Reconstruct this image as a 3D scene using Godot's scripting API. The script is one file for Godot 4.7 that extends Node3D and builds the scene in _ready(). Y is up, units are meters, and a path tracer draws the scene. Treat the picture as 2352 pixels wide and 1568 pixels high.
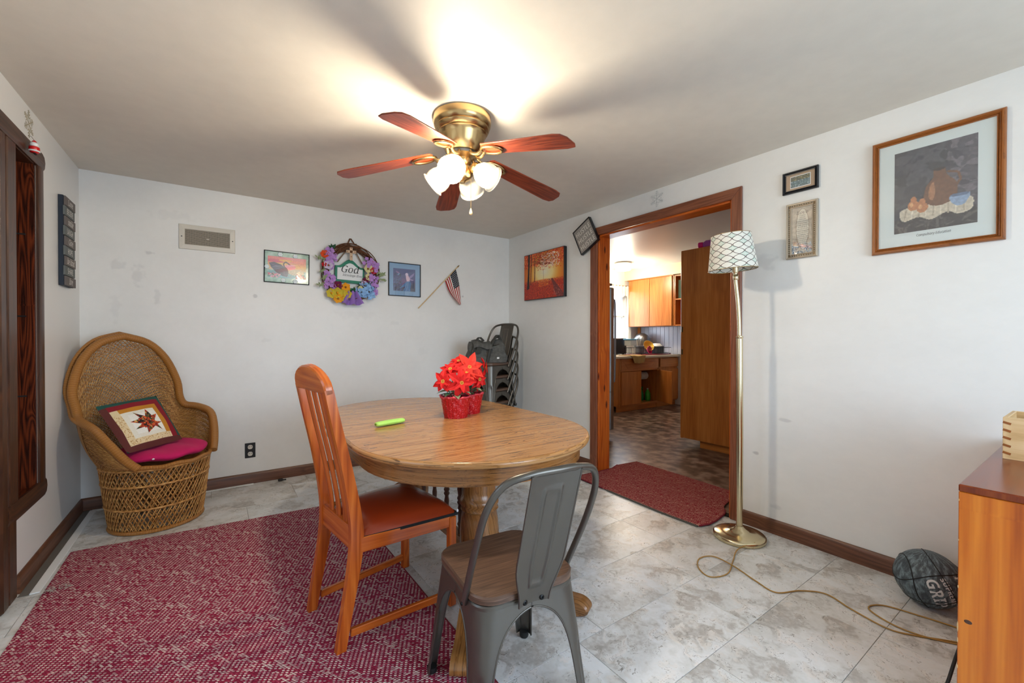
extends Node3D
# A dining room with a ceiling fan, seen towards its far right corner; a cased opening leads to the kitchen.
# x runs along the back wall (z = 0), left wall x = 0, right wall x = W; metres, y up.
const H := 2.36
const W := 3.586
const ZR := 5.9
const KH := 2.5
var M := {}
var names := {}
var rng := RandomNumberGenerator.new()

# ---------------------------------------------------------------- naming
func numbered(called: String) -> String:
	if not names.has(called):
		names[called] = 0
		return called
	names[called] += 1
	return "%s_%03d" % [called, names[called]]

func tag(o: Node3D, label: String, category: String, group := "") -> Node3D:
	o.set_meta("label", label)
	o.set_meta("category", category)
	if group != "":
		o.set_meta("group", group)
	return o

func thing(called: String, label: String, category: String, at := Vector3.ZERO, turn := 0.0, group := "") -> Node3D:
	var o := Node3D.new()
	o.name = numbered(called)
	add_child(o, true)
	o.position = at
	o.rotation.y = turn
	tag(o, label, category, group)
	return o

func setting(called: String) -> Node3D:
	var o := Node3D.new()
	o.name = numbered(called)
	add_child(o, true)
	o.set_meta("kind", "structure")
	return o

func obj(called: String, st: SurfaceTool, m: Material, parent: Node3D = self) -> MeshInstance3D:
	var o := MeshInstance3D.new()
	o.name = numbered(called) if parent == self else called
	var mesh := st.commit()
	mesh.surface_set_material(0, m)
	o.mesh = mesh
	parent.add_child(o, true)
	return o

func put(called: String, mesh: Mesh, m: Material, parent: Node3D, xf := Transform3D()) -> MeshInstance3D:
	var o := MeshInstance3D.new()
	o.name = called
	o.mesh = mesh
	o.material_override = m
	o.transform = xf
	parent.add_child(o, true)
	return o

func struct_obj(called: String, st: SurfaceTool, m: Material) -> MeshInstance3D:
	var o := obj(called, st, m)
	o.set_meta("kind", "structure")
	return o

func copy_of(src: Node3D, at: Vector3, turn: float, label: String) -> Node3D:
	var c: Node3D = src.duplicate()
	c.name = numbered(String(src.name).get_slice("_0", 0))
	add_child(c, true)
	c.position = at
	c.rotation.y = turn
	c.set_meta("label", label)
	return c

# ---------------------------------------------------------------- mesh building (faces given counter-clockwise seen from outside)
func S() -> SurfaceTool:
	var st := SurfaceTool.new()
	st.begin(Mesh.PRIMITIVE_TRIANGLES)
	return st

func vtx(st: SurfaceTool, p: Vector3, n: Vector3, uv: Vector2) -> void:
	st.set_normal(n)
	st.set_uv(uv)
	st.add_vertex(p)

func tri(st: SurfaceTool, a: Vector3, b: Vector3, c: Vector3, na: Vector3, nb: Vector3, nc: Vector3, ua: Vector2, ub: Vector2, uc: Vector2) -> void:
	vtx(st, a, na, ua)
	vtx(st, c, nc, uc)
	vtx(st, b, nb, ub)

func quad(st: SurfaceTool, a: Vector3, b: Vector3, c: Vector3, d: Vector3, uva: Vector2, uvb: Vector2, uvc: Vector2, uvd: Vector2) -> void:
	var n := (b - a).cross(c - a)
	if n.length_squared() < 1e-16:
		n = (c - a).cross(d - a)
	n = n.normalized()
	tri(st, a, b, c, n, n, n, uva, uvb, uvc)
	tri(st, a, c, d, n, n, n, uva, uvc, uvd)

# a box with chamfered edges; uv in metres, u along the grain (longest side unless given)
func box(st: SurfaceTool, c: Vector3, s: Vector3, bev := 0.0, b := Basis(), grain := -1, off := Vector2.ZERO) -> void:
	var h := s * 0.5
	if grain < 0:
		grain = s.max_axis_index()
	bev = minf(bev, minf(h.x, minf(h.y, h.z)) * 0.95)
	var ax := [Vector3(1, 0, 0), Vector3(0, 1, 0), Vector3(0, 0, 1)]
	for k in 3:
		var i := (k + 1) % 3
		var j := (k + 2) % 3
		for sg in [-1.0, 1.0]:
			var q := []
			for e in [[-1, -1], [1, -1], [1, 1], [-1, 1]]:
				var p := Vector3()
				p[k] = sg * h[k]
				p[i] = e[0] * (h[i] - bev)
				p[j] = e[1] * (h[j] - bev)
				q.append(p)
			if sg < 0:
				q.reverse()
			var uv := []
			for p in q:
				var g: int = grain if grain != k else i
				var o2: int = 3 - k - g
				uv.append(Vector2(p[g], p[o2]) + off + Vector2(sg * 0.13 * k, sg * 0.07 + k * 0.11))
			quad(st, c + b * q[0], c + b * q[1], c + b * q[2], c + b * q[3], uv[0], uv[1], uv[2], uv[3])
	if bev <= 0.0:
		return
	for k in 3:
		var i := (k + 1) % 3
		var j := (k + 2) % 3
		for si in [-1.0, 1.0]:
			for sj in [-1.0, 1.0]:
				var p := []
				for e in [[-1, 0], [1, 0], [1, 1], [-1, 1]]:
					var t := Vector3()
					t[k] = e[0] * (h[k] - bev)
					t[i] = si * (h[i] - (bev if e[1] else 0.0))
					t[j] = sj * (h[j] - (0.0 if e[1] else bev))
					p.append(t)
				if si * sj < 0:
					p.reverse()
				var uv := []
				for t in p:
					uv.append((Vector2(t[k], t[i] + t[j]) if k == grain else Vector2(t[grain], t[k])) + off)
				quad(st, c + b * p[0], c + b * p[1], c + b * p[2], c + b * p[3], uv[0], uv[1], uv[2], uv[3])
	for sx in [-1.0, 1.0]:
		for sy in [-1.0, 1.0]:
			for sz in [-1.0, 1.0]:
				var a := c + b * Vector3(sx * h.x, sy * (h.y - bev), sz * (h.z - bev))
				var d := c + b * Vector3(sx * (h.x - bev), sy * h.y, sz * (h.z - bev))
				var e := c + b * Vector3(sx * (h.x - bev), sy * (h.y - bev), sz * h.z)
				var n := b * Vector3(sx, sy, sz).normalized()
				if sx * sy * sz > 0:
					tri(st, a, d, e, n, n, n, off, off, off)
				else:
					tri(st, a, e, d, n, n, n, off, off, off)

func bx(c: Vector3, s: Vector3, bev := 0.0, b := Basis(), grain := -1) -> SurfaceTool:
	var st := S()
	box(st, c, s, bev, b, grain, Vector2(rng.randf() * 3.0, rng.randf() * 3.0))
	return st

# box from two corners
func bc(st: SurfaceTool, p: Vector3, q: Vector3, bev := 0.0, grain := -1) -> void:
	box(st, (p + q) * 0.5, (q - p).abs(), bev, Basis(), grain, Vector2(rng.randf() * 3.0, rng.randf() * 3.0))

# a tube along points; r is a number or an array of numbers; flat squashes the section along the second axis
func tube(st: SurfaceTool, pts: Array, r, sides := 8, closed := false, flat := 1.0, up := Vector3.ZERO) -> void:
	var n := pts.size()
	var t := []
	for i in n:
		var a: Vector3 = pts[(i - 1 + n) % n] if closed else pts[maxi(i - 1, 0)]
		var b: Vector3 = pts[(i + 1) % n] if closed else pts[mini(i + 1, n - 1)]
		t.append((b - a).normalized())
	var ref := up
	if ref == Vector3.ZERO:
		ref = Vector3.UP if absf(t[0].y) < 0.9 else Vector3.RIGHT
	var x: Vector3 = (ref - t[0] * ref.dot(t[0])).normalized()
	var rings := []
	var norms := []
	var along := []
	var run := 0.0
	for i in n:
		if i > 0:
			run += pts[i].distance_to(pts[i - 1])
			if up == Vector3.ZERO:
				x = (x - t[i] * x.dot(t[i])).normalized()
			else:
				x = (up - t[i] * up.dot(t[i])).normalized()
		var y: Vector3 = t[i].cross(x)
		var rr: float = r[i] if r is Array else r
		var ring := []
		var nn := []
		for k in sides + 1:
			var a := TAU * k / sides
			ring.append(pts[i] + x * cos(a) * rr + y * sin(a) * rr * flat)
			nn.append((x * cos(a) * flat + y * sin(a)).normalized())
		rings.append(ring)
		norms.append(nn)
		along.append(run)
	var last := n if closed else n - 1
	for i in last:
		var i2 := (i + 1) % n
		var u0: float = along[i]
		var u1: float = along[i2] if i2 else run + pts[0].distance_to(pts[n - 1])
		var rr: float = r[i] if r is Array else r
		for k in sides:
			var v0 := rr * TAU * k / sides
			var v1 := rr * TAU * (k + 1) / sides
			tri(st, rings[i][k], rings[i][k + 1], rings[i2][k + 1], norms[i][k], norms[i][k + 1], norms[i2][k + 1], Vector2(u0, v0), Vector2(u0, v1), Vector2(u1, v1))
			tri(st, rings[i][k], rings[i2][k + 1], rings[i2][k], norms[i][k], norms[i2][k + 1], norms[i2][k], Vector2(u0, v0), Vector2(u1, v1), Vector2(u1, v0))
	if not closed:
		for e in [0, n - 1]:
			var nn: Vector3 = -t[e] if e == 0 else t[e]
			for k in sides:
				var a: Vector3 = rings[e][k]
				var b: Vector3 = rings[e][k + 1]
				if e == 0:
					tri(st, pts[e], b, a, nn, nn, nn, Vector2.ZERO, Vector2(0, 0.01), Vector2(0.01, 0))
				else:
					tri(st, pts[e], a, b, nn, nn, nn, Vector2.ZERO, Vector2(0, 0.01), Vector2(0.01, 0))

# turned round local y: profile of (radius, height), going up; u runs along the profile
func lathe(st: SurfaceTool, prof: Array, sides := 24, xf := Transform3D(), flute := 0.0, flutes := 0) -> void:
	var n := prof.size()
	var seg := []
	for i in n - 1:
		var d: Vector2 = prof[i + 1] - prof[i]
		seg.append(Vector2(d.y, -d.x).normalized())
	var run := 0.0
	for i in n - 1:
		var a: Vector2 = prof[i]
		var b: Vector2 = prof[i + 1]
		if a.distance_to(b) < 1e-6:
			continue
		var na: Vector2 = seg[i]
		var nb: Vector2 = seg[i]
		if i > 0 and seg[i - 1].dot(seg[i]) > 0.6:
			na = (seg[i - 1] + seg[i]).normalized()
		if i < n - 2 and seg[i + 1].dot(seg[i]) > 0.6:
			nb = (seg[i + 1] + seg[i]).normalized()
		var len := a.distance_to(b)
		for k in sides:
			var p := []
			var q := []
			for e in [k, k + 1]:
				var g: float = TAU * e / sides
				var m := 1.0 + (flute * cos(g * flutes) if flutes else 0.0)
				var dir := Vector3(cos(g), 0, sin(g))
				p.append([xf * (dir * a.x * m + Vector3(0, a.y, 0)), (xf.basis * (dir * na.x + Vector3(0, na.y, 0))).normalized(), Vector2(run, a.x * g)])
				q.append([xf * (dir * b.x * m + Vector3(0, b.y, 0)), (xf.basis * (dir * nb.x + Vector3(0, nb.y, 0))).normalized(), Vector2(run + len, b.x * g)])
			if a.x > 1e-6:
				tri(st, p[0][0], q[0][0], p[1][0], p[0][1], q[0][1], p[1][1], p[0][2], q[0][2], p[1][2])
			if b.x > 1e-6:
				tri(st, p[1][0], q[0][0], q[1][0], p[1][1], q[0][1], q[1][1], p[1][2], q[0][2], q[1][2])
		run += len

# a flat outline (counter-clockwise) pushed out along local z, from -d/2 to d/2; uv is the outline's x, y (swapped if grain_y)
func prism(st: SurfaceTool, poly: PackedVector2Array, d: float, xf := Transform3D(), grain_y := false, bev := 0.0, grain_z := false) -> void:
	var idx := Geometry2D.triangulate_polygon(poly)
	var n := poly.size()
	var inner := poly
	if bev > 0.0:
		var off := Geometry2D.offset_polygon(poly, -bev, Geometry2D.JOIN_MITER)
		if off.size() == 1 and off[0].size() == n:
			# match the start vertex
			var best := 0
			for k in n:
				if off[0][k].distance_to(poly[0]) < off[0][best].distance_to(poly[0]):
					best = k
			inner = PackedVector2Array()
			for k in n:
				inner.append(off[0][(best + k) % n])
		else:
			bev = 0.0
	var offuv := Vector2(rng.randf() * 3.0, rng.randf() * 3.0)
	var nf := xf.basis.z.normalized()
	for i in range(0, idx.size(), 3):
		for sgn in [1.0, -1.0]:
			var p := []
			var uv := []
			for k in 3:
				var w: Vector2 = inner[idx[i + k]]
				p.append(xf * Vector3(w.x, w.y, sgn * d * 0.5))
				uv.append((Vector2(w.y, w.x) if grain_y else w) + offuv)
			var a2: Vector2 = inner[idx[i + 1]] - inner[idx[i]]
			var b2: Vector2 = inner[idx[i + 2]] - inner[idx[i]]
			var ccw := a2.cross(b2) > 0
			if ccw == (sgn > 0):
				tri(st, p[0], p[1], p[2], nf * sgn, nf * sgn, nf * sgn, uv[0], uv[1], uv[2])
			else:
				tri(st, p[0], p[2], p[1], nf * sgn, nf * sgn, nf * sgn, uv[0], uv[2], uv[1])
	var en := []
	for k in n:
		var e: Vector2 = poly[(k + 1) % n] - poly[k]
		en.append(Vector2(e.y, -e.x).normalized())
	var run := 0.0
	for k in n:
		var a: Vector2 = poly[k]
		var b: Vector2 = poly[(k + 1) % n]
		var na: Vector2 = en[k]
		var nb: Vector2 = en[k]
		if en[(k - 1 + n) % n].dot(en[k]) > 0.75:
			na = (en[(k - 1 + n) % n] + en[k]).normalized()
		if en[(k + 1) % n].dot(en[k]) > 0.75:
			nb = (en[(k + 1) % n] + en[k]).normalized()
		var len := a.distance_to(b)
		var z := d * 0.5 - bev
		var A := xf * Vector3(a.x, a.y, z)
		var B := xf * Vector3(b.x, b.y, z)
		var C := xf * Vector3(b.x, b.y, -z)
		var D := xf * Vector3(a.x, a.y, -z)
		var NA := (xf.basis * Vector3(na.x, na.y, 0)).normalized()
		var NB := (xf.basis * Vector3(nb.x, nb.y, 0)).normalized()
		var qa := Vector2(run, 0) + offuv
		var qd := Vector2(run, d) + offuv
		var qc := Vector2(run + len, d) + offuv
		var qb := Vector2(run + len, 0) + offuv
		if grain_z:
			qa = Vector2(qa.y, qa.x)
			qb = Vector2(qb.y, qb.x)
			qc = Vector2(qc.y, qc.x)
			qd = Vector2(qd.y, qd.x)
		tri(st, A, D, C, NA, NA, NB, qa, qd, qc)
		tri(st, A, C, B, NA, NB, NB, qa, qc, qb)
		if bev > 0.0:
			var ai: Vector2 = inner[k]
			var bi: Vector2 = inner[(k + 1) % n]
			for sgn in [1.0, -1.0]:
				var a0 := xf * Vector3(a.x, a.y, sgn * z)
				var b0 := xf * Vector3(b.x, b.y, sgn * z)
				var a1 := xf * Vector3(ai.x, ai.y, sgn * d * 0.5)
				var b1 := xf * Vector3(bi.x, bi.y, sgn * d * 0.5)
				var fa: Vector3 = (NA + nf * sgn).normalized()
				var fb: Vector3 = (NB + nf * sgn).normalized()
				var o0 := Vector2(run, 0) + offuv
				var o1 := Vector2(run + len, 0) + offuv
				if sgn > 0:
					tri(st, a0, b0, b1, fa, fb, fb, o0, o1, o1)
					tri(st, a0, b1, a1, fa, fb, fa, o0, o1, o0)
				else:
					tri(st, a0, b1, b0, fa, fb, fb, o0, o1, o1)
					tri(st, a0, a1, b1, fa, fa, fb, o0, o0, o1)
		run += len

# a curved sheet from f(u, v) -> Vector3, u and v in 0..1; thick > 0 gives it a back and edges; uv = (u * us, v * vs)
func sheet(st: SurfaceTool, nu: int, nv: int, f: Callable, thick := 0.0, us := 1.0, vs := 1.0) -> void:
	var p := []
	for i in nu + 1:
		var row := []
		for j in nv + 1:
			row.append(f.call(float(i) / nu, float(j) / nv))
		p.append(row)
	var nr := []
	for i in nu + 1:
		var row := []
		for j in nv + 1:
			var du: Vector3 = p[mini(i + 1, nu)][j] - p[maxi(i - 1, 0)][j]
			var dv: Vector3 = p[i][mini(j + 1, nv)] - p[i][maxi(j - 1, 0)]
			var c := du.cross(dv)
			row.append(c.normalized() if c.length_squared() > 1e-20 else Vector3.UP)
		nr.append(row)
	var layers := [0.0] if thick <= 0.0 else [thick * 0.5, -thick * 0.5]
	for l in layers.size():
		var o: float = layers[l]
		var flip := l == 1
		for i in nu:
			for j in nv:
				var q := []
				for e in [[i, j], [i + 1, j], [i + 1, j + 1], [i, j + 1]]:
					var nn: Vector3 = nr[e[0]][e[1]]
					q.append([p[e[0]][e[1]] + nn * o, -nn if flip else nn, Vector2(us * e[0] / nu, vs * e[1] / nv)])
				if flip:
					q.reverse()
				tri(st, q[0][0], q[1][0], q[2][0], q[0][1], q[1][1], q[2][1], q[0][2], q[1][2], q[2][2])
				tri(st, q[0][0], q[2][0], q[3][0], q[0][1], q[2][1], q[3][1], q[0][2], q[2][2], q[3][2])
	if thick > 0.0:
		var rim := []
		for i in nu:
			rim.append([i, 0])
		for j in nv:
			rim.append([nu, j])
		for i in nu:
			rim.append([nu - i, nv])
		for j in nv:
			rim.append([0, nv - j])
		for k in rim.size():
			var a: Array = rim[k]
			var b: Array = rim[(k + 1) % rim.size()]
			var pa: Vector3 = p[a[0]][a[1]]
			var pb: Vector3 = p[b[0]][b[1]]
			var na: Vector3 = nr[a[0]][a[1]] * thick * 0.5
			var nb: Vector3 = nr[b[0]][b[1]] * thick * 0.5
			var ua := Vector2(us * a[0] / nu, vs * a[1] / nv)
			var ub := Vector2(us * b[0] / nu, vs * b[1] / nv)
			quad(st, pa - na, pb - nb, pb + nb, pa + na, ua, ub, ub, ua)

func ball(st: SurfaceTool, c: Vector3, r: Vector3, nu := 16, nv := 10, b := Basis()) -> void:
	for i in nu:
		for j in nv:
			var q := []
			for e in [[i, j], [i, j + 1], [i + 1, j + 1], [i + 1, j]]:
				var a: float = TAU * e[0] / nu
				var t: float = PI * e[1] / nv
				var d := Vector3(sin(t) * cos(a), cos(t), sin(t) * sin(a))
				q.append([c + b * (d * r), (b * (d / r)).normalized(), Vector2(float(e[0]) / nu, float(e[1]) / nv)])
			if j > 0:
				tri(st, q[0][0], q[3][0], q[1][0], q[0][1], q[3][1], q[1][1], q[0][2], q[3][2], q[1][2])
			if j < nv - 1:
				tri(st, q[3][0], q[2][0], q[1][0], q[3][1], q[2][1], q[1][1], q[3][2], q[2][2], q[1][2])

# a smooth curve through points
func curve(pts: Array, per := 8, closed := false) -> Array:
	var out := []
	var n := pts.size()
	var last := n if closed else n - 1
	for i in last:
		var p0: Vector3 = pts[(i - 1 + n) % n] if closed else pts[maxi(i - 1, 0)]
		var p1: Vector3 = pts[i]
		var p2: Vector3 = pts[(i + 1) % n]
		var p3: Vector3 = pts[(i + 2) % n] if closed else pts[mini(i + 2, n - 1)]
		for k in per:
			out.append(p1.cubic_interpolate(p2, p0, p3, float(k) / per))
	if not closed:
		out.append(pts[n - 1])
	return out

func curve2(pts: Array, per := 8, closed := true) -> PackedVector2Array:
	var q := []
	for p in pts:
		q.append(Vector3(p.x, p.y, 0))
	var o := PackedVector2Array()
	for p in curve(q, per, closed):
		o.append(Vector2(p.x, p.y))
	return o

func rounded(w: float, h: float, r: float, n := 5) -> PackedVector2Array:
	var o := PackedVector2Array()
	for c in [[1, -1, -90], [1, 1, 0], [-1, 1, 90], [-1, -1, 180]]:
		for k in n + 1:
			var a := deg_to_rad(c[2] + 90.0 * k / n)
			o.append(Vector2(c[0] * (w * 0.5 - r), c[1] * (h * 0.5 - r)) + Vector2(cos(a), sin(a)) * r)
	return o

func xf_at(p: Vector3, rot_deg := Vector3.ZERO) -> Transform3D:
	return Transform3D(Basis.from_euler(Vector3(deg_to_rad(rot_deg.x), deg_to_rad(rot_deg.y), deg_to_rad(rot_deg.z))), p)

# lettering: a TextMesh, its corners carried by how(Vector3) -> Vector3
func letters(words: String, size: float, face: String, how: Callable, slant := 0.0, bold := 400) -> ArrayMesh:
	var f := SystemFont.new()
	f.font_names = PackedStringArray([face])
	f.font_weight = bold
	var t := TextMesh.new()
	t.text = words
	t.font = f
	t.font_size = 64
	t.pixel_size = size / 64.0
	t.depth = 0.0
	t.curve_step = 2.0
	var a := t.get_mesh_arrays()
	var vs: PackedVector3Array = a[Mesh.ARRAY_VERTEX]
	var id: PackedInt32Array = a[Mesh.ARRAY_INDEX]
	var st := S()
	for i in range(0, id.size(), 3):
		var p := []
		for k in 3:
			var q := vs[id[i + k]]
			q.x += q.y * slant
			p.append(how.call(q))
		var n: Vector3 = (p[2] - p[0]).cross(p[1] - p[0])
		if n.length_squared() < 1e-22:
			continue
		n = n.normalized()
		vtx(st, p[0], n, Vector2.ZERO)
		vtx(st, p[1], n, Vector2.ZERO)
		vtx(st, p[2], n, Vector2.ZERO)
	return st.commit()

# ---------------------------------------------------------------- materials
func mat(called: String, c: Color, rough := 0.6, metal := 0.0, spec := 0.5) -> StandardMaterial3D:
	var m := StandardMaterial3D.new()
	m.resource_name = called
	m.albedo_color = c
	m.roughness = rough
	m.metallic = metal
	m.metallic_specular = spec
	M[called] = m
	return m

func tex(im: Image) -> ImageTexture:
	return ImageTexture.create_from_image(im)

func noise_im(w: int, h: int, freq: float, sd: int, oct := 4, kind := FastNoiseLite.TYPE_SIMPLEX_SMOOTH) -> PackedByteArray:
	var f := FastNoiseLite.new()
	f.seed = sd
	f.noise_type = kind
	f.frequency = freq
	f.fractal_octaves = oct
	var im := f.get_seamless_image(w, h)
	im.convert(Image.FORMAT_L8)
	return im.get_data()

func stretched(w: int, h: int, kx: int, freq: float, sd: int, oct := 3) -> PackedByteArray:
	var f := FastNoiseLite.new()
	f.seed = sd
	f.noise_type = FastNoiseLite.TYPE_SIMPLEX_SMOOTH
	f.frequency = freq
	f.fractal_octaves = oct
	var im := f.get_seamless_image(w / kx, h)
	im.convert(Image.FORMAT_L8)
	im.resize(w, h, Image.INTERPOLATE_CUBIC)
	return im.get_data()

func ramp(stops: Array, t: float) -> Color:
	t = clampf(t, 0.0, 1.0)
	for i in stops.size() - 1:
		if t <= stops[i + 1][0]:
			var k := (t - float(stops[i][0])) / maxf(float(stops[i + 1][0]) - float(stops[i][0]), 1e-5)
			return (stops[i][1] as Color).lerp(stops[i + 1][1], k)
	return stops[-1][1]

# wood with the grain along u: rings bent by slow noise, fine pores, coarse streaks
func wood_im(w: int, h: int, sd: int, stops: Array, rings := 9.0, pores := 0.25, bend := 1.6) -> Image:
	var slow := stretched(w, h, 8, 0.012, sd, 2)
	var mid := stretched(w, h, 16, 0.06, sd + 1, 3)
	var fine := stretched(w, h, 24, 0.25, sd + 2, 2)
	var lut := []
	for i in 256:
		lut.append(ramp(stops, i / 255.0))
	var data := PackedByteArray()
	data.resize(w * h * 3)
	var k := 0
	for y in h:
		var vy := float(y) / h
		for x in w:
			var i := y * w + x
			var r := fposmod(vy * rings + slow[i] / 255.0 * bend * rings * 0.35, 1.0)
			r = 1.0 - absf(r * 2.0 - 1.0)
			var t := 0.45 * r + 0.4 * mid[i] / 255.0 + 0.15 + (fine[i] / 255.0 - 0.5) * pores * 2.0
			var c: Color = lut[clampi(int(t * 255.0), 0, 255)]
			data[k] = int(c.r * 255.0)
			data[k + 1] = int(c.g * 255.0)
			data[k + 2] = int(c.b * 255.0)
			k += 3
	return Image.create_from_data(w, h, false, Image.FORMAT_RGB8, data)

func wood(called: String, im: Image, scale: Vector2, rough := 0.35, tint := Color.WHITE, spec := 0.5) -> StandardMaterial3D:
	var m := mat(called, tint, rough, 0.0, spec)
	m.albedo_texture = tex(im)
	m.uv1_scale = Vector3(scale.x, scale.y, 1)
	return m

func blotch_im(w: int, h: int, sd: int, freq: float, stops: Array, oct := 5, freq2 := 0.0, mix := 0.0) -> Image:
	var a := noise_im(w, h, freq, sd, oct)
	var b := noise_im(w, h, freq2 if freq2 > 0.0 else freq, sd + 7, 2)
	var lut := []
	for i in 256:
		lut.append(ramp(stops, i / 255.0))
	var data := PackedByteArray()
	data.resize(w * h * 3)
	for i in w * h:
		var c: Color = lut[clampi(int(lerpf(a[i], b[i], mix)), 0, 255)]
		data[i * 3] = int(c.r * 255.0)
		data[i * 3 + 1] = int(c.g * 255.0)
		data[i * 3 + 2] = int(c.b * 255.0)
	return Image.create_from_data(w, h, false, Image.FORMAT_RGB8, data)

# ---------------------------------------------------------------- flat print
func fillpoly(im: Image, pts: PackedVector2Array, c: Color) -> void:
	var lo := 1e9
	var hi := -1e9
	for p in pts:
		lo = minf(lo, p.y)
		hi = maxf(hi, p.y)
	for y in range(maxi(0, int(floor(lo))), mini(im.get_height() - 1, int(ceil(hi))) + 1):
		var xs := []
		var yy := y + 0.5
		for k in pts.size():
			var a := pts[k]
			var b := pts[(k + 1) % pts.size()]
			if (a.y <= yy) != (b.y <= yy):
				xs.append(a.x + (yy - a.y) / (b.y - a.y) * (b.x - a.x))
		xs.sort()
		for k in range(0, xs.size() - 1, 2):
			var x0 := maxi(0, int(round(xs[k])))
			var x1 := mini(im.get_width(), int(round(xs[k + 1])))
			if x1 > x0:
				im.fill_rect(Rect2i(x0, y, x1 - x0, 1), c)

func ell(im: Image, c: Vector2, r: Vector2, col: Color, rot := 0.0) -> void:
	var p := PackedVector2Array()
	for k in 28:
		var a := TAU * k / 28
		p.append(c + Vector2(cos(a) * r.x, sin(a) * r.y).rotated(rot))
	fillpoly(im, p, col)

func stroke(im: Image, pts: Array, w: float, col: Color) -> void:
	for i in pts.size() - 1:
		var a: Vector2 = pts[i]
		var b: Vector2 = pts[i + 1]
		var n := (b - a).orthogonal().normalized() * w * 0.5
		fillpoly(im, PackedVector2Array([a + n, b + n, b - n, a - n]), col)

func dapple(im: Image, n: int, area: Rect2, r: Vector2, cols: Array, squash := 0.6) -> void:
	for k in n:
		var p := Vector2(rng.randf_range(area.position.x, area.end.x), rng.randf_range(area.position.y, area.end.y))
		var q := rng.randf_range(r.x, r.y)
		ell(im, p, Vector2(q, q * squash), cols[rng.randi() % cols.size()], rng.randf() * TAU)

# mottle a painted picture so that its patches have grain
func mottle(im: Image, sd: int, amount: float, freq := 0.08) -> void:
	var w := im.get_width()
	var h := im.get_height()
	im.convert(Image.FORMAT_RGB8)
	var nz := noise_im(w, h, freq, sd, 4)
	var d := im.get_data()
	for i in w * h:
		var k := 1.0 + (nz[i] / 255.0 - 0.5) * 2.0 * amount
		for e in 3:
			d[i * 3 + e] = clampi(int(d[i * 3 + e] * k), 0, 255)
	im.set_data(w, h, false, Image.FORMAT_RGB8, d)

func print_mat(called: String, im: Image, rough := 0.5) -> StandardMaterial3D:
	var m := mat(called, Color.WHITE, rough)
	m.albedo_texture = tex(im)
	m.texture_repeat = false
	return m

# a flat picture on a wall: corner a (top left), along right, down; its print fills it
func panel(a: Vector3, right: Vector3, down: Vector3) -> SurfaceTool:
	var st := S()
	quad(st, a + down, a + right + down, a + right, a, Vector2(0, 1), Vector2(1, 1), Vector2(1, 0), Vector2(0, 0))
	return st

# ================================================================ the scene
func _ready() -> void:
	rng.seed = 7
	camera_and_light()
	materials()
	room()
	kitchen_shell()
	rugs()
	dining_table()
	wooden_chair()
	metal_chairs()
	ceiling_fan()
	floor_lamp()
	wicker_chair()
	dresser()
	back_wall_things()
	right_wall_things()
	left_wall_things()
	table_things()
	floor_things()
	kitchen_things()

func camera_and_light() -> void:
	var cam := Camera3D.new()
	cam.name = "camera"
	add_child(cam)
	cam.fov = 77.586
	cam.near = 0.05
	cam.far = 100.0
	var b := Basis(Vector3.UP, -0.6093) * Basis(Vector3.RIGHT, -0.0078) * Basis(Vector3.BACK, 0.0013)
	cam.transform = Transform3D(b, Vector3(0.7677, 1.2005, 4.1014))
	cam.current = true
	var e := Environment.new()
	e.background_mode = Environment.BG_SKY
	var sm := ProceduralSkyMaterial.new()
	sm.sky_top_color = Color(0.62, 0.76, 0.95)
	sm.sky_horizon_color = Color(0.86, 0.92, 1.0)
	sm.ground_bottom_color = Color(0.42, 0.44, 0.42)
	sm.ground_horizon_color = Color(0.72, 0.76, 0.78)
	sm.sky_energy_multiplier = 1.8
	sm.ground_energy_multiplier = 1.6
	var sky := Sky.new()
	sky.sky_material = sm
	e.sky = sky
	e.tonemap_mode = Environment.TONE_MAPPER_LINEAR
	e.tonemap_exposure = 1.18
	e.sdfgi_enabled = true
	e.ssao_enabled = true
	e.ssil_enabled = true
	var we := WorldEnvironment.new()
	we.name = "surroundings"
	we.environment = e
	add_child(we)
	# daylight that the two windows of the dining room let in
	area_light("left_window_daylight", Vector3(0.03, 1.55, 2.7), Vector3(1, -0.12, 0.0), Vector2(0.74, 0.84), Color(0.86, 0.94, 1.0), 0.15)
	area_light("front_window_daylight", Vector3(2.1, 1.35, ZR - 0.03), Vector3(-0.34, -0.06, -1), Vector2(2.2, 1.5), Color(0.86, 0.94, 1.0), 6.2)

func area_light(called: String, at: Vector3, towards: Vector3, size: Vector2, col: Color, energy: float) -> void:
	var l := AreaLight3D.new()
	l.name = called
	l.area_size = size
	l.area_normalize_energy = true
	l.light_color = col
	l.light_energy = energy
	l.shadow_enabled = true
	l.area_range = 12.0
	add_child(l)
	l.look_at_from_position(at, at + towards, Vector3.UP)

# ---------------------------------------------------------------- materials
func rgb(r: int, g: int, b: int) -> Color:
	return Color(r / 255.0, g / 255.0, b / 255.0)

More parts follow.
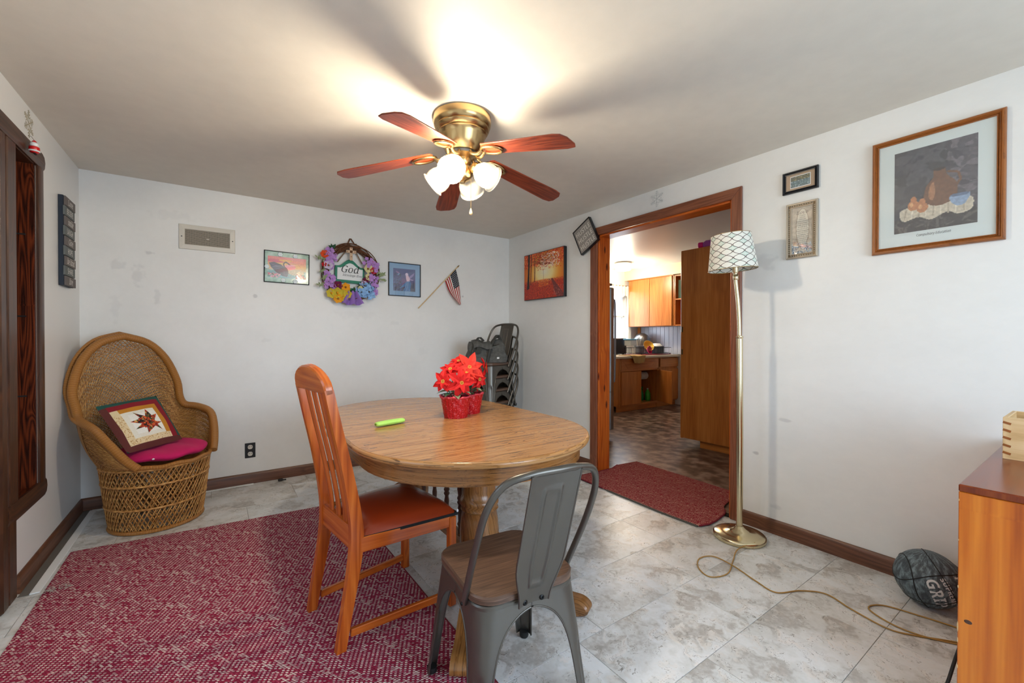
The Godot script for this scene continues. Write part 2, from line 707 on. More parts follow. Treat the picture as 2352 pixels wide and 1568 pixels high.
func stone_im(w: int, sd: int) -> Image:
	var a := noise_im(w, w, 0.0045, sd, 5)
	var b := noise_im(w, w, 0.011, sd + 3, 5)
	var c := noise_im(w, w, 0.05, sd + 5, 3)
	var d := noise_im(w, w, 0.009, sd + 9, 4)
	var e := noise_im(w, w, 0.02, sd + 11, 3)
	var base := [[0.0, rgb(150, 146, 140)], [0.3, rgb(188, 186, 182)], [0.46, rgb(216, 217, 215)], [0.7, rgb(230, 232, 233)], [1.0, rgb(236, 238, 240)]]
	var lut := []
	for i in 256:
		lut.append(ramp(base, i / 255.0))
	var data := PackedByteArray()
	data.resize(w * w * 3)
	for y in w:
		for x in w:
			var i := y * w + x
			# slaty patches: look the noise up where a second noise has pushed it
			var px := (x + int((b[i] - 128) * 0.55)) & (w - 1)
			var py := (y + int((d[i] - 128) * 0.35)) & (w - 1)
			var j := py * w + px
			var t := a[j] / 255.0 * 0.75 + b[j] / 255.0 * 0.3 + (c[i] / 255.0 - 0.5) * 0.16
			var k: Color = lut[clampi(int(t * 255.0), 0, 255)]
			var warm := clampf((d[j] / 255.0 - 0.52) * 3.0, 0.0, 1.0) * 0.5
			var r := k.r * (1.0 + 0.04 * warm)
			var g := k.g * (1.0 - 0.01 * warm)
			var bl := k.b * (1.0 - 0.05 * warm)
			# thin dark crevices where two patches meet
			var vein := absf(e[j] / 255.0 - 0.5)
			if vein < 0.008 and d[i] > 136:
				r *= 0.62
				g *= 0.6
				bl *= 0.58
			elif vein < 0.02 and d[i] > 132:
				r *= 0.86
				g *= 0.85
				bl *= 0.84
			if c[i] > 214 and b[i] < 110:
				r *= 0.7
				g *= 0.68
				bl *= 0.66
			data[i * 3] = int(clampf(r, 0, 1) * 255.0)
			data[i * 3 + 1] = int(clampf(g, 0, 1) * 255.0)
			data[i * 3 + 2] = int(clampf(bl, 0, 1) * 255.0)
	return Image.create_from_data(w, w, false, Image.FORMAT_RGB8, data)

# looped carpet: staggered slanting loops of maroon and pale yarn
func carpet_ims() -> Array:
	var n := 512
	var im := Image.create(n, n, false, Image.FORMAT_RGB8)
	im.fill(rgb(124, 40, 60))
	var hm := Image.create(n, n, false, Image.FORMAT_RGB8)
	hm.fill(Color(0.1, 0.1, 0.1))
	var cells := 36
	var s := float(n) / cells
	var reds := [rgb(166, 52, 80), rgb(154, 44, 70), rgb(176, 64, 90), rgb(146, 40, 64)]
	var pales := [rgb(222, 194, 188), rgb(210, 178, 174), rgb(198, 160, 160), rgb(226, 206, 198), rgb(184, 140, 144)]
	for y in cells + 1:
		for x in cells + 1:
			var c := Vector2((x + (0.5 if y % 2 else 0.0)) * s, y * s)
			var pale := rng.randf() < (0.9 if (x + y / 2) % 2 else 0.17)
			var col: Color = pales[rng.randi() % pales.size()] if pale else reds[rng.randi() % reds.size()]
			var big := 1.1 if pale else 1.0
			var r := Vector2(s * rng.randf_range(0.46, 0.55), s * rng.randf_range(0.3, 0.38)) * big
			var rot := -0.5 + rng.randf_range(-0.25, 0.25)
			for dx in [0, -n]:
				for dy in [0, -n]:
					ell(im, c + Vector2(dx, dy), r, col, rot)
					ell(hm, c + Vector2(dx, dy), r, Color(0.6, 0.6, 0.6), rot)
					ell(hm, c + Vector2(dx, dy), r * 0.6, Color(0.95, 0.95, 0.95), rot)
	mottle(im, 5, 0.2, 0.2)
	return [im, hm]

func paint_im(sd: int, c: Color, amount: float, marks: Array) -> Image:
	# wall paint: faint roller mottling, and scuffs with an outline of their own at the places given (x, y in 0..1, rx, ry, darkness)
	var w := 1024
	var h := 672
	var nz := noise_im(w, h, 0.008, sd, 4)
	var fz := noise_im(w, h, 0.06, sd + 2, 3)
	var data := PackedByteArray()
	data.resize(w * h * 3)
	var dark := PackedFloat32Array()
	dark.resize(w * h)
	for mk in marks:
		var cx := int(mk[0] * w)
		var cy := int(mk[1] * h)
		var rx := int(mk[2] * w) + 2
		var ry := int(mk[3] * h) + 2
		for y in range(maxi(0, cy - ry), mini(h, cy + ry)):
			for x in range(maxi(0, cx - rx), mini(w, cx + rx)):
				var q := Vector2(float(x - cx) / rx, float(y - cy) / ry).length() + (fz[y * w + x] - 128) / 255.0 * 0.9
				if q < 0.75:
					dark[y * w + x] = maxf(dark[y * w + x], 0.4 * mk[4] * clampf((0.75 - q) * 3.0, 0.0, 1.0))
	for i in w * h:
		var k := 1.0 + (nz[i] / 255.0 - 0.5) * 2.0 * amount + (fz[i] / 255.0 - 0.5) * amount * 0.7 - dark[i]
		data[i * 3] = clampi(int(c.r * 255.0 * k), 0, 255)
		data[i * 3 + 1] = clampi(int(c.g * 255.0 * k), 0, 255)
		data[i * 3 + 2] = clampi(int(c.b * 255.0 * (k + dark[i] * 0.06)), 0, 255)
	return Image.create_from_data(w, h, false, Image.FORMAT_RGB8, data)

# plain-sawn oak: long pale streaks with thin dark pores drawn out along the grain, here and there a pointed arch
func oak_im(w: int, h: int, sd: int) -> Image:
	var slow := stretched(w, h, 16, 0.02, sd, 2)
	var mid := stretched(w, h, 64, 0.09, sd + 1, 3)
	var fine := stretched(w, h, 64, 0.3, sd + 2, 2)
	var lut := []
	for i in 256:
		lut.append(ramp([[0.0, rgb(138, 92, 50)], [0.4, rgb(170, 120, 70)], [0.7, rgb(188, 140, 88)], [1.0, rgb(204, 160, 108)]], i / 255.0))
	var data := PackedByteArray()
	data.resize(w * h * 3)
	for y in h:
		for x in w:
			var i := y * w + x
			var r := fposmod(float(y) / h * 7.0 + slow[i] / 255.0 * 5.0, 1.0)
			var line := clampf((r - 0.82) * 6.0, 0.0, 1.0)
			var t := 0.25 + 0.6 * mid[i] / 255.0 + 0.1 * fine[i] / 255.0 - 0.25 * line
			var c: Color = lut[clampi(int(t * 255.0), 0, 255)]
			var k := 1.0
			if fine[i] > 178 and (line > 0.3 or mid[i] < 108):
				k = 0.58
			elif fine[i] > 160 and line > 0.1:
				k = 0.76
			data[i * 3] = int(c.r * k * 255.0)
			data[i * 3 + 1] = int(c.g * k * 255.0)
			data[i * 3 + 2] = int(c.b * k * 255.0)
	return Image.create_from_data(w, h, false, Image.FORMAT_RGB8, data)

func materials() -> void:
	mat("wall_paint", rgb(232, 231, 228), 0.42)
	var bp := print_mat("back_wall_paint", paint_im(3, rgb(233, 232, 229), 0.015, [[0.055, 0.27, 0.014, 0.022, 0.1], [0.085, 0.3, 0.012, 0.045, 0.09], [0.115, 0.36, 0.006, 0.03, 0.1], [0.05, 0.4, 0.01, 0.06, 0.05], [0.14, 0.1, 0.05, 0.02, 0.04], [0.29, 0.345, 0.004, 0.006, 0.3], [0.105, 0.225, 0.01, 0.006, 0.2], [0.31, 0.5, 0.012, 0.01, 0.05], [0.83, 0.3, 0.003, 0.005, 0.35], [0.62, 0.43, 0.02, 0.012, 0.05], [0.38, 0.62, 0.02, 0.04, 0.04], [0.52, 0.4, 0.08, 0.02, 0.035], [0.7, 0.55, 0.02, 0.02, 0.04]]), 0.42)
	bp.uv1_scale = Vector3(1, 1, 1)
	print_mat("right_wall_paint", paint_im(9, rgb(233, 232, 229), 0.015, [[0.52, 0.29, 0.012, 0.03, 0.12], [0.555, 0.33, 0.012, 0.05, 0.1], [0.585, 0.49, 0.012, 0.02, 0.12], [0.6, 0.63, 0.004, 0.006, 0.35], [0.07, 0.155, 0.012, 0.02, 0.08], [0.075, 0.2, 0.01, 0.012, 0.06], [0.55, 0.9, 0.006, 0.004, 0.3], [0.57, 0.93, 0.004, 0.004, 0.35], [0.6, 0.91, 0.003, 0.012, 0.3], [0.62, 0.95, 0.005, 0.004, 0.3], [0.58, 0.86, 0.003, 0.003, 0.3], [0.66, 0.75, 0.012, 0.004, 0.08], [0.5, 0.7, 0.006, 0.004, 0.2], [0.53, 0.8, 0.003, 0.003, 0.35], [0.56, 0.82, 0.002, 0.004, 0.3], [0.51, 0.93, 0.008, 0.006, 0.14], [0.64, 0.4, 0.002, 0.003, 0.4], [0.62, 0.2, 0.002, 0.003, 0.4]]), 0.42)
	var cm := mat("ceiling_paint", rgb(224, 217, 205), 0.6)
	cm.albedo_texture = tex(blotch_im(512, 512, 31, 0.02, [[0.0, Color(0.975, 0.975, 0.975)], [1.0, Color(1, 1, 1)]], 4))
	cm.uv1_triplanar = true
	cm.uv1_world_triplanar = true
	cm.uv1_scale = Vector3(0.7, 0.7, 0.7)
	var fl := mat("stone_tile", Color.WHITE, 0.32)
	fl.albedo_texture = tex(stone_im(1024, 21))
	fl.uv1_scale = Vector3(0.8, 0.8, 1)
	for k in 3:
		var f2: StandardMaterial3D = fl.duplicate()
		f2.albedo_color = [Color(1, 1, 1), Color(0.965, 0.96, 0.955), Color(0.98, 0.985, 0.99)][k]
		f2.uv1_offset = Vector3(0.37 * k, 0.21 * k, 0)
		M["stone_tile_%d" % k] = f2
	mat("grout", rgb(150, 146, 138), 0.9)
	var kf := mat("kitchen_vinyl", Color.WHITE, 0.3)
	kf.albedo_texture = tex(blotch_im(512, 512, 77, 0.012, [[0.0, rgb(52, 42, 38)], [0.4, rgb(92, 76, 68)], [0.55, rgb(128, 108, 96)], [0.75, rgb(150, 132, 120)], [1.0, rgb(176, 160, 146)]], 6))
	kf.uv1_triplanar = true
	kf.uv1_world_triplanar = true
	kf.uv1_scale = Vector3(0.9, 1, 0.8)
	var cp := carpet_ims()
	var rug := mat("rug_loops", Color.WHITE, 0.95, 0.0, 0.2)
	rug.albedo_texture = tex(cp[0])
	rug.uv1_scale = Vector3(3.1, 3.1, 1)
	rug.heightmap_enabled = true
	rug.heightmap_texture = tex(cp[1])
	rug.heightmap_scale = 0.15
	var mt: StandardMaterial3D = rug.duplicate()
	mt.albedo_color = Color(0.96, 0.8, 0.74)
	mt.uv1_scale = Vector3(4.6, 4.6, 1)
	M["mat_loops"] = mt
	mat("rug_binding", rgb(120, 20, 40), 0.9)
	mat("rug_backing", rgb(88, 84, 78), 0.95)
	# woods
	var dark := wood_im(512, 256, 100, [[0.0, rgb(38, 20, 12)], [0.5, rgb(66, 38, 22)], [1.0, rgb(96, 58, 34)]], 7.0, 0.2)
	wood("dark_trim", dark, Vector2(0.9, 3.0), 0.4)
	wood("baseboard_brown", wood_im(512, 128, 110, [[0.0, rgb(66, 38, 24)], [0.5, rgb(96, 58, 38)], [1.0, rgb(122, 78, 54)]], 5.0, 0.2), Vector2(0.9, 5.0), 0.4)
	var case_im := wood_im(512, 256, 140, [[0.0, rgb(98, 52, 32)], [0.5, rgb(124, 70, 46)], [1.0, rgb(146, 90, 62)]], 5.0, 0.25)
	wood("door_casing", case_im, Vector2(0.9, 3.0), 0.35)
	var pine := wood_im(512, 256, 180, [[0.0, rgb(126, 46, 10)], [0.45, rgb(188, 84, 22)], [1.0, rgb(216, 118, 44)]], 6.0, 0.12)
	for kn in 5:
		var p := Vector2(rng.randf() * 512, rng.randf() * 256)
		for q in 4:
			ell(pine, p, Vector2(15 - q * 3.5, 8 - q * 1.9), [rgb(150, 62, 16), rgb(118, 44, 10), rgb(92, 34, 10), rgb(60, 22, 8)][q])
	wood("orange_pine", pine, Vector2(0.8, 2.6), 0.28)
	var oak := oak_im(1024, 512, 220)
	wood("oak", oak, Vector2(0.75, 1.1), 0.22)
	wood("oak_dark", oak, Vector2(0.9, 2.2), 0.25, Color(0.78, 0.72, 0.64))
	var cherry := wood_im(512, 256, 260, [[0.0, rgb(128, 50, 12)], [0.5, rgb(184, 86, 26)], [1.0, rgb(212, 116, 44)]], 4.0, 0.12)
	wood("cherry", cherry, Vector2(0.9, 2.6), 0.24)
	var blade := wood_im(512, 256, 300, [[0.0, rgb(72, 27, 16)], [0.5, rgb(116, 48, 28)], [1.0, rgb(150, 72, 44)]], 5.0, 0.15, 2.5)
	wood("fan_blade", blade, Vector2(1.6, 3.0), 0.3)
	var elm := wood_im(512, 256, 340, [[0.0, rgb(64, 46, 36)], [0.5, rgb(98, 74, 60)], [1.0, rgb(128, 100, 82)]], 9.0, 0.3)
	wood("elm_seat", elm, Vector2(1.2, 5.5), 0.4, Color(0.92, 0.9, 0.88))
	var burl := wood_im(512, 512, 380, [[0.0, rgb(30, 14, 10)], [0.42, rgb(58, 26, 16)], [0.6, rgb(92, 40, 20)], [1.0, rgb(130, 62, 32)]], 5.0, 0.2, 5.0)
	wood("figured_panel", burl, Vector2(0.8, 1.6), 0.22)
	var kit := wood_im(512, 256, 420, [[0.0, rgb(160, 90, 34)], [0.5, rgb(186, 112, 50)], [1.0, rgb(204, 132, 66)]], 3.0, 0.3, 1.0)
	wood("kitchen_wood", kit, Vector2(0.6, 1.2), 0.3)
	wood("frame_oak", oak, Vector2(1.6, 6.0), 0.32, Color(0.84, 0.68, 0.5))
	var dres := wood_im(512, 512, 460, [[0.0, rgb(150, 66, 8)], [0.5, rgb(196, 102, 20)], [1.0, rgb(222, 134, 40)]], 5.0, 0.14, 1.4)
	wood("dresser_pine", dres, Vector2(0.7, 0.9), 0.3)
	wood("dresser_top", dres, Vector2(0.9, 1.4), 0.22, Color(0.62, 0.5, 0.5))
	var pale := wood_im(256, 256, 500, [[0.0, rgb(188, 150, 100)], [0.5, rgb(214, 180, 130)], [1.0, rgb(230, 202, 158)]], 5.0, 0.12)
	wood("pale_pine", pale, Vector2(2.0, 3.0), 0.5)
	# metals and the rest
	mat("gun_metal", rgb(99, 95, 89), 0.32, 0.75)
	mat("chair_screw", rgb(26, 26, 26), 0.35, 0.6)
	mat("rubber", rgb(22, 22, 22), 0.7)
	mat("antique_brass", rgb(186, 158, 112), 0.25, 1.0)
	mat("bright_brass", rgb(218, 204, 168), 0.2, 1.0)
	mat("steel", rgb(150, 152, 155), 0.3, 0.9)
	mat("white_metal", rgb(214, 208, 196), 0.4)
	mat("white_strip", rgb(240, 242, 242), 0.35)
	mat("black_gap", rgb(20, 19, 18), 0.9)
	mat("black_plastic", rgb(24, 24, 26), 0.4)
	mat("black_frame", rgb(20, 22, 28), 0.35)
	mat("white_paper", rgb(232, 234, 234), 0.7)
	mat("white_plastic", rgb(232, 232, 230), 0.4)
	mat("ink", rgb(40, 40, 42), 0.7)
	mat("chalk", rgb(232, 228, 220), 0.7)
	mat("leather", rgb(148, 52, 20), 0.26)
	mat("lime", rgb(176, 232, 110), 0.35)
	var gl := mat("pane_glass", Color(1, 1, 1, 0.06), 0.02)
	gl.transparency = BaseMaterial3D.TRANSPARENCY_ALPHA

# ---------------------------------------------------------------- the room
func room() -> void:
	# floor: slab below, tiles laid in staggered courses on it
	var f := setting("floor")
	var slab := S()
	bc(slab, Vector3(-0.12, -0.12, -0.12), Vector3(W + 0.02, -0.004, ZR + 0.12))
	obj("grout_bed", slab, M.grout, f)
	var starts := [0.293, 0.07, 0.605, 0.277]   # where a joint falls in each of the courses, from z = 2.22 on
	for r in range(-7, 12):
		var z0 := maxf(2.2215 + r * 0.333, 0.0)
		var z1 := minf(2.2215 + (r + 1) * 0.333, ZR)
		if z1 - z0 < 0.02:
			continue
		var x := -0.667 + float(starts[((r % 4) + 4) % 4])
		while x < W + 0.14:
			var x0 := maxf(x, 0.0)
			var x1 := minf(x + 0.667, W + (0.02 if z0 > 1.3 and z1 < 2.7 else 0.0))
			if x1 - x0 > 0.02:
				var st := S()
				box(st, Vector3((x0 + x1) / 2, -0.004, (z0 + z1) / 2), Vector3(x1 - x0 - 0.0016, 0.008, z1 - z0 - 0.0016), 0.0008, Basis(), 0, Vector2(rng.randf() * 4.0, rng.randf() * 4.0))
				obj("tile", st, M["stone_tile_%d" % (rng.randi() % 3)], f)
			x += 0.667
	var c := S()
	bc(c, Vector3(-0.12, H, -0.12), Vector3(W + 0.001, H + 0.12, ZR + 0.12))
	struct_obj("ceiling", c, M.ceiling_paint)
	# back wall with its paint over its whole face
	var b := S()
	bc(b, Vector3(-0.12, -0.12, -0.12), Vector3(W, H + 0.1, -0.002))
	quad(b, Vector3(0, 0, 0), Vector3(W, 0, 0), Vector3(W, H, 0), Vector3(0, H, 0), Vector2(0, 1), Vector2(1, 1), Vector2(1, 0), Vector2(0, 0))
	struct_obj("wall_back", b, M.back_wall_paint)
	# right wall with the cased opening
	var r := S()
	var oz0 := 1.411
	var oz1 := 2.625
	var oy := 2.125
	var t := 0.136
	for q in [[-1.52, oz0, 0.0, KH], [oz1, ZR + 0.12, 0.0, KH], [oz0, oz1, oy, KH]]:
		bc(r, Vector3(W + 0.002, q[2], q[0]), Vector3(W + t, q[3], q[1]))
		var za := maxf(q[0], 0.0)
		var zb := minf(q[1], ZR)
		var ya: float = q[2]
		quad(r, Vector3(W, ya, zb), Vector3(W, ya, za), Vector3(W, H, za), Vector3(W, H, zb), Vector2(1.0 - zb / ZR, 1.0 - ya / H), Vector2(1.0 - za / ZR, 1.0 - ya / H), Vector2(1.0 - za / ZR, 0), Vector2(1.0 - zb / ZR, 0))
	struct_obj("wall_right", r, M.right_wall_paint)
	# left wall: a built-in niche, and a window out of view that lights the room
	var l := S()
	for q in [[-0.12, 0.868, 0.0, H], [0.868, 1.144, 0.0, 0.42], [0.868, 1.144, 2.10, H], [1.144, 2.3, 0.0, H], [2.3, 3.1, 0.0, 1.1], [2.3, 3.1, 2.0, H], [3.1, ZR + 0.12, 0.0, H]]:
		bc(l, Vector3(-0.12, q[2], q[0]), Vector3(0, q[3], q[1]))
	struct_obj("wall_left", l, M.wall_paint)
	# front wall, behind the camera, with its window
	var w := S()
	for q in [[-0.12, 1.0, 0.0, H], [3.2, W, 0.0, H], [1.0, 3.2, 0.0, 0.55], [1.0, 3.2, 2.15, H]]:
		bc(w, Vector3(q[0], q[2], ZR), Vector3(q[1], q[3], ZR + 0.12))
	struct_obj("wall_front", w, M.wall_paint)
	window_unit("window_1", Vector3(-0.06, 1.55, 2.7), PI / 2, 0.8, 0.9)
	window_unit("window_2", Vector3(2.1, 1.35, ZR + 0.06), PI, 2.2, 1.6)
	# baseboards
	var prof := PackedVector2Array([Vector2(0, 0), Vector2(0.014, 0), Vector2(0.014, 0.07), Vector2(0.01, 0.082), Vector2(0.004, 0.088), Vector2(0, 0.088)])
	base_run("baseboard_back", prof, Vector3(0, 0, 0), Vector3(W, 0, 0), Vector3(0, 0, 1))
	base_run("baseboard_right", prof, Vector3(W, 0, 0.016), Vector3(W, 0, 1.328), Vector3(-1, 0, 0))
	base_run("baseboard_right", prof, Vector3(W, 0, 2.69), Vector3(W, 0, ZR), Vector3(-1, 0, 0))
	base_run("baseboard_left", prof, Vector3(0, 0, 0.016), Vector3(0, 0, 1.16), Vector3(1, 0, 0))
	# pale metal edge strips along the floor's left and back edges, screwed down
	var sx := S()
	bc(sx, Vector3(0.05, 0, 0.03), Vector3(0.086, 0.006, 1.2), 0.002)
	var strip := struct_obj("trim_floor_strip", sx, M.white_strip)
	var dk := S()
	bc(dk, Vector3(0.013, 0, 0.013), Vector3(0.051, 0.0016, 1.2))
	obj("old_floor_edge", dk, mat("old_vinyl", rgb(112, 108, 102), 0.5), strip)
	var scr := S()
	for k in 9:
		lathe(scr, [Vector2(0.004, 0.0), Vector2(0.003, 0.0055), Vector2(0, 0.006)], 8, xf_at(Vector3(0.055 + 0.012 * (k % 2), 0, 0.06 + k * 0.085)))
	obj("screws", scr, M.steel, strip)
	var sb := S()
	bc(sb, Vector3(0.06, 0, 0.016), Vector3(1.02, 0.004, 0.04), 0.001)
	struct_obj("trim_floor_strip", sb, M.white_strip)
	door_casing(oz0, oz1, oy, t)
	niche()

func base_run(called: String, prof: PackedVector2Array, a: Vector3, b: Vector3, out: Vector3) -> void:
	var st := S()
	var d := (b - a).normalized()
	var x := out
	var z := x.cross(Vector3.UP)
	var len := a.distance_to(b)
	var p := PackedVector2Array()
	for q in prof:
		p.append(q)
	prism(st, p, len, Transform3D(Basis(x, Vector3.UP, z), (a + b) * 0.5), false, 0.0, true)
	struct_obj(called, st, M.baseboard_brown)

func window_unit(called: String, at: Vector3, turn: float, w: float, h: float) -> void:
	var o := setting(called)
	o.position = at
	o.rotation.y = turn
	for e in [[0, h / 2 - 0.025, w, 0.05], [0, -h / 2 + 0.025, w, 0.05], [-w / 2 + 0.025, 0, 0.05, h], [w / 2 - 0.025, 0, 0.05, h], [0, 0, 0.04, h], [0, 0, w, 0.03]]:
		obj("window_frame", bx(Vector3(e[0], e[1], 0), Vector3(e[2], e[3], 0.05), 0.004), M.white_plastic, o)
	for sx in [-1, 1]:
		for sy in [-1, 1]:
			obj("pane", bx(Vector3(sx * w / 4, sy * h / 4, 0.0), Vector3(w / 2 - 0.06, h / 2 - 0.05, 0.004)), M.pane_glass, o)

func door_casing(z0: float, z1: float, oy: float, t: float) -> void:
	var o := setting("trim_1")
	# casing boards on the dining side: mitred head
	var cw := 0.08
	var x := W - 0.009
	var xf := Transform3D(Basis(Vector3(0, 0, 1), Vector3.UP, Vector3(-1, 0, 0)), Vector3(x, 0, 0))
	var hw := 0.066
	var a := S()
	prism(a, PackedVector2Array([Vector2(z0 - cw, 0), Vector2(z0 + 0.004, 0), Vector2(z0 + 0.004, oy - 0.004), Vector2(z0 - cw, oy + hw)]), 0.018, xf, true, 0.003)
	obj("casing_board", a, M.door_casing, o)
	var b := S()
	prism(b, PackedVector2Array([Vector2(z1 - 0.004, 0), Vector2(z1 + 0.062, 0), Vector2(z1 + 0.062, oy + hw), Vector2(z1 - 0.004, oy - 0.004)]), 0.018, xf, true, 0.003)
	obj("casing_board", b, M.door_casing, o)
	var c := S()
	prism(c, PackedVector2Array([Vector2(z0 + 0.004, oy - 0.004), Vector2(z1 - 0.004, oy - 0.004), Vector2(z1 + 0.062, oy + hw), Vector2(z0 - cw, oy + hw)]), 0.018, xf, false, 0.003)
	obj("casing_board", c, M.door_casing, o)
	# linings of the opening: knotty orange pine
	obj("jamb_board", bx(Vector3(W + t / 2, oy / 2, z0 + 0.009), Vector3(t, oy, 0.018), 0.002, Basis(), 1), M.orange_pine, o)
	obj("jamb_board", bx(Vector3(W + t / 2, oy / 2, z1 - 0.009), Vector3(t, oy, 0.018), 0.002, Basis(), 1), M.orange_pine, o)
	obj("head_board", bx(Vector3(W + t / 2, oy - 0.009, (z0 + z1) / 2), Vector3(t, 0.018, z1 - z0 - 0.04), 0.002, Basis(), 2), M.orange_pine, o)
	# threshold strip
	obj("threshold", bx(Vector3(W + 0.03, 0.003, (z0 + z1) / 2), Vector3(0.05, 0.006, z1 - z0 - 0.04), 0.002), M.black_gap, o)

func niche() -> void:
	# built-in bookcase let into the left wall: lining boards and a dark casing
	var o := setting("trim_2")
	var d := 0.24
	obj("side_board", bx(Vector3(-d / 2, 1.26, 0.872), Vector3(d, 1.72, 0.02), 0.0, Basis(), 1), M.figured_panel, o)
	obj("side_board", bx(Vector3(-d / 2, 1.26, 1.14), Vector3(d, 1.72, 0.02), 0.0, Basis(), 1), M.figured_panel, o)
	obj("back_board", bx(Vector3(-d - 0.01, 1.26, 1.006), Vector3(0.02, 1.8, 0.36), 0.0, Basis(), 1), M.figured_panel, o)
	obj("bottom_board", bx(Vector3(-d / 2, 0.412, 1.006), Vector3(d, 0.024, 0.32), 0.0, Basis(), 2), M.figured_panel, o)
	obj("top_board", bx(Vector3(-d / 2, 2.108, 1.006), Vector3(d, 0.024, 0.32), 0.0, Basis(), 2), M.dark_trim, o)
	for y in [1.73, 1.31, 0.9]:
		obj("groove_shade", bx(Vector3(-0.075, y, 0.884), Vector3(0.09, 0.007, 0.008)), M.black_gap, o)  # black strips painting the dark inside the shelf grooves
	# casing with a rounded edge
	var prof := PackedVector2Array([Vector2(-0.04, 0), Vector2(0.05, 0), Vector2(0.05, 0.006), Vector2(0.03, 0.013), Vector2(0.0, 0.016), Vector2(-0.03, 0.014), Vector2(-0.04, 0.01)])
	casing_run(o, prof, Vector3(0, 0.44, 0.818), Vector3(0, 2.10, 0.818), Vector3(0, 0, -1))
	casing_run(o, prof, Vector3(0, 2.14, 0.768), Vector3(0, 2.14, 1.6), Vector3(0, 1, 0))
	casing_run(o, prof, Vector3(0, 0.40, 0.77), Vector3(0, 0.40, 1.29), Vector3(0, -1, 0))
	obj("post_board", bx(Vector3(-0.01, 1.275, 1.20), Vector3(0.036, 1.70, 0.10), 0.004, Basis(), 1), M.dark_trim, o)
	obj("post_board", bx(Vector3(-0.006, 0.2, 1.235), Vector3(0.036, 0.40, 0.09), 0.006, Basis(), 1), M.dark_trim, o)
	obj("post_board", bx(Vector3(-0.006, 1.05, 1.325), Vector3(0.04, 2.1, 0.07), 0.01, Basis(), 1), M.dark_trim, o)

func casing_run(parent: Node3D, prof: PackedVector2Array, a: Vector3, b: Vector3, outer: Vector3) -> void:
	var st := S()
	# profile x = outwards from the opening, y = off the wall (+x)
	var z := outer.cross(Vector3(1, 0, 0))
	prism(st, prof, a.distance_to(b), Transform3D(Basis(outer, Vector3(1, 0, 0), z), (a + b) * 0.5), false, 0.0, true)
	obj("casing_board", st, M.dark_trim, parent)

func kitchen_shell() -> void:
	var x0 := W + 0.136
	var x1 := 7.66
	var z0 := -1.4
	var z1 := 3.4
	var f := S()
	bc(f, Vector3(W + 0.02, -0.1, z0 - 0.12), Vector3(x1 + 0.12, -0.001, z1 + 0.12))
	struct_obj("floor_kitchen", f, M.kitchen_vinyl)
	var c := S()
	bc(c, Vector3(W + 0.001, KH, z0 - 0.12), Vector3(x1 + 0.12, KH + 0.1, ZR + 0.12))
	struct_obj("ceiling_kitchen", c, M.wall_paint)
	var b := S()
	for q in [[x0, 6.6, 0, KH], [7.3, x1 + 0.12, 0, KH], [6.6, 7.3, 0, 1.12], [6.6, 7.3, 2.12, KH]]:
		bc(b, Vector3(q[0], q[2], z0 - 0.12), Vector3(q[1], q[3], z0))
	struct_obj("wall_kitchen_back", b, M.wall_paint)
	var e := S()
	bc(e, Vector3(x1, 0, z0), Vector3(x1 + 0.12, KH, z1))
	struct_obj("wall_kitchen_far", e, M.wall_paint)
	var g := S()
	bc(g, Vector3(x0, 0, z1), Vector3(x1, KH, z1 + 0.12))
	struct_obj("wall_kitchen_front", g, M.wall_paint)
	window_unit("window_3", Vector3(6.95, 1.62, z0 - 0.06), 0.0, 0.7, 1.0)

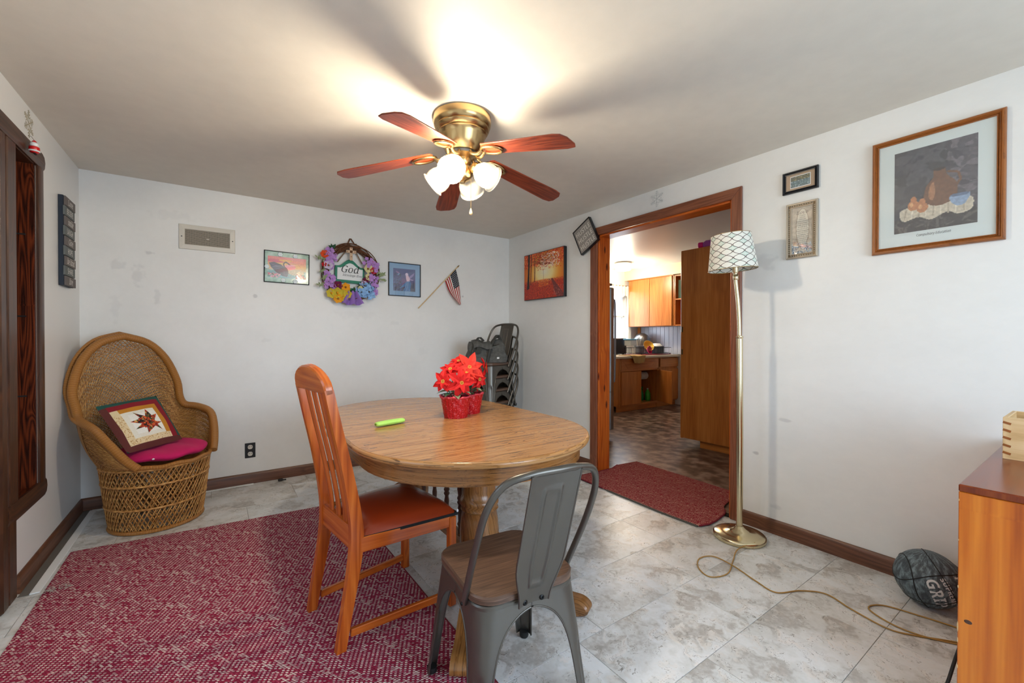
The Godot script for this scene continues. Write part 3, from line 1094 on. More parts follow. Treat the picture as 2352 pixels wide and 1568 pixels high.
func rugs() -> void:
	# the big maroon rug
	var st := S()
	var p := [Vector2(0.10, 0.755), Vector2(1.548, 0.865), Vector2(1.562, 1.8), Vector2(1.566, 2.6), Vector2(1.56, 3.45), Vector2(0.10, 3.45)]
	var poly := PackedVector2Array()
	for q in p:
		poly.append(Vector2(q.x, -q.y))
	poly.reverse()
	prism(st, poly, 0.005, Transform3D(Basis(Vector3.RIGHT, Vector3(0, 0, -1), Vector3.UP), Vector3(0, 0.0027, 0)), false, 0.0015)
	var o := thing("area_rug", "large maroon and beige looped carpet rug on tiled floor", "rug", Vector3.ZERO)
	obj("pile", st, M.rug_loops, o)
	var bd := S()
	var line := []
	for q in [p[1], p[2], p[3], p[4]]:
		line.append(Vector3(q.x + 0.002, 0.0035, q.y))
	tube(bd, line, 0.0033, 6)
	obj("binding", bd, M.rug_binding, o)
	# the runner mat lying through the doorway
	var m := thing("door_mat", "small faded red looped mat lying across the kitchen doorway", "mat", Vector3.ZERO)
	var q := [Vector2(3.30, 1.42), Vector2(3.285, 1.9), Vector2(3.275, 2.3), Vector2(3.285, 2.578), Vector2(3.36, 2.6), Vector2(3.45, 2.596), Vector2(3.60, 2.57), Vector2(3.66, 2.54), Vector2(3.72, 2.50), Vector2(4.06, 2.42), Vector2(4.09, 1.9), Vector2(4.10, 1.43), Vector2(3.86, 1.40), Vector2(3.74, 1.445), Vector2(3.56, 1.445)]
	var po := PackedVector2Array()
	for k in q:
		po.append(Vector2(k.x, -k.y))
	if Geometry2D.is_polygon_clockwise(po):
		po.reverse()
	var ms := S()
	prism(ms, po, 0.006, Transform3D(Basis(Vector3.RIGHT, Vector3(0, 0, -1), Vector3.UP), Vector3(0, 0.0095, 0)), false, 0.002)
	obj("pile", ms, M.mat_loops, m)
	var mb := S()
	tube(mb, [Vector3(3.285, 0.01, 2.578), Vector3(3.36, 0.011, 2.602), Vector3(3.45, 0.011, 2.598), Vector3(3.6, 0.011, 2.572), Vector3(3.66, 0.011, 2.542)], 0.0055, 6)
	obj("binding", mb, M.rug_binding, m)
	var mc := S()
	tube(mc, [Vector3(3.29, 0.01, 1.75), Vector3(3.30, 0.01, 1.42), Vector3(3.56, 0.011, 1.445), Vector3(3.74, 0.011, 1.445), Vector3(3.86, 0.011, 1.40)], 0.0055, 6)
	obj("binding", mc, M.rug_binding, m)
	var bk := S()
	tube(bk, [Vector3(3.288, 0.006, 1.8), Vector3(3.27, 0.006, 2.3), Vector3(3.278, 0.006, 2.57)], 0.007, 6)
	obj("frayed_backing", bk, M.rug_backing, m)

# ---------------------------------------------------------------- furniture
func racetrack(w: float, len: float, n := 20) -> PackedVector2Array:
	var o := PackedVector2Array()
	var r := w / 2
	var s := len / 2 - r
	for k in n + 1:
		var a := -PI / 2 - PI / 2 + PI * k / n
		o.append(Vector2(cos(a) * r, -s + sin(a) * r))
	for k in n + 1:
		var a := PI * k / n
		o.append(Vector2(cos(a) * r, s + sin(a) * r))
	return o

func dining_table() -> void:
	var c := Vector3(1.83, 0, 1.878)
	var o := thing("dining_table", "oval oak pedestal dining table with red poinsettias on it", "table", c)
	var flat := Transform3D(Basis(Vector3.RIGHT, Vector3(0, 0, -1), Vector3.UP), Vector3(0, 0.726, 0))
	var full := racetrack(1.15, 1.845, 28)
	# top in three pieces: two ends and the leaf between, grain across the table
	for cut in [[-2.0, -0.23], [-0.23, 0.23], [0.23, 2.0]]:
		var clip := PackedVector2Array([Vector2(-2, cut[0] + 0.0005), Vector2(2, cut[0] + 0.0005), Vector2(2, cut[1] - 0.0005), Vector2(-2, cut[1] - 0.0005)])
		var part := Geometry2D.intersect_polygons(full, clip)[0]
		if Geometry2D.is_polygon_clockwise(part):
			part.reverse()
		var st := S()
		prism(st, part, 0.028, flat, false, 0.0)
		obj("tabletop", st, M.oak, o)
	# rounded edge moulding round the whole top
	var ring := []
	for p in full:
		ring.append(Vector3(p.x * 0.994, 0.725, -p.y * 0.996))
	var mo := S()
	tube(mo, ring, 0.0155, 8, true)
	obj("edge_moulding", mo, M.oak, o)
	var ap := S()
	prism(ap, racetrack(1.08, 1.775, 28), 0.078, Transform3D(flat.basis, Vector3(0, 0.673, 0)), false, 0.0)
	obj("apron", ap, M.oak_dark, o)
	for sz in [-1.0, 1.0]:
		var st := S()
		lathe(st, [Vector2(0.0, 0.06), Vector2(0.075, 0.06), Vector2(0.1, 0.075), Vector2(0.1, 0.12), Vector2(0.088, 0.14), Vector2(0.095, 0.2), Vector2(0.097, 0.26), Vector2(0.09, 0.33), Vector2(0.084, 0.36), Vector2(0.094, 0.372), Vector2(0.088, 0.386), Vector2(0.096, 0.4), Vector2(0.092, 0.42), Vector2(0.084, 0.428), Vector2(0.08, 0.46), Vector2(0.082, 0.6), Vector2(0.1, 0.62), Vector2(0.1, 0.636), Vector2(0.0, 0.636)], 24, xf_at(Vector3(0, 0, sz * 0.422)))
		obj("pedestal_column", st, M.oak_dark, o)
		for tip in [Vector2(0.25, 0.92), Vector2(-0.37, 0.915)]:
			var d := Vector3(tip.x, 0, (tip.y - 0.422)) * Vector3(1, 1, sz)
			var len := d.length()
			d = d.normalized()
			var foot := curve2([Vector2(0.0, 0.06), Vector2(0.12, 0.07), Vector2(0.26, 0.05), Vector2(len - 0.14, 0.006), Vector2(len - 0.05, 0.0), Vector2(len, 0.02), Vector2(len + 0.005, 0.05), Vector2(len - 0.03, 0.072), Vector2(len - 0.1, 0.075), Vector2(len - 0.18, 0.105), Vector2(0.22, 0.18), Vector2(0.1, 0.25), Vector2(0.0, 0.28)], 4)
			var fs := S()
			if Geometry2D.is_polygon_clockwise(foot):
				foot.reverse()
			prism(fs, foot, 0.07, Transform3D(Basis(d, Vector3.UP, d.cross(Vector3.UP)), Vector3(0, 0.002, sz * 0.422)), false, 0.008)
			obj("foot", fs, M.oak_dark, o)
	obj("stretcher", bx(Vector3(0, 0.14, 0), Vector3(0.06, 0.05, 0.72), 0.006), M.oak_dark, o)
	obj("top_rail", bx(Vector3(0, 0.618, 0), Vector3(0.06, 0.03, 0.7), 0.004), M.oak_dark, o)
	for k in 5:
		var st := S()
		lathe(st, [Vector2(0.011, 0.16), Vector2(0.011, 0.2), Vector2(0.016, 0.215), Vector2(0.01, 0.23), Vector2(0.014, 0.29), Vector2(0.01, 0.315), Vector2(0.017, 0.33), Vector2(0.012, 0.34), Vector2(0.017, 0.352), Vector2(0.011, 0.366), Vector2(0.016, 0.4), Vector2(0.009, 0.47), Vector2(0.016, 0.49), Vector2(0.011, 0.505), Vector2(0.011, 0.606)], 12, xf_at(Vector3(0, 0, -0.258 + k * 0.16 - 0.16)))
		if k > 0:
			obj("spindle", st, M.dark_trim, o)

func wooden_chair() -> void:
	var o := thing("dining_chair", "tall slat-back orange-brown wooden chair with leather seat drawn up to table", "chair", Vector3(1.368, 0.0055, 2.21), deg_to_rad(7.4))
	# facing local +x
	var back := [Vector2(-0.238, 0.0), Vector2(-0.222, 0.1), Vector2(-0.19, 0.28), Vector2(-0.176, 0.41), Vector2(-0.184, 0.52), Vector2(-0.214, 0.69), Vector2(-0.252, 0.86), Vector2(-0.282, 1.0)]
	var wd := [0.036, 0.04, 0.046, 0.05, 0.046, 0.04, 0.036, 0.034]
	for sz in [-1.0, 1.0]:
		var left := []
		var right := []
		for k in back.size():
			left.append(back[k] + Vector2(-wd[k] * 0.5, 0))
			right.append(back[k] + Vector2(wd[k] * 0.5, 0))
		right.reverse()
		var l3 := curve2(left, 5, false)
		var r3 := curve2(right, 5, false)
		var poly := PackedVector2Array()
		poly.append_array(l3)
		poly.append_array(r3)
		if Geometry2D.is_polygon_clockwise(poly):
			poly.reverse()
		var st := S()
		prism(st, poly, 0.028, xf_at(Vector3(0, 0, sz * 0.168)), true, 0.004)
		obj("back_post", st, M.cherry, o)
		obj("front_leg", bx(Vector3(0.238, 0.2, sz * 0.213), Vector3(0.034, 0.4, 0.034), 0.004, Basis(), 1), M.cherry, o)
		# side rails and low side stretchers, both splayed
		var a := Vector3(-0.17, 0.385, sz * 0.17)
		var b := Vector3(0.235, 0.385, sz * 0.213)
		var m := (a + b) / 2
		var ang := -atan2(b.z - a.z, b.x - a.x)
		obj("side_rail", bx(m, Vector3(a.distance_to(b), 0.06, 0.022), 0.003, Basis(Vector3.UP, ang), 0), M.cherry, o)
		obj("stretcher", bx(Vector3(m.x - 0.015, 0.055, m.z), Vector3(a.distance_to(b) + 0.03, 0.03, 0.02), 0.003, Basis(Vector3.UP, ang), 0), M.cherry, o)
	obj("front_rail", bx(Vector3(0.238, 0.385, 0), Vector3(0.022, 0.06, 0.4), 0.003), M.cherry, o)
	obj("back_rail", bx(Vector3(-0.182, 0.412, 0), Vector3(0.026, 0.09, 0.31), 0.003), M.cherry, o)
	# crest: arched board, set at the top of the posts and following their lean
	var cr := PackedVector2Array()
	cr.append_array([Vector2(-0.182, 0.0), Vector2(0.182, 0.0)])
	for k in 13:
		var a := PI * k / 12
		cr.append(Vector2(cos(a) * 0.182, 0.022 + sin(a) * 0.085))
	var cs := S()
	var lean := Basis(Vector3(0, 0, 1), Vector3(-0.2, 0.98, 0).normalized(), Vector3(0, 0, 1).cross(Vector3(-0.2, 0.98, 0).normalized()))
	prism(cs, cr, 0.034, Transform3D(lean, Vector3(-0.279, 0.985, 0)), false, 0.006)
	obj("crest", cs, M.cherry, o)
	for k in 3:
		var z := (k - 1) * 0.078
		var pts := []
		for q in back.slice(3):
			pts.append(Vector3(q.x - 0.002, q.y, z))
		pts[0] = Vector3(-0.182, 0.44, z)
		var st := S()
		tube(st, curve(pts, 5), 0.021, 8, false, 0.36, Vector3(0, 0, 1))
		obj("slat", st, M.cherry, o)
	# crowned leather seat
	var seat := S()
	var f := func(u: float, v: float) -> Vector3:
		var x := lerpf(-0.16, 0.262, u)
		var half := lerpf(0.178, 0.234, u)
		var e := 2.0 * v - 1.0
		var edge := (1.0 - pow(absf(2.0 * u - 1.0), 6.0)) * (1.0 - pow(absf(e), 6.0))
		return Vector3(x, 0.414 + 0.046 * pow(clampf(edge, 0.0, 1.0), 0.6) + 0.02 * (1.0 - e * e) * (1.0 - pow(2.0 * u - 1.0, 2.0)), -e * half)
	sheet(seat, 20, 20, f)
	var under := S()
	prism(under, PackedVector2Array([Vector2(-0.16, -0.178), Vector2(0.262, -0.234), Vector2(0.262, 0.234), Vector2(-0.16, 0.178)]), 0.012, Transform3D(Basis(Vector3.RIGHT, Vector3(0, 0, -1), Vector3.UP), Vector3(0, 0.4105, 0)))
	var s := obj("seat", seat, M.leather, o)
	obj("seat_base", under, M.black_gap, s)
	var sc := S()
	ball(sc, Vector3(0.259, 0.422, 0.229), Vector3(0.005, 0.008, 0.0055), 8, 6)
	obj("worn_corner", sc, M.white_paper, s)

# --- pressed-metal bistro chair, facing local -z
func chair_ring(y: float, e: float, inset := 0.0) -> Vector3:
	# a point on the rounded-square outline of the chair's skirt at height y, e metres along it from the corner (+x, +z)
	var hs := lerpf(0.212, 0.176, clampf(y / 0.42, 0.0, 1.0)) - inset
	var r := lerpf(0.03, 0.062, clampf(y / 0.42, 0.0, 1.0))
	var half := r * PI / 4
	var c := hs - r
	if absf(e) <= half:
		var a := PI / 4 - e / r
		return Vector3(c + cos(a) * r, y, c + sin(a) * r)
	var d := absf(e) - half
	return Vector3(hs, y, c - d) if e > 0 else Vector3(c - d, y, hs)

func metal_chair() -> Node3D:
	var o := thing("metal_chair", "dark grey metal bistro chair with brown wooden seat at the table's end", "chair", Vector3.ZERO, 0.0, "grey metal bistro chairs")
	# legs: each corner's sheet, narrow at the foot and spreading into the skirt under the seat
	var leg := S()
	var wide := func(y: float) -> float:
		var t := clampf(y / 0.386, 0.0, 1.0)
		return 0.179 - (0.145 - 0.016 * t) * sqrt(maxf(0.0, 1.0 - pow(t, 6.0)))
	var f := func(u: float, v: float) -> Vector3:
		var y := 0.012 + (1.0 - pow(1.0 - v, 1.9)) * 0.398
		var e: float = (2.0 * u - 1.0) * minf(wide.call(y), 0.1765 - (0.062 - PI / 4 * 0.062) + 0.0)
		var p := chair_ring(y, e)
		# the long pressed groove in the outer face of the leg
		var gy := clampf((y - 0.20) / 0.03, 0.0, 1.0)
		var g := clampf(1.0 - absf(e) / 0.022, 0.0, 1.0) * (1.0 - gy * gy) * (1.0 if y > 0.02 else 0.0)
		return p - Vector3(1, 0, 1).normalized() * 0.009 * smoothstep(0.0, 0.7, g)
	sheet(leg, 18, 30, f, 0.002)
	var roll_meshes := []
	for sg in [-1.0, 1.0]:
		var rolled := S()
		var pts := []
		for k in 25:
			var v := k / 24.0
			var y := 0.012 + (1.0 - pow(1.0 - v, 1.9)) * 0.374
			pts.append(chair_ring(y, sg * minf(wide.call(y), 0.163)))
		tube(rolled, pts, 0.0035, 6)
		roll_meshes.append(rolled.commit())
	var leg_mesh := leg.commit()
	var foot := S()
	lathe(foot, [Vector2(0, 0.0), Vector2(0.015, 0.0), Vector2(0.018, 0.006), Vector2(0.018, 0.024), Vector2(0.0, 0.024)], 12, xf_at(Vector3(0.192, 0, 0.192)))
	var foot_mesh := foot.commit()
	for k in 4:
		var l := put("leg", leg_mesh, M.gun_metal, o, Transform3D(Basis(Vector3.UP, k * PI / 2), Vector3.ZERO))
		for rm in roll_meshes:
			put("rolled_edge", rm, M.gun_metal, l)
		put("foot_cap", foot_mesh, M.rubber, l)
	# rim and pan under the seat
	var rim := S()
	var outer := rounded(0.356, 0.356, 0.062, 6)
	prism(rim, outer, 0.018, Transform3D(Basis(Vector3.RIGHT, Vector3(0, 0, -1), Vector3.UP), Vector3(0, 0.412, 0)), false, 0.004)
	obj("seat_pan", rim, M.gun_metal, o)
	var seat := S()
	prism(seat, rounded(0.362, 0.37, 0.075, 6), 0.026, Transform3D(Basis(Vector3.RIGHT, Vector3(0, 0, -1), Vector3.UP), Vector3(0, 0.4355, -0.002)), false, 0.005)
	obj("seat", seat, M.elm_seat, o)
	# back hoop
	var h := curve([Vector3(-0.182, 0.40, 0.085), Vector3(-0.186, 0.46, 0.115), Vector3(-0.192, 0.62, 0.195), Vector3(-0.185, 0.74, 0.25), Vector3(-0.15, 0.81, 0.283), Vector3(-0.08, 0.834, 0.305), Vector3(0.0, 0.838, 0.312), Vector3(0.08, 0.834, 0.305), Vector3(0.15, 0.81, 0.283), Vector3(0.185, 0.74, 0.25), Vector3(0.192, 0.62, 0.195), Vector3(0.186, 0.46, 0.115), Vector3(0.182, 0.40, 0.085)], 6)
	var hs := S()
	tube(hs, h, 0.0105, 10)
	obj("back_hoop", hs, M.gun_metal, o)
	# splat with a pressed panel
	var sp := S()
	var g := func(u: float, v: float) -> Vector3:
		var y := lerpf(0.402, 0.832, v)
		var w := lerpf(0.052, 0.082, smoothstep(0.0, 0.35, v))
		var e := 2.0 * u - 1.0
		var z := 0.182 + 0.008 * sin(v * PI) + 0.124 * pow(v, 1.25) + 0.01 * e * e
		var a := smoothstep(0.0, 0.06, 0.42 - absf(e)) * smoothstep(0.0, 0.02, v - 0.12) * smoothstep(0.0, 0.02, 0.9 - v)
		var e2 := smoothstep(0.0, 0.06, 0.32 - absf(e)) * smoothstep(0.0, 0.02, v - 0.15) * smoothstep(0.0, 0.02, 0.87 - v)
		return Vector3(e * w, y, z + 0.004 * (a - e2))
	sheet(sp, 40, 50, g, 0.003)
	var splat := obj("splat", sp, M.gun_metal, o)
	for sg in [0.0, 1.0]:
		var ed := S()
		var pts := []
		for k in 21:
			pts.append(g.call(sg, k / 20.0))
		tube(ed, pts, 0.0035, 6)
		obj("folded_edge", ed, M.gun_metal, splat)
	for sx in [-0.03, 0.03]:
		var s := S()
		lathe(s, [Vector2(0.009, 0), Vector2(0.009, 0.003), Vector2(0.006, 0.006), Vector2(0.003, 0.006), Vector2(0.002, 0.003), Vector2(0, 0.003)], 12, xf_at(Vector3(sx, 0.411, 0.186), Vector3(78, 0, 0)))
		obj("screw", s, M.chair_screw, o)
	for sx in [-1.0, 1.0]:
		var s := S()
		ball(s, Vector3(sx * 0.192, 0.402, 0.088), Vector3(0.004, 0.006, 0.006), 8, 6)
		obj("screw", s, M.chair_screw, o)
	return o

func metal_chairs() -> void:
	var a := metal_chair()
	a.position = Vector3(1.572, 0.0, 2.905)
	a.rotation.y = deg_to_rad(-6.0)
	var which := ["lowest chair", "second chair from the floor", "middle chair", "fourth chair from the floor", "topmost chair, under the canvas bag,"]
	for k in 5:
		copy_of(a, Vector3(3.03 + 0.004 * sin(k * 2.0), k * 0.128, 0.44), deg_to_rad(108.0 + [0.0, 1.0, -0.8, 0.6, 0.0][k]), "grey metal bistro chair, %s of the corner stack" % which[k])

# ---------------------------------------------------------------- ceiling fan
func ceiling_fan() -> void:
	var c := Vector3(1.834, H, 2.115)
	var o := thing("ceiling_fan", "brass ceiling fan with five reddish wooden blades and four glass shades", "ceiling fan", c)
	var can := S()
	lathe(can, [Vector2(0.0, -0.2), Vector2(0.07, -0.2), Vector2(0.088, -0.185), Vector2(0.106, -0.15), Vector2(0.117, -0.115), Vector2(0.122, -0.1), Vector2(0.128, -0.094), Vector2(0.126, -0.086), Vector2(0.136, -0.08), Vector2(0.142, -0.068), Vector2(0.138, -0.06), Vector2(0.148, -0.05), Vector2(0.152, -0.03), Vector2(0.15, -0.006), Vector2(0.14, 0.0)], 48)
	obj("motor_housing", can, M.antique_brass, o)
	var neck := S()
	lathe(neck, [Vector2(0, -0.345), Vector2(0.014, -0.345), Vector2(0.02, -0.335), Vector2(0.036, -0.33), Vector2(0.046, -0.318), Vector2(0.048, -0.3), Vector2(0.046, -0.262), Vector2(0.04, -0.255), Vector2(0.046, -0.248), Vector2(0.046, -0.222), Vector2(0.06, -0.214), Vector2(0.078, -0.208), Vector2(0.078, -0.2)], 32)
	obj("light_fitter", neck, M.antique_brass, o)
	var drk := S()
	lathe(drk, [Vector2(0.07, -0.208), Vector2(0.084, -0.206), Vector2(0.086, -0.198), Vector2(0.08, -0.192)], 32)
	obj("flywheel", drk, M.black_plastic, o)
	# blades at 72 degrees
	var bl := S()
	var poly := PackedVector2Array([Vector2(0.17, -0.052), Vector2(0.6, -0.068), Vector2(0.638, -0.06), Vector2(0.658, -0.03), Vector2(0.664, 0.03), Vector2(0.652, 0.058), Vector2(0.61, 0.068), Vector2(0.17, 0.052), Vector2(0.155, 0.03), Vector2(0.155, -0.03)])
	prism(bl, poly, 0.006, Transform3D(Basis(Vector3.RIGHT, Vector3(0, 0, -1), Vector3.UP), Vector3.ZERO), false, 0.0015)
	var blade_mesh := bl.commit()
	var br := S()
	var oval := []
	for k in 24:
		var a := TAU * k / 24
		oval.append(Vector3(0.205 + cos(a) * 0.062, -0.009, sin(a) * 0.038))
	tube(br, oval, 0.008, 8, true)
	tube(br, curve([Vector3(0.075, -0.01, 0.02), Vector3(0.1, -0.03, 0.024), Vector3(0.13, -0.03, 0.016), Vector3(0.15, -0.012, 0.012)], 5), 0.009, 8)
	tube(br, curve([Vector3(0.075, -0.01, -0.02), Vector3(0.1, -0.03, -0.024), Vector3(0.13, -0.03, -0.016), Vector3(0.15, -0.012, -0.012)], 5), 0.009, 8)
	var br_mesh := br.commit()
	for k in 5:
		var ang := deg_to_rad(-(144.0 - 72.0 * k))
		# the old blades sag a little towards their tips
		var bs := Basis(Vector3.UP, ang) * Basis(Vector3.BACK, deg_to_rad(-11.0)) * Basis(Vector3.RIGHT, deg_to_rad(-5.5))
		var b := put("blade", blade_mesh, M.fan_blade, o, Transform3D(bs, Vector3(0, -0.176, 0)))
		put("blade_bracket", br_mesh, M.antique_brass, b)
	# light kit: four ribbed frosted shades; one bulb is lit
	mat("frosted_glass", Color(0.9, 0.87, 0.8, 0.6), 0.32)
	var fg: StandardMaterial3D = M.frosted_glass
	fg.transparency = BaseMaterial3D.TRANSPARENCY_ALPHA
	fg.cull_mode = BaseMaterial3D.CULL_DISABLED
	mat("lit_glass", Color(1.0, 0.96, 0.88), 0.3)
	var lg: StandardMaterial3D = M.lit_glass
	lg.emission_enabled = true
	lg.emission = Color(1.0, 0.93, 0.8)
	lg.emission_energy_multiplier = 3.0
	mat("lit_shade", Color(1.0, 0.97, 0.9), 0.3)
	var ls: StandardMaterial3D = M.lit_shade
	ls.emission_enabled = true
	ls.emission = Color(1.0, 0.9, 0.72)
	ls.emission_energy_multiplier = 1.1
	ls.cull_mode = BaseMaterial3D.CULL_DISABLED
	var prof := [Vector2(0.026, 0.0), Vector2(0.034, -0.012), Vector2(0.05, -0.03), Vector2(0.061, -0.055), Vector2(0.064, -0.08), Vector2(0.06, -0.1), Vector2(0.06, -0.105), Vector2(0.068, -0.112), Vector2(0.066, -0.118)]
	var shade := S()
	lathe(shade, prof, 48, Transform3D(), 0.012, 24)
	var shade_mesh := shade.commit()
	var sock := S()
	lathe(sock, [Vector2(0.0, -0.02), Vector2(0.03, -0.018), Vector2(0.032, -0.004), Vector2(0.028, 0.012), Vector2(0.018, 0.02), Vector2(0.0, 0.022)], 20)
	var sock_mesh := sock.commit()
	var bulb := S()
	ball(bulb, Vector3(0, -0.066, 0), Vector3(0.03, 0.036, 0.03), 16, 12)
	var bulb_mesh := bulb.commit()
	# towards: the lit shade opens towards the camera's left, the others follow round
	var dirs := [138.0, 48.0, -42.0, -132.0]
	for k in 4:
		var a := deg_to_rad(dirs[k])
		var out := Vector3(cos(a), 0, sin(a))
		var dirv := (out * 0.82 + Vector3(0, -0.57, 0)).normalized()   # the way the shade opens
		var at := Vector3(0, -0.272, 0) + out * 0.07
		var y := -dirv
		var x := y.cross(Vector3.UP).normalized()
		var bs := Basis(x, y, x.cross(y))
		var arm := S()
		tube(arm, [Vector3(0, -0.275, 0) + out * 0.03, Vector3(0, -0.272, 0) + out * 0.05, at], 0.012, 10)
		var holder := obj("lamp_holder", arm, M.antique_brass, o)
		put("socket", sock_mesh, M.antique_brass, holder, Transform3D(bs, at))
		var sh := put("lamp_shade", shade_mesh, M.lit_shade if k == 0 else M.frosted_glass, holder, Transform3D(bs, at - y * 0.006))
		if k == 0:
			put("lit_bulb", bulb_mesh, M.lit_glass, sh)
			var l := OmniLight3D.new()
			l.name = "fan_lamp_light"
			l.light_color = Color(1.0, 0.94, 0.84)
			l.light_energy = 0.88
			l.light_size = 0.06
			l.omni_range = 12.0
			l.omni_attenuation = 2.0
			l.shadow_enabled = true
			add_child(l)
			l.position = c + at + dirv * 0.1
	var chain := S()
	for k in 25:
		ball(chain, Vector3(0.035, -0.33 - k * 0.0062, 0.03), Vector3(0.0022, 0.0026, 0.0022), 6, 4)
	var ch := obj("pull_chain", chain, M.antique_brass, o)
	var fob := S()
	lathe(fob, [Vector2(0, -0.515), Vector2(0.008, -0.51), Vector2(0.009, -0.503), Vector2(0.004, -0.485), Vector2(0.002, -0.479)], 12, xf_at(Vector3(0.035, 0, 0.03)))
	obj("pull_fob", fob, M.pale_pine, ch)

# ---------------------------------------------------------------- floor lamp
func lamp_print() -> Image:
	# cream cloth with a brown ogee net and pale green diamonds inside it; tiles both ways
	var n := 256
	var im := Image.create(n, n, false, Image.FORMAT_RGB8)
	im.fill(rgb(238, 236, 226))
	var g := rgb(158, 204, 188)
	var br := rgb(72, 46, 40)
	for c in [Vector2(128, 128), Vector2(0, 0), Vector2(256, 0), Vector2(0, 256), Vector2(256, 256)]:
		stroke(im, [c + Vector2(-66, 0), c + Vector2(0, -44), c + Vector2(66, 0), c + Vector2(0, 44), c + Vector2(-66, 0)], 5.0, g)
		stroke(im, [c + Vector2(-40, 0), c + Vector2(-20, -26), c + Vector2(20, -26), c + Vector2(40, 0), c + Vector2(20, 26), c + Vector2(-20, 26), c + Vector2(-40, 0)], 5.0, g)
		stroke(im, [c + Vector2(-18, -10), c + Vector2(18, -10), c + Vector2(18, 10), c + Vector2(-18, 10), c + Vector2(-18, -10)], 4.0, g)
	for ph in [0.0, 1.0]:
		for cx in [-64.0, 64.0, 192.0, 320.0]:
			var pts := []
			for k in 33:
				var t := k / 32.0
				pts.append(Vector2(cx + (1.0 if ph > 0 else -1.0) * 60.0 * sin(t * TAU), t * 256.0))
			if ph > 0 or true:
				stroke(im, pts, 8.0, br)
	return im

func floor_lamp() -> void:
	var o := thing("floor_lamp", "tall brass floor lamp with patterned cream shade beside kitchen doorway", "floor lamp", Vector3(3.352, 0, 2.795))
	var b := S()
	lathe(b, [Vector2(0, 0.0), Vector2(0.138, 0.0), Vector2(0.144, 0.006), Vector2(0.144, 0.022), Vector2(0.136, 0.03), Vector2(0.095, 0.037), Vector2(0.055, 0.043), Vector2(0.05, 0.05), Vector2(0.035, 0.056), Vector2(0.022, 0.07), Vector2(0.016, 0.075), Vector2(0, 0.075)], 40)
	obj("base", b, M.bright_brass, o)
	var p := S()
	tube(p, [Vector3(0, 0.07, 0), Vector3(0, 0.6, 0), Vector3(-0.004, 1.215, -0.004)], 0.0185, 16)
	lathe(p, [Vector2(0.0185, 1.2), Vector2(0.021, 1.205), Vector2(0.021, 1.213), Vector2(0.012, 1.218), Vector2(0, 1.22)], 16, xf_at(Vector3(-0.004, 0, -0.004)))
	obj("pole", p, M.bright_brass, o)
	var g := S()
	var dx := Vector3(-0.82, 0, -0.57)
	tube(g, curve([Vector3(-0.004, 1.2, -0.004), Vector3(-0.004, 1.3, -0.004) + dx * 0.002, Vector3(0, 1.42, 0) + dx * 0.016, Vector3(0, 1.55, 0) + dx * 0.03, Vector3(0, 1.62, 0) + dx * 0.034], 6), 0.0105, 12)
	lathe(g, [Vector2(0.0105, 1.55), Vector2(0.015, 1.555), Vector2(0.015, 1.58), Vector2(0.0105, 1.585)], 12, xf_at(dx * 0.03))
	lathe(g, [Vector2(0.006, 1.58), Vector2(0.016, 1.6), Vector2(0.018, 1.66), Vector2(0.0, 1.67)], 12, xf_at(dx * 0.033))
	obj("neck", g, M.bright_brass, o)
	var sm := mat("shade_cloth", Color.WHITE, 0.85)
	sm.albedo_texture = tex(lamp_print())
	sm.uv1_scale = Vector3(1, 1, 1)
	sm.cull_mode = BaseMaterial3D.CULL_DISABLED
	sm.backlight_enabled = true
	sm.backlight = Color(0.35, 0.34, 0.3)
	var sh := S()
	var tilt := xf_at(dx * 0.055 + Vector3(0, 1.715, 0), Vector3(-2.0, 0, 3.0))
	var f := func(u: float, v: float) -> Vector3:
		var a := TAU * u
		var r := lerpf(0.134, 0.107, v)
		return tilt * Vector3(cos(a) * r, (v - 0.5) * 0.208, sin(a) * r)
	sheet(sh, 56, 6, f, 0.0015, 6.0, 2.8)
	obj("lamp_shade", sh, sm, o)
	var rg := S()
	for v in [0.0, 1.0]:
		var pts := []
		for k in 40:
			pts.append(f.call(k / 40.0, v))
		tube(rg, pts, 0.002, 6, true)
	for k in 3:
		tube(rg, [f.call(k / 3.0, 0.93), tilt * Vector3(0, 0.06, 0)], 0.0015, 6)
	obj("shade_ring", rg, M.antique_brass, o)
	var lb := S()
	ball(lb, dx * 0.038 + Vector3(0, 1.71, 0), Vector3(0.028, 0.045, 0.028), 14, 10)
	obj("bulb", lb, M.white_plastic, o)
	# flex: leaves the base, loops and runs off behind the dresser
	var cd := mat("gold_flex", rgb(168, 128, 62), 0.45)
	var w := [Vector3(3.30, 0.03, 2.91), Vector3(3.18, 0.012, 2.875), Vector3(3.05, 0.004, 2.915), Vector3(2.90, 0.004, 2.965), Vector3(2.80, 0.004, 2.93), Vector3(2.83, 0.004, 2.85), Vector3(2.92, 0.004, 2.80), Vector3(3.0, 0.006, 2.83), Vector3(2.99, 0.01, 2.94), Vector3(2.95, 0.004, 3.08), Vector3(2.93, 0.004, 3.18), Vector3(3.04, 0.004, 3.24), Vector3(3.11, 0.004, 3.32), Vector3(3.07, 0.004, 3.43), Vector3(3.04, 0.004, 3.56), Vector3(3.08, 0.004, 3.64), Vector3(3.16, 0.004, 3.74), Vector3(3.25, 0.004, 3.9)]
	var pts := []
	for q in w:
		pts.append(q - Vector3(3.352, 0, 2.795))
	var fx := S()
	tube(fx, curve(pts, 8), 0.0032, 6)
	var w2 := [Vector3(3.17, 0.004, 3.78), Vector3(3.10, 0.004, 3.66), Vector3(3.09, 0.004, 3.56), Vector3(3.14, 0.004, 3.47), Vector3(3.22, 0.004, 3.50), Vector3(3.26, 0.004, 3.62), Vector3(3.30, 0.004, 3.80)]
	var pts2 := []
	for q in w2:
		pts2.append(q - Vector3(3.352, 0, 2.795))
	tube(fx, curve(pts2, 8), 0.0032, 6)
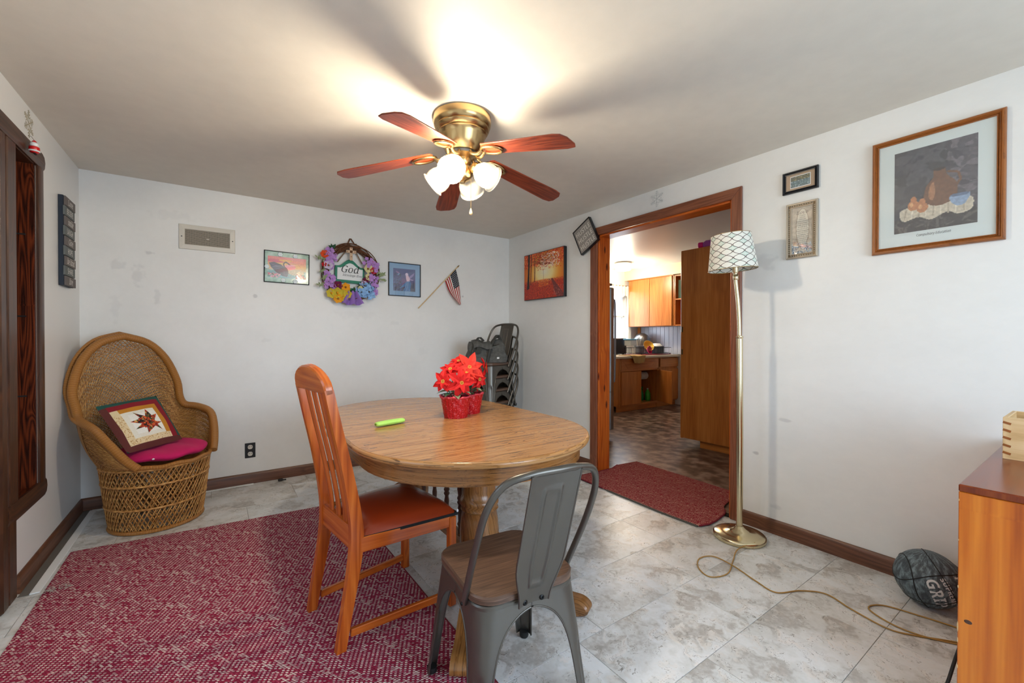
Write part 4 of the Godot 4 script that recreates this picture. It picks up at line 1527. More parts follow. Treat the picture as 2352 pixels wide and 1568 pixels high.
	obj("flex", fx, cd, o)

# ---------------------------------------------------------------- dresser
func dresser() -> void:
	var o := thing("dresser", "orange pine dresser with dark worn top at the right wall", "dresser", Vector3(2.585, 0, 3.828))
	var w := 0.98
	var d := 0.55
	var h := 0.768
	obj("top_board", bx(Vector3(w / 2, h - 0.011, d / 2), Vector3(w + 0.006, 0.022, d), 0.003, Basis(), 0), M.dresser_top, o)
	obj("end_board", bx(Vector3(0.011, (h - 0.022) / 2, d / 2), Vector3(0.022, h - 0.022, d), 0.002, Basis(), 1), M.dresser_pine, o)
	obj("end_board", bx(Vector3(w - 0.011, (h - 0.022) / 2, d / 2), Vector3(0.022, h - 0.022, d), 0.002, Basis(), 1), M.dresser_pine, o)
	obj("back_board", bx(Vector3(w / 2, (h - 0.022) / 2 + 0.02, 0.008), Vector3(w - 0.044, h - 0.064, 0.012), 0.0, Basis(), 0), M.dresser_pine, o)
	obj("plinth", bx(Vector3(w / 2, 0.03, d - 0.03), Vector3(w - 0.05, 0.06, 0.02), 0.0, Basis(), 0), M.dresser_pine, o)
	for k in 3:
		var dr := obj("drawer_front", bx(Vector3(w / 2, 0.18 + k * 0.228, d - 0.012), Vector3(w - 0.05, 0.218, 0.02), 0.004, Basis(), 0), M.dresser_pine, o)
		for sx in [-0.25, 0.25]:
			var kn := S()
			lathe(kn, [Vector2(0.008, 0), Vector2(0.008, 0.012), Vector2(0.016, 0.018), Vector2(0.014, 0.026), Vector2(0, 0.028)], 14, xf_at(Vector3(w / 2 + sx, 0.18 + k * 0.228, d - 0.003), Vector3(90, 0, 0)))
			obj("knob", kn, M.dark_trim, dr)
	# chips of bare wood along the near edge and a dark knot in the end board
	var chips := S()
	for q in [[0.72, 0.002, 0.004], [0.6, 0.0015, 0.003], [0.46, 0.002, 0.005], [0.34, 0.0025, 0.016], [0.3, 0.002, 0.008], [0.22, 0.0025, 0.006], [0.12, 0.002, 0.004]]:
		ball(chips, Vector3(0.0015, q[0], 0.001), Vector3(0.0018, q[2], q[1]), 8, 6)
	obj("chipped_edge", chips, M.pale_pine, o)
	var kt := S()
	ball(kt, Vector3(0.0, 0.365, 0.022), Vector3(0.0012, 0.006, 0.009), 10, 6)
	obj("knot", kt, M.dark_trim, o)
	# a small finger-jointed pine box stands on it
	var b := thing("wooden_box", "small pale pine box with dovetailed corners standing on the dresser", "box", Vector3(3.1, h, 3.86))
	obj("side_board", bx(Vector3(0.006, 0.075, 0.09), Vector3(0.012, 0.15, 0.18), 0.001, Basis(), 2), M.pale_pine, b)
	obj("side_board", bx(Vector3(0.234, 0.075, 0.09), Vector3(0.012, 0.15, 0.18), 0.001, Basis(), 2), M.pale_pine, b)
	obj("side_board", bx(Vector3(0.12, 0.075, 0.006), Vector3(0.216, 0.15, 0.012), 0.001, Basis(), 0), M.pale_pine, b)
	obj("side_board", bx(Vector3(0.12, 0.075, 0.174), Vector3(0.216, 0.15, 0.012), 0.001, Basis(), 0), M.pale_pine, b)
	obj("bottom_board", bx(Vector3(0.12, 0.004, 0.09), Vector3(0.216, 0.008, 0.156)), M.pale_pine, b)
	for k in 5:
		obj("dovetail", bx(Vector3(-0.0002, 0.022 + k * 0.027, 0.01), Vector3(0.001, 0.008, 0.02), 0.0, Basis(Vector3.RIGHT, 0.3)), M.frame_oak, b)
	var cb := thing("power_cord", "black power cord hanging down beside the dresser", "cord", Vector3(2.585, 0, 3.828))
	var s := S()
	tube(s, curve([Vector3(0.24, 0.004, -0.06), Vector3(0.12, 0.006, -0.1), Vector3(0.02, 0.05, -0.07), Vector3(0.02, 0.12, -0.03), Vector3(0.1, 0.2, -0.016), Vector3(0.3, 0.26, -0.01)], 8), 0.0045, 8)
	obj("cable", s, M.rubber, cb)

# ---------------------------------------------------------------- wicker chair
func wick_rim(t: float) -> Vector3:
	# the chair's front edge, t from -1 (left arm's foot) over the top (0) to 1 (right arm's foot)
	var r := [Vector3(0, 1.21, -0.335), Vector3(0.14, 1.165, -0.325), Vector3(0.245, 1.05, -0.305), Vector3(0.305, 0.88, -0.275), Vector3(0.303, 0.765, -0.245), Vector3(0.312, 0.708, -0.205), Vector3(0.338, 0.695, -0.12), Vector3(0.345, 0.66, 0.0), Vector3(0.318, 0.575, 0.075), Vector3(0.27, 0.47, 0.14), Vector3(0.232, 0.418, 0.178)]
	var a := absf(t) * (r.size() - 1)
	var i := mini(int(a), r.size() - 2)
	var p: Vector3 = r[i].cubic_interpolate(r[i + 1], r[maxi(i - 1, 0)], r[mini(i + 2, r.size() - 1)], a - i)
	return Vector3(p.x * signf(t) if t != 0.0 else 0.0, p.y, p.z)

func wick_seat(g: float, y: float) -> Vector3:
	# the basket under the seat: angle g (0 = front), height y
	var k := clampf(y / 0.41, 0.0, 1.0)
	var r := lerpf(0.232, 0.282, pow(k, 0.8))
	return Vector3(sin(g) * r, y, cos(g) * r * 0.98)

func wick_shell(t: float, v: float) -> Vector3:
	# back and arms: v = 0 at the rim, 1 at the seat
	var top := wick_rim(t)
	var g := signf(t) * (PI - absf(t) * (PI - 0.95)) if t != 0.0 else PI
	var low := wick_seat(g, 0.41)
	var p := top.lerp(low, v)
	var out := Vector3(p.x, 0, p.z - 0.05).normalized()
	return p + out * 0.02 * sin(v * PI)

func wicker_chair() -> void:
	var o := thing("wicker_chair", "round-backed brown wicker chair in the corner with a pink seat cushion", "chair", Vector3(0.452, 0.0, 0.468), deg_to_rad(38.0))
	var reed := mat("reed", Color.WHITE, 0.5)
	reed.albedo_texture = tex(blotch_im(256, 256, 611, 0.04, [[0.0, rgb(122, 76, 34)], [0.45, rgb(180, 126, 64)], [0.7, rgb(208, 156, 88)], [1.0, rgb(230, 192, 130)]], 3))
	reed.uv1_scale = Vector3(3, 9, 1)
	var wrap_im := Image.create(64, 64, false, Image.FORMAT_RGB8)
	var wh := Image.create(64, 64, false, Image.FORMAT_RGB8)
	for k in 64:
		var c: Color = [rgb(196, 134, 60), rgb(178, 116, 46), rgb(206, 148, 76), rgb(168, 106, 42)][(k / 4) % 4]
		wrap_im.fill_rect(Rect2i(k, 0, 1, 64), c if k % 4 else rgb(116, 70, 26))
		var e: float = [0.05, 0.7, 1.0, 0.7][k % 4]
		wh.fill_rect(Rect2i(k, 0, 1, 64), Color(e, e, e))
	var wrap := mat("wrapped_cane", Color.WHITE, 0.42)
	wrap.albedo_texture = tex(wrap_im)
	wrap.uv1_scale = Vector3(18, 12, 1)
	wrap.heightmap_enabled = true
	wrap.heightmap_texture = tex(wh)
	wrap.heightmap_scale = 0.15
	# back and arms: slanting reeds both ways and level ones behind
	var n := 104
	var fam := S()
	for dirn in [-1.0, 1.0]:
		for k in range(-46, n + 46):
			var pts := []
			for j in 9:
				var v := j / 8.0
				var t: float = -1.0 + 2.0 * (k + dirn * 34.0 * (v - 0.5)) / n
				if absf(t) <= 0.995:
					var p := wick_shell(t, v)
					pts.append(p + Vector3(p.x, 0, p.z).normalized() * (0.0016 * dirn))
			if pts.size() > 1:
				tube(fam, pts, 0.0029 + 0.0005 * sin(k * 3.7), 4)
	var w1 := obj("back_weave", fam, reed, o)
	w1.set_meta("kind", "stuff")
	var lev := S()
	for k in 60:
		var v := (k + 0.5) / 60.0
		var pts := []
		for j in 49:
			var t := -0.6 + 1.2 * j / 48.0
			var p := wick_shell(t, v)
			pts.append(p + Vector3(p.x, 0, p.z).normalized() * 0.005)
		tube(lev, pts, 0.0021, 3)
	var w2 := obj("back_rounds", lev, reed, o)
	w2.set_meta("kind", "stuff")
	# basket base: crossing reeds in two slants
	var bs := S()
	var inner := S()
	for layer in [[1.0, 64, 0.0039], [0.95, 48, 0.0036]]:
		for dirn in [-1.0, 1.0]:
			for k in layer[1]:
				var pts := []
				for j in 11:
					var v := j / 10.0
					var y := lerpf(0.012, 0.41, v)
					var g: float = TAU * (k + dirn * 8.0 * v + 0.15 * sin(k * 2.3)) / layer[1]
					var p := wick_seat(g, y)
					p.x *= layer[0]
					p.z *= layer[0]
					pts.append(p + Vector3(p.x, 0, p.z).normalized() * (0.004 * dirn))
				tube(bs if layer[0] == 1.0 else inner, pts, layer[2], 4)
	var w3 := obj("base_weave", bs, reed, o)
	var w4 := obj("inner_weave", inner, reed, o)
	w4.set_meta("kind", "stuff")
	w3.set_meta("kind", "stuff")
	for y in [0.40, 0.30, 0.155, 0.012]:
		var pts := []
		for j in 48:
			var p := wick_seat(TAU * j / 48.0, y)
			pts.append(p + Vector3(p.x, 0, p.z).normalized() * 0.004)
		var st := S()
		tube(st, pts, 0.007 if y > 0.02 else 0.012, 8, true)
		obj("basket_hoop", st, reed if y > 0.02 else wrap, o)
	# fat wrapped roll along the front edge, and a thin outer hoop joined to it by little loops
	var roll := []
	var hoop := []
	for j in 81:
		var t := -1.0 + 2.0 * j / 80.0
		var p := wick_rim(t)
		roll.append(p + Vector3(0, 0, 0.012))
		var c := Vector3(p.x * 1.03, p.y + 0.022 * (1.0 - absf(t)), p.z - 0.034)
		hoop.append(c)
	var rs := S()
	tube(rs, roll, 0.024, 12)
	obj("rim_roll", rs, wrap, o)
	var hs := S()
	tube(hs, hoop, 0.011, 8)
	obj("outer_hoop", hs, wrap, o)
	var lo := S()
	for j in range(1, 80):
		tube(lo, [roll[j] + Vector3(0, 0, -0.01), (roll[j] + hoop[j]) * 0.5 + Vector3(0, 0.004, 0), hoop[j]], 0.0022, 4)
	var lp := obj("rim_loops", lo, reed, o)
	lp.set_meta("kind", "stuff")
	# front edge of the seat, wrapped
	var fe := []
	for j in 21:
		var g := -0.95 + 1.9 * j / 20.0
		fe.append(wick_seat(g, 0.412) + Vector3(0, 0.004 * sin(j * 1.0), 0))
	var fs := S()
	tube(fs, fe, 0.014, 8)
	obj("seat_edge", fs, wrap, o)
	var sd := S()
	lathe(sd, [Vector2(0, 0.385), Vector2(0.262, 0.385), Vector2(0.262, 0.395), Vector2(0, 0.398)], 32)
	obj("seat_deck", sd, reed, o)

	# magenta cushion on the seat
	var cm := mat("magenta_cloth", rgb(198, 8, 92), 0.85)
	cm.rim_enabled = true
	cm.rim = 0.3
	var cu := S()
	var f := func(u: float, v: float) -> Vector3:
		var a := TAU * u
		var t := PI * v
		var d := Vector3(signf(sin(t)) * pow(absf(sin(t)), 0.5) * cos(a), signf(cos(t)) * pow(absf(cos(t)), 0.9), pow(absf(sin(t)), 0.5) * sin(a))
		return Vector3(d.x * 0.252, 0.462 + d.y * 0.036 + 0.006 * sin(d.x * 9.0 + 1.0), d.z * 0.245 + 0.03)
	sheet(cu, 40, 16, f)
	var c2 := thing("seat_cushion", "bright pink round seat cushion on the wicker chair", "cushion", Vector3(0.452, 0.0, 0.468), deg_to_rad(38.0))
	obj("cover", cu, cm, c2)
	var sp := S()
	ball(sp, Vector3(-0.165, 0.462, 0.215), Vector3(0.008, 0.005, 0.006), 8, 6)
	obj("worn_spot", sp, M.white_paper, c2)

	# patchwork pillow leaning on the cushion
	var im := quilt_im()
	var qm := mat("patchwork", Color.WHITE, 0.85)
	qm.albedo_texture = tex(im)
	qm.texture_repeat = false
	var green := mat("pillow_back", rgb(26, 74, 66), 0.9)
	var pl := thing("patchwork_pillow", "square patchwork pillow with a printed maple leaf leaning in the wicker chair", "pillow", Vector3(0.452, 0.0, 0.468), deg_to_rad(38.0))
	# corners in the chair's frame: top left, top right, bottom right, bottom left
	var tl := Vector3(-0.268, 0.78, -0.12)
	var tr := Vector3(0.115, 0.795, -0.19)
	var br := Vector3(0.115, 0.51, 0.06)
	var bl := Vector3(-0.262, 0.515, 0.15)
	var nrm := (tr - tl).cross(bl - tl).normalized() * -1.0
	for side in [1.0, -1.0]:
		var st := S()
		var g := func(u: float, v: float) -> Vector3:
			var p := tl.lerp(tr, u).lerp(bl.lerp(br, u), v)
			var e := pow(clampf(sin(PI * u) * sin(PI * v), 0.0, 1.0), 0.5)
			var pinch := 1.0 - 0.05 * sin(PI * u) * (1.0 - sin(PI * v))
			return p + nrm * side * (0.04 * e + 0.004 * sin(u * 17.0) * sin(v * 13.0) * e) + Vector3(0, 0.0 * pinch, 0)
		sheet(st, 24, 24, g)
		obj("front_cover" if side > 0 else "back_cover", st, qm if side > 0 else green, pl)

func quilt_im() -> Image:
	var n := 512
	var im := Image.create(n, n, false, Image.FORMAT_RGB8)
	im.fill(rgb(236, 226, 200))
	# strips of the log-cabin border
	im.fill_rect(Rect2i(0, 0, n, 44), rgb(28, 84, 76))
	im.fill_rect(Rect2i(478, 0, 34, n), rgb(28, 84, 76))
	im.fill_rect(Rect2i(44, 44, 434, 56), rgb(140, 14, 34))
	im.fill_rect(Rect2i(424, 44, 54, 424), rgb(140, 14, 34))
	im.fill_rect(Rect2i(100, 100, 324, 46), rgb(202, 134, 36))
	im.fill_rect(Rect2i(378, 100, 46, 368), rgb(202, 134, 36))
	im.fill_rect(Rect2i(0, 44, 44, 468), rgb(96, 42, 38))
	im.fill_rect(Rect2i(0, 466, 512, 46), rgb(96, 42, 38))
	im.fill_rect(Rect2i(44, 100, 56, 366), rgb(232, 212, 170))
	im.fill_rect(Rect2i(44, 414, 380, 52), rgb(232, 212, 170))
	dapple(im, 90, Rect2(46, 150, 50, 310), Vector2(3, 7), [rgb(204, 168, 116), rgb(190, 150, 96), rgb(222, 190, 140)])
	dapple(im, 90, Rect2(60, 418, 350, 44), Vector2(3, 7), [rgb(204, 168, 116), rgb(180, 140, 90), rgb(222, 190, 140)])
	im.fill_rect(Rect2i(100, 146, 278, 268), rgb(240, 236, 222))
	im.fill_rect(Rect2i(140, 180, 238, 200), rgb(248, 246, 238))
	# leaf of printed triangles
	var mask := Image.create(n, n, false, Image.FORMAT_RGB8)
	mask.fill(Color.BLACK)
	for p in [[Vector2(240, 280), Vector2(190, 160), Vector2(300, 250)], [Vector2(250, 260), Vector2(300, 150), Vector2(330, 270)], [Vector2(270, 240), Vector2(372, 220), Vector2(310, 300)], [Vector2(220, 240), Vector2(130, 250), Vector2(230, 310)], [Vector2(210, 290), Vector2(140, 330), Vector2(270, 330)], [Vector2(300, 280), Vector2(380, 310), Vector2(280, 340)], [Vector2(230, 300), Vector2(220, 390), Vector2(320, 330)], [Vector2(200, 230), Vector2(330, 230), Vector2(330, 340), Vector2(210, 340)], [Vector2(290, 320), Vector2(350, 390), Vector2(330, 310)]]:
		fillpoly(mask, PackedVector2Array(p), Color.WHITE)
	var leafy := Image.create(n, n, false, Image.FORMAT_RGB8)
	leafy.fill(rgb(50, 26, 20))
	dapple(leafy, 420, Rect2(110, 140, 290, 270), Vector2(7, 16), [rgb(196, 74, 30), rgb(222, 100, 44), rgb(160, 40, 28), rgb(74, 84, 46), rgb(214, 170, 96), rgb(60, 30, 24), rgb(180, 56, 30)])
	for y in range(130, 420):
		for x in range(100, 400):
			if mask.get_pixel(x, y).r > 0.5:
				im.set_pixel(x, y, leafy.get_pixel(x, y))
	mottle(im, 71, 0.07, 0.15)
	return im

# ---------------------------------------------------------------- things on the back wall
func frame_of(parent: Node3D, w: float, h: float, prof: PackedVector2Array, m: Material, called := "frame_rail") -> void:
	# four mitred rails round a w x h opening centred on the origin, in the local x, y plane; profile x = outwards, y = towards the viewer (+z)
	var pw := 0.0
	for p in prof:
		pw = maxf(pw, p.x)
	for k in 4:
		var len := (w if k % 2 == 0 else h)
		var off := (h if k % 2 == 0 else w) / 2
		var st := S()
		var rot := Basis(Vector3(0, 0, 1), k * PI / 2)
		var n := prof.size()
		for i in n:
			var a := prof[i]
			var b := prof[(i + 1) % n]
			var c := []
			for e in [[a, -1.0], [a, 1.0], [b, 1.0], [b, -1.0]]:
				var q: Vector2 = e[0]
				c.append(rot * Vector3(e[1] * (len / 2 + q.x), -(off + q.x), q.y))
			var g := rng.randf() * 0.02
			quad(st, c[3], c[2], c[1], c[0], Vector2(-len / 2, b.x + g + b.y), Vector2(len / 2, b.x + g + b.y), Vector2(len / 2, a.x + g + a.y), Vector2(-len / 2, a.x + g + a.y))
		obj(called, st, m, parent)

func glaze(parent: Node3D, w: float, h: float, z: float) -> void:
	obj("glass", bx(Vector3(0, 0, z), Vector3(w, h, 0.0016)), M.picture_glass, parent)

func flat_print(parent: Node3D, called: String, w: float, h: float, z: float, m: Material, at := Vector2.ZERO) -> void:
	var st := S()
	var a := Vector3(at.x - w / 2, at.y + h / 2, z)
	quad(st, a + Vector3(0, -h, 0), a + Vector3(w, -h, 0), a + Vector3(w, 0, 0), a, Vector2(0, 1), Vector2(1, 1), Vector2(1, 0), Vector2(0, 0))
	obj(called, st, m, parent)

func text_on(parent: Node3D, called: String, words: String, size: float, face: String, at: Vector3, m: Material, slant := 0.0, bold := 400, turn := 0.0, stretch := 1.0) -> void:
	var b := Basis(Vector3(0, 0, 1), turn)
	var how := func(p: Vector3) -> Vector3:
		return at + b * Vector3(p.x * stretch, p.y, 0)
	put(called, letters(words, size, face, how, slant, bold), m, parent)

func back_wall_things() -> void:
	var pg := mat("picture_glass", Color(1, 1, 1, 0.03), 0.01)
	pg.transparency = BaseMaterial3D.TRANSPARENCY_ALPHA
	# air return grille
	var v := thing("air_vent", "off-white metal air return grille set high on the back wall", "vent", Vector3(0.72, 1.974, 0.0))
	obj("backing", bx(Vector3(0, 0, 0.0015), Vector3(0.30, 0.14, 0.003)), mat("duct_shade", rgb(62, 58, 52), 0.9), v)  # dark grey sheet, paints the shade of the duct behind the grille
	frame_of(v, 0.286, 0.116, PackedVector2Array([Vector2(0, 0.002), Vector2(0, 0.01), Vector2(0.004, 0.012), Vector2(0.034, 0.009), Vector2(0.037, 0.002)]), M.white_metal)
	var gr := S()
	for k in 15:
		box(gr, Vector3(0, -0.054 + k * 0.0077, 0.006), Vector3(0.286, 0.0042, 0.003), 0.0, Basis(Vector3.RIGHT, 0.35))
	for k in 28:
		box(gr, Vector3(-0.14 + k * 0.0104, 0, 0.0075), Vector3(0.0022, 0.116, 0.002))
	var gm := mat("vent_bars", rgb(168, 158, 142), 0.5)
	obj("louvres", gr, gm, v)
	obj("damper_lever", bx(Vector3(0.0, -0.005, 0.012), Vector3(0.018, 0.006, 0.006), 0.001), M.white_metal, v)
	for sx in [-0.162, 0.162]:
		var s := S()
		ball(s, Vector3(sx, 0, 0.011), Vector3(0.004, 0.004, 0.002), 8, 6)
		obj("screw", s, M.chair_screw, v)

	# black swan print in a leaded green glass border
	var sw := thing("swan_picture", "glass-bordered sunset print of a dark swan on the back wall", "picture", Vector3(1.273, 1.80, 0.0), 0.0)
	sw.rotation.z = -0.012
	obj("backing", bx(Vector3(0, 0, 0.004), Vector3(0.34, 0.262, 0.006)), M.white_paper, sw)
	var gi := blotch_im(128, 96, 33, 0.05, [[0.0, rgb(140, 176, 160)], [0.5, rgb(172, 206, 190)], [1.0, rgb(196, 222, 214)]], 3)
	flat_print(sw, "border_glass", 0.34, 0.262, 0.0075, print_mat("green_glass", gi, 0.12))
	flat_print(sw, "print", 0.292, 0.178, 0.009, print_mat("swan_print", swan_im(), 0.25))
	glaze(sw, 0.34, 0.262, 0.0115)
	frame_of(sw, 0.334, 0.256, PackedVector2Array([Vector2(0, 0.002), Vector2(0, 0.014), Vector2(0.003, 0.016), Vector2(0.006, 0.013), Vector2(0.006, 0.002)]), M.black_frame, "lead_strip")
	var clear := mat("glass_drop", Color(0.93, 0.97, 0.98), 0.06)
	clear.clearcoat_enabled = true
	for p in [Vector2(-0.055, 0.108), Vector2(0.06, 0.104), Vector2(-0.03, -0.108), Vector2(0.062, -0.112), Vector2(-0.152, -0.004)]:
		var st := S()
		for k in 6:
			var a := TAU * k / 6
			ball(st, Vector3(p.x + cos(a) * 0.011, p.y + sin(a) * 0.011, 0.015), Vector3(0.0085, 0.0085, 0.005), 8, 6)
		ball(st, Vector3(p.x, p.y, 0.017), Vector3(0.008, 0.008, 0.005), 8, 6)
		obj("glass_flower", st, clear, sw)

	# small blue picture
	var bp := thing("blue_picture", "black-framed print of a pale winged figure with blue mount", "picture", Vector3(2.318, 1.781, 0.0))
	obj("mount", bx(Vector3(0, 0, 0.005), Vector3(0.322, 0.322, 0.006)), mat("blue_mount", rgb(132, 172, 208), 0.8), bp)
	flat_print(bp, "print", 0.228, 0.222, 0.0086, print_mat("fairy_print", fairy_im(), 0.4), Vector2(-0.004, -0.002))
	glaze(bp, 0.322, 0.322, 0.012)
	frame_of(bp, 0.318, 0.316, PackedVector2Array([Vector2(0, 0.002), Vector2(0, 0.017), Vector2(0.002, 0.018), Vector2(0.0065, 0.018), Vector2(0.0075, 0.016), Vector2(0.0075, 0.002)]), M.black_frame)

	wreath()
	flag()

	# outlet
	var ou := thing("wall_outlet", "black double power outlet low on the back wall", "outlet", Vector3(0.998, 0.274, 0.0))
	obj("cover_plate", bx(Vector3(0, 0, 0.003), Vector3(0.074, 0.122, 0.006), 0.002), M.black_plastic, ou)
	for sy in [-0.028, 0.028]:
		var r := S()
		prism(r, rounded(0.034, 0.034, 0.014, 4), 0.004, xf_at(Vector3(0, sy, 0.0075)))
		var rc := obj("receptacle", r, M.white_metal, ou)
		for sx in [-0.007, 0.007]:
			obj("slot", bx(Vector3(sx, sy + 0.004, 0.0098), Vector3(0.003, 0.011, 0.001)), M.black_gap, rc)

func swan_im() -> Image:
	var w := 320
	var h := 200
	var im := Image.create(w, h, false, Image.FORMAT_RGB8)
	for y in h:
		var t := float(y) / h
		im.fill_rect(Rect2i(0, y, w, 1), ramp([[0.0, rgb(226, 110, 120)], [0.25, rgb(232, 140, 110)], [0.42, rgb(226, 170, 96)], [0.6, rgb(214, 186, 140)], [0.68, rgb(116, 178, 186)], [1.0, rgb(96, 160, 170)]], t))
	ell(im, Vector2(60, 40), Vector2(70, 16), rgb(212, 84, 110))
	ell(im, Vector2(150, 34), Vector2(60, 10), rgb(236, 170, 70))
	ell(im, Vector2(250, 40), Vector2(60, 12), rgb(236, 120, 96))
	ell(im, Vector2(120, 66), Vector2(60, 8), rgb(236, 190, 96))
	ell(im, Vector2(185, 92), Vector2(46, 26), rgb(230, 130, 150))
	ell(im, Vector2(235, 140), Vector2(70, 30), rgb(206, 186, 150))
	# wing and body
	fillpoly(im, PackedVector2Array([Vector2(10, 66), Vector2(50, 54), Vector2(110, 74), Vector2(150, 110), Vector2(172, 150), Vector2(160, 188), Vector2(120, 182), Vector2(70, 150), Vector2(30, 110)]), rgb(50, 44, 72))
	for k in 7:
		stroke(im, [Vector2(14 + k * 6, 64 + k * 9), Vector2(80 + k * 8, 96 + k * 8), Vector2(140, 140 + k * 6)], 5.0, [rgb(92, 50, 96), rgb(64, 72, 104), rgb(40, 34, 56)][k % 3])
	# neck and head
	stroke(im, [Vector2(166, 140), Vector2(158, 112), Vector2(136, 92), Vector2(128, 70), Vector2(136, 52), Vector2(152, 48), Vector2(168, 58), Vector2(178, 68)], 10.0, rgb(44, 26, 36))
	ell(im, Vector2(150, 47), Vector2(10, 6), rgb(44, 26, 36))
	fillpoly(im, PackedVector2Array([Vector2(176, 62), Vector2(192, 70), Vector2(178, 74)]), rgb(170, 40, 50))
	# rosy flowers
	dapple(im, 60, Rect2(0, 160, 100, 40), Vector2(4, 9), [rgb(232, 120, 140), rgb(210, 86, 110), rgb(244, 160, 170), rgb(80, 110, 70)])
	dapple(im, 60, Rect2(235, 160, 85, 40), Vector2(4, 9), [rgb(224, 90, 84), rgb(196, 60, 60), rgb(240, 130, 120), rgb(70, 100, 60)])
	dapple(im, 50, Rect2(165, 150, 80, 40), Vector2(1.5, 3), [rgb(150, 120, 90), rgb(120, 130, 90), rgb(200, 160, 140)])
	soften(im, 2)
	mottle(im, 12, 0.12, 0.08)
	return im

# blur a painted picture's hard outlines a little
func soften(im: Image, k: int) -> void:
	var w := im.get_width()
	var h := im.get_height()
	im.resize(w / k, h / k, Image.INTERPOLATE_BILINEAR)
	im.resize(w, h, Image.INTERPOLATE_CUBIC)

func fairy_im() -> Image:
	var n := 256
	var im := Image.create(n, n, false, Image.FORMAT_RGB8)
	for y in n:
		im.fill_rect(Rect2i(0, y, n, 1), ramp([[0.0, rgb(64, 84, 140)], [0.5, rgb(82, 74, 132)], [0.75, rgb(66, 62, 104)], [1.0, rgb(56, 64, 96)]], float(y) / n))
	ell(im, Vector2(110, 150), Vector2(50, 40), rgb(104, 76, 128))
	dapple(im, 90, Rect2(0, 60, 90, 190), Vector2(6, 18), [rgb(52, 66, 104), rgb(70, 84, 130), rgb(44, 54, 88), rgb(84, 96, 150)])
	dapple(im, 50, Rect2(180, 150, 76, 106), Vector2(6, 16), [rgb(66, 64, 92), rgb(52, 56, 84), rgb(84, 84, 110)])
	# wings
	fillpoly(im, PackedVector2Array([Vector2(180, 90), Vector2(246, 34), Vector2(240, 66), Vector2(196, 110)]), rgb(146, 132, 186))
	fillpoly(im, PackedVector2Array([Vector2(184, 110), Vector2(236, 118), Vector2(226, 130), Vector2(188, 124)]), rgb(160, 140, 186))
	# pale figure
	ell(im, Vector2(156, 64), Vector2(17, 20), rgb(222, 204, 226))
	fillpoly(im, PackedVector2Array([Vector2(144, 82), Vector2(172, 72), Vector2(192, 106), Vector2(186, 146), Vector2(160, 150), Vector2(148, 116)]), rgb(226, 192, 210))
	stroke(im, [Vector2(160, 100), Vector2(162, 140), Vector2(146, 160)], 9.0, rgb(230, 196, 208))
	# blue skirt
	fillpoly(im, PackedVector2Array([Vector2(158, 142), Vector2(196, 140), Vector2(206, 170), Vector2(196, 256), Vector2(110, 256), Vector2(140, 200), Vector2(70, 226), Vector2(120, 176)]), rgb(56, 118, 178))
	for k in 6:
		stroke(im, [Vector2(164 + k * 5, 150), Vector2(120 + k * 16, 250)], 4.0, [rgb(110, 164, 206), rgb(36, 84, 140)][k % 2])
	ell(im, Vector2(52, 46), Vector2(26, 8), rgb(150, 120, 170), 0.5)
	ell(im, Vector2(62, 66), Vector2(16, 8), rgb(120, 160, 200), -0.6)
	soften(im, 2)
	mottle(im, 14, 0.22, 0.12)
	return im

func blossom(st: SurfaceTool, c: Vector3, r: float, petals: int, facing: Vector3, cup := 0.35, ratio := 0.62) -> void:
	# a little flower of rounded petals round a centre
	var z := facing.normalized()
	var x := z.cross(Vector3(0.1, 1, 0.05)).normalized()
	var y := z.cross(x)
	var ph := rng.randf() * TAU
	for k in petals:
		var a := ph + TAU * k / petals
		var d := x * cos(a) + y * sin(a)
		var s := z.cross(d)
		var prev := []
		for j in 5:
			var t := j / 4.0
			var wdt := r * ratio * sin(PI * clampf(0.12 + t * 0.83, 0, 1))
			var p := c + d * r * t + z * r * cup * t * t
			var row := [p - s * wdt + z * 0.08 * r, p, p + s * wdt + z * 0.08 * r]
			if prev.size():
				for e in 2:
					var n: Vector3 = (prev[e + 1] - prev[e]).cross(row[e + 1] - prev[e])
					n = n.normalized() if n.length_squared() > 1e-16 else z
					tri(st, prev[e], prev[e + 1], row[e + 1], n, n, n, Vector2.ZERO, Vector2.ZERO, Vector2.ZERO)
					tri(st, prev[e], row[e + 1], row[e], n, n, n, Vector2.ZERO, Vector2.ZERO, Vector2.ZERO)
			prev = row

func leafy(st: SurfaceTool, a: Vector3, d: Vector3, len: float, wid: float, up: Vector3, droop := 0.15) -> void:
	# one pointed leaf
	var dir := d.normalized()
	var s := dir.cross(up).normalized()
	var n0 := s.cross(dir)
	var prev := []
	for j in 6:
		var t := j / 5.0
		var w := wid * sin(PI * pow(t, 0.75)) * 0.5 + 0.0003
		var p := a + dir * len * t - n0 * len * droop * t * t
		var row := [p - s * w + n0 * w * 0.35, p, p + s * w + n0 * w * 0.35]
		if prev.size():
			for e in 2:
				var n: Vector3 = (prev[e + 1] - prev[e]).cross(row[e + 1] - prev[e])
				n = n.normalized() if n.length_squared() > 1e-16 else n0
				tri(st, prev[e], prev[e + 1], row[e + 1], n, n, n, Vector2(t, 0), Vector2(t, 1), Vector2(t, 1))
				tri(st, prev[e], row[e + 1], row[e], n, n, n, Vector2(t, 0), Vector2(t, 1), Vector2(t, 0))
		prev = row

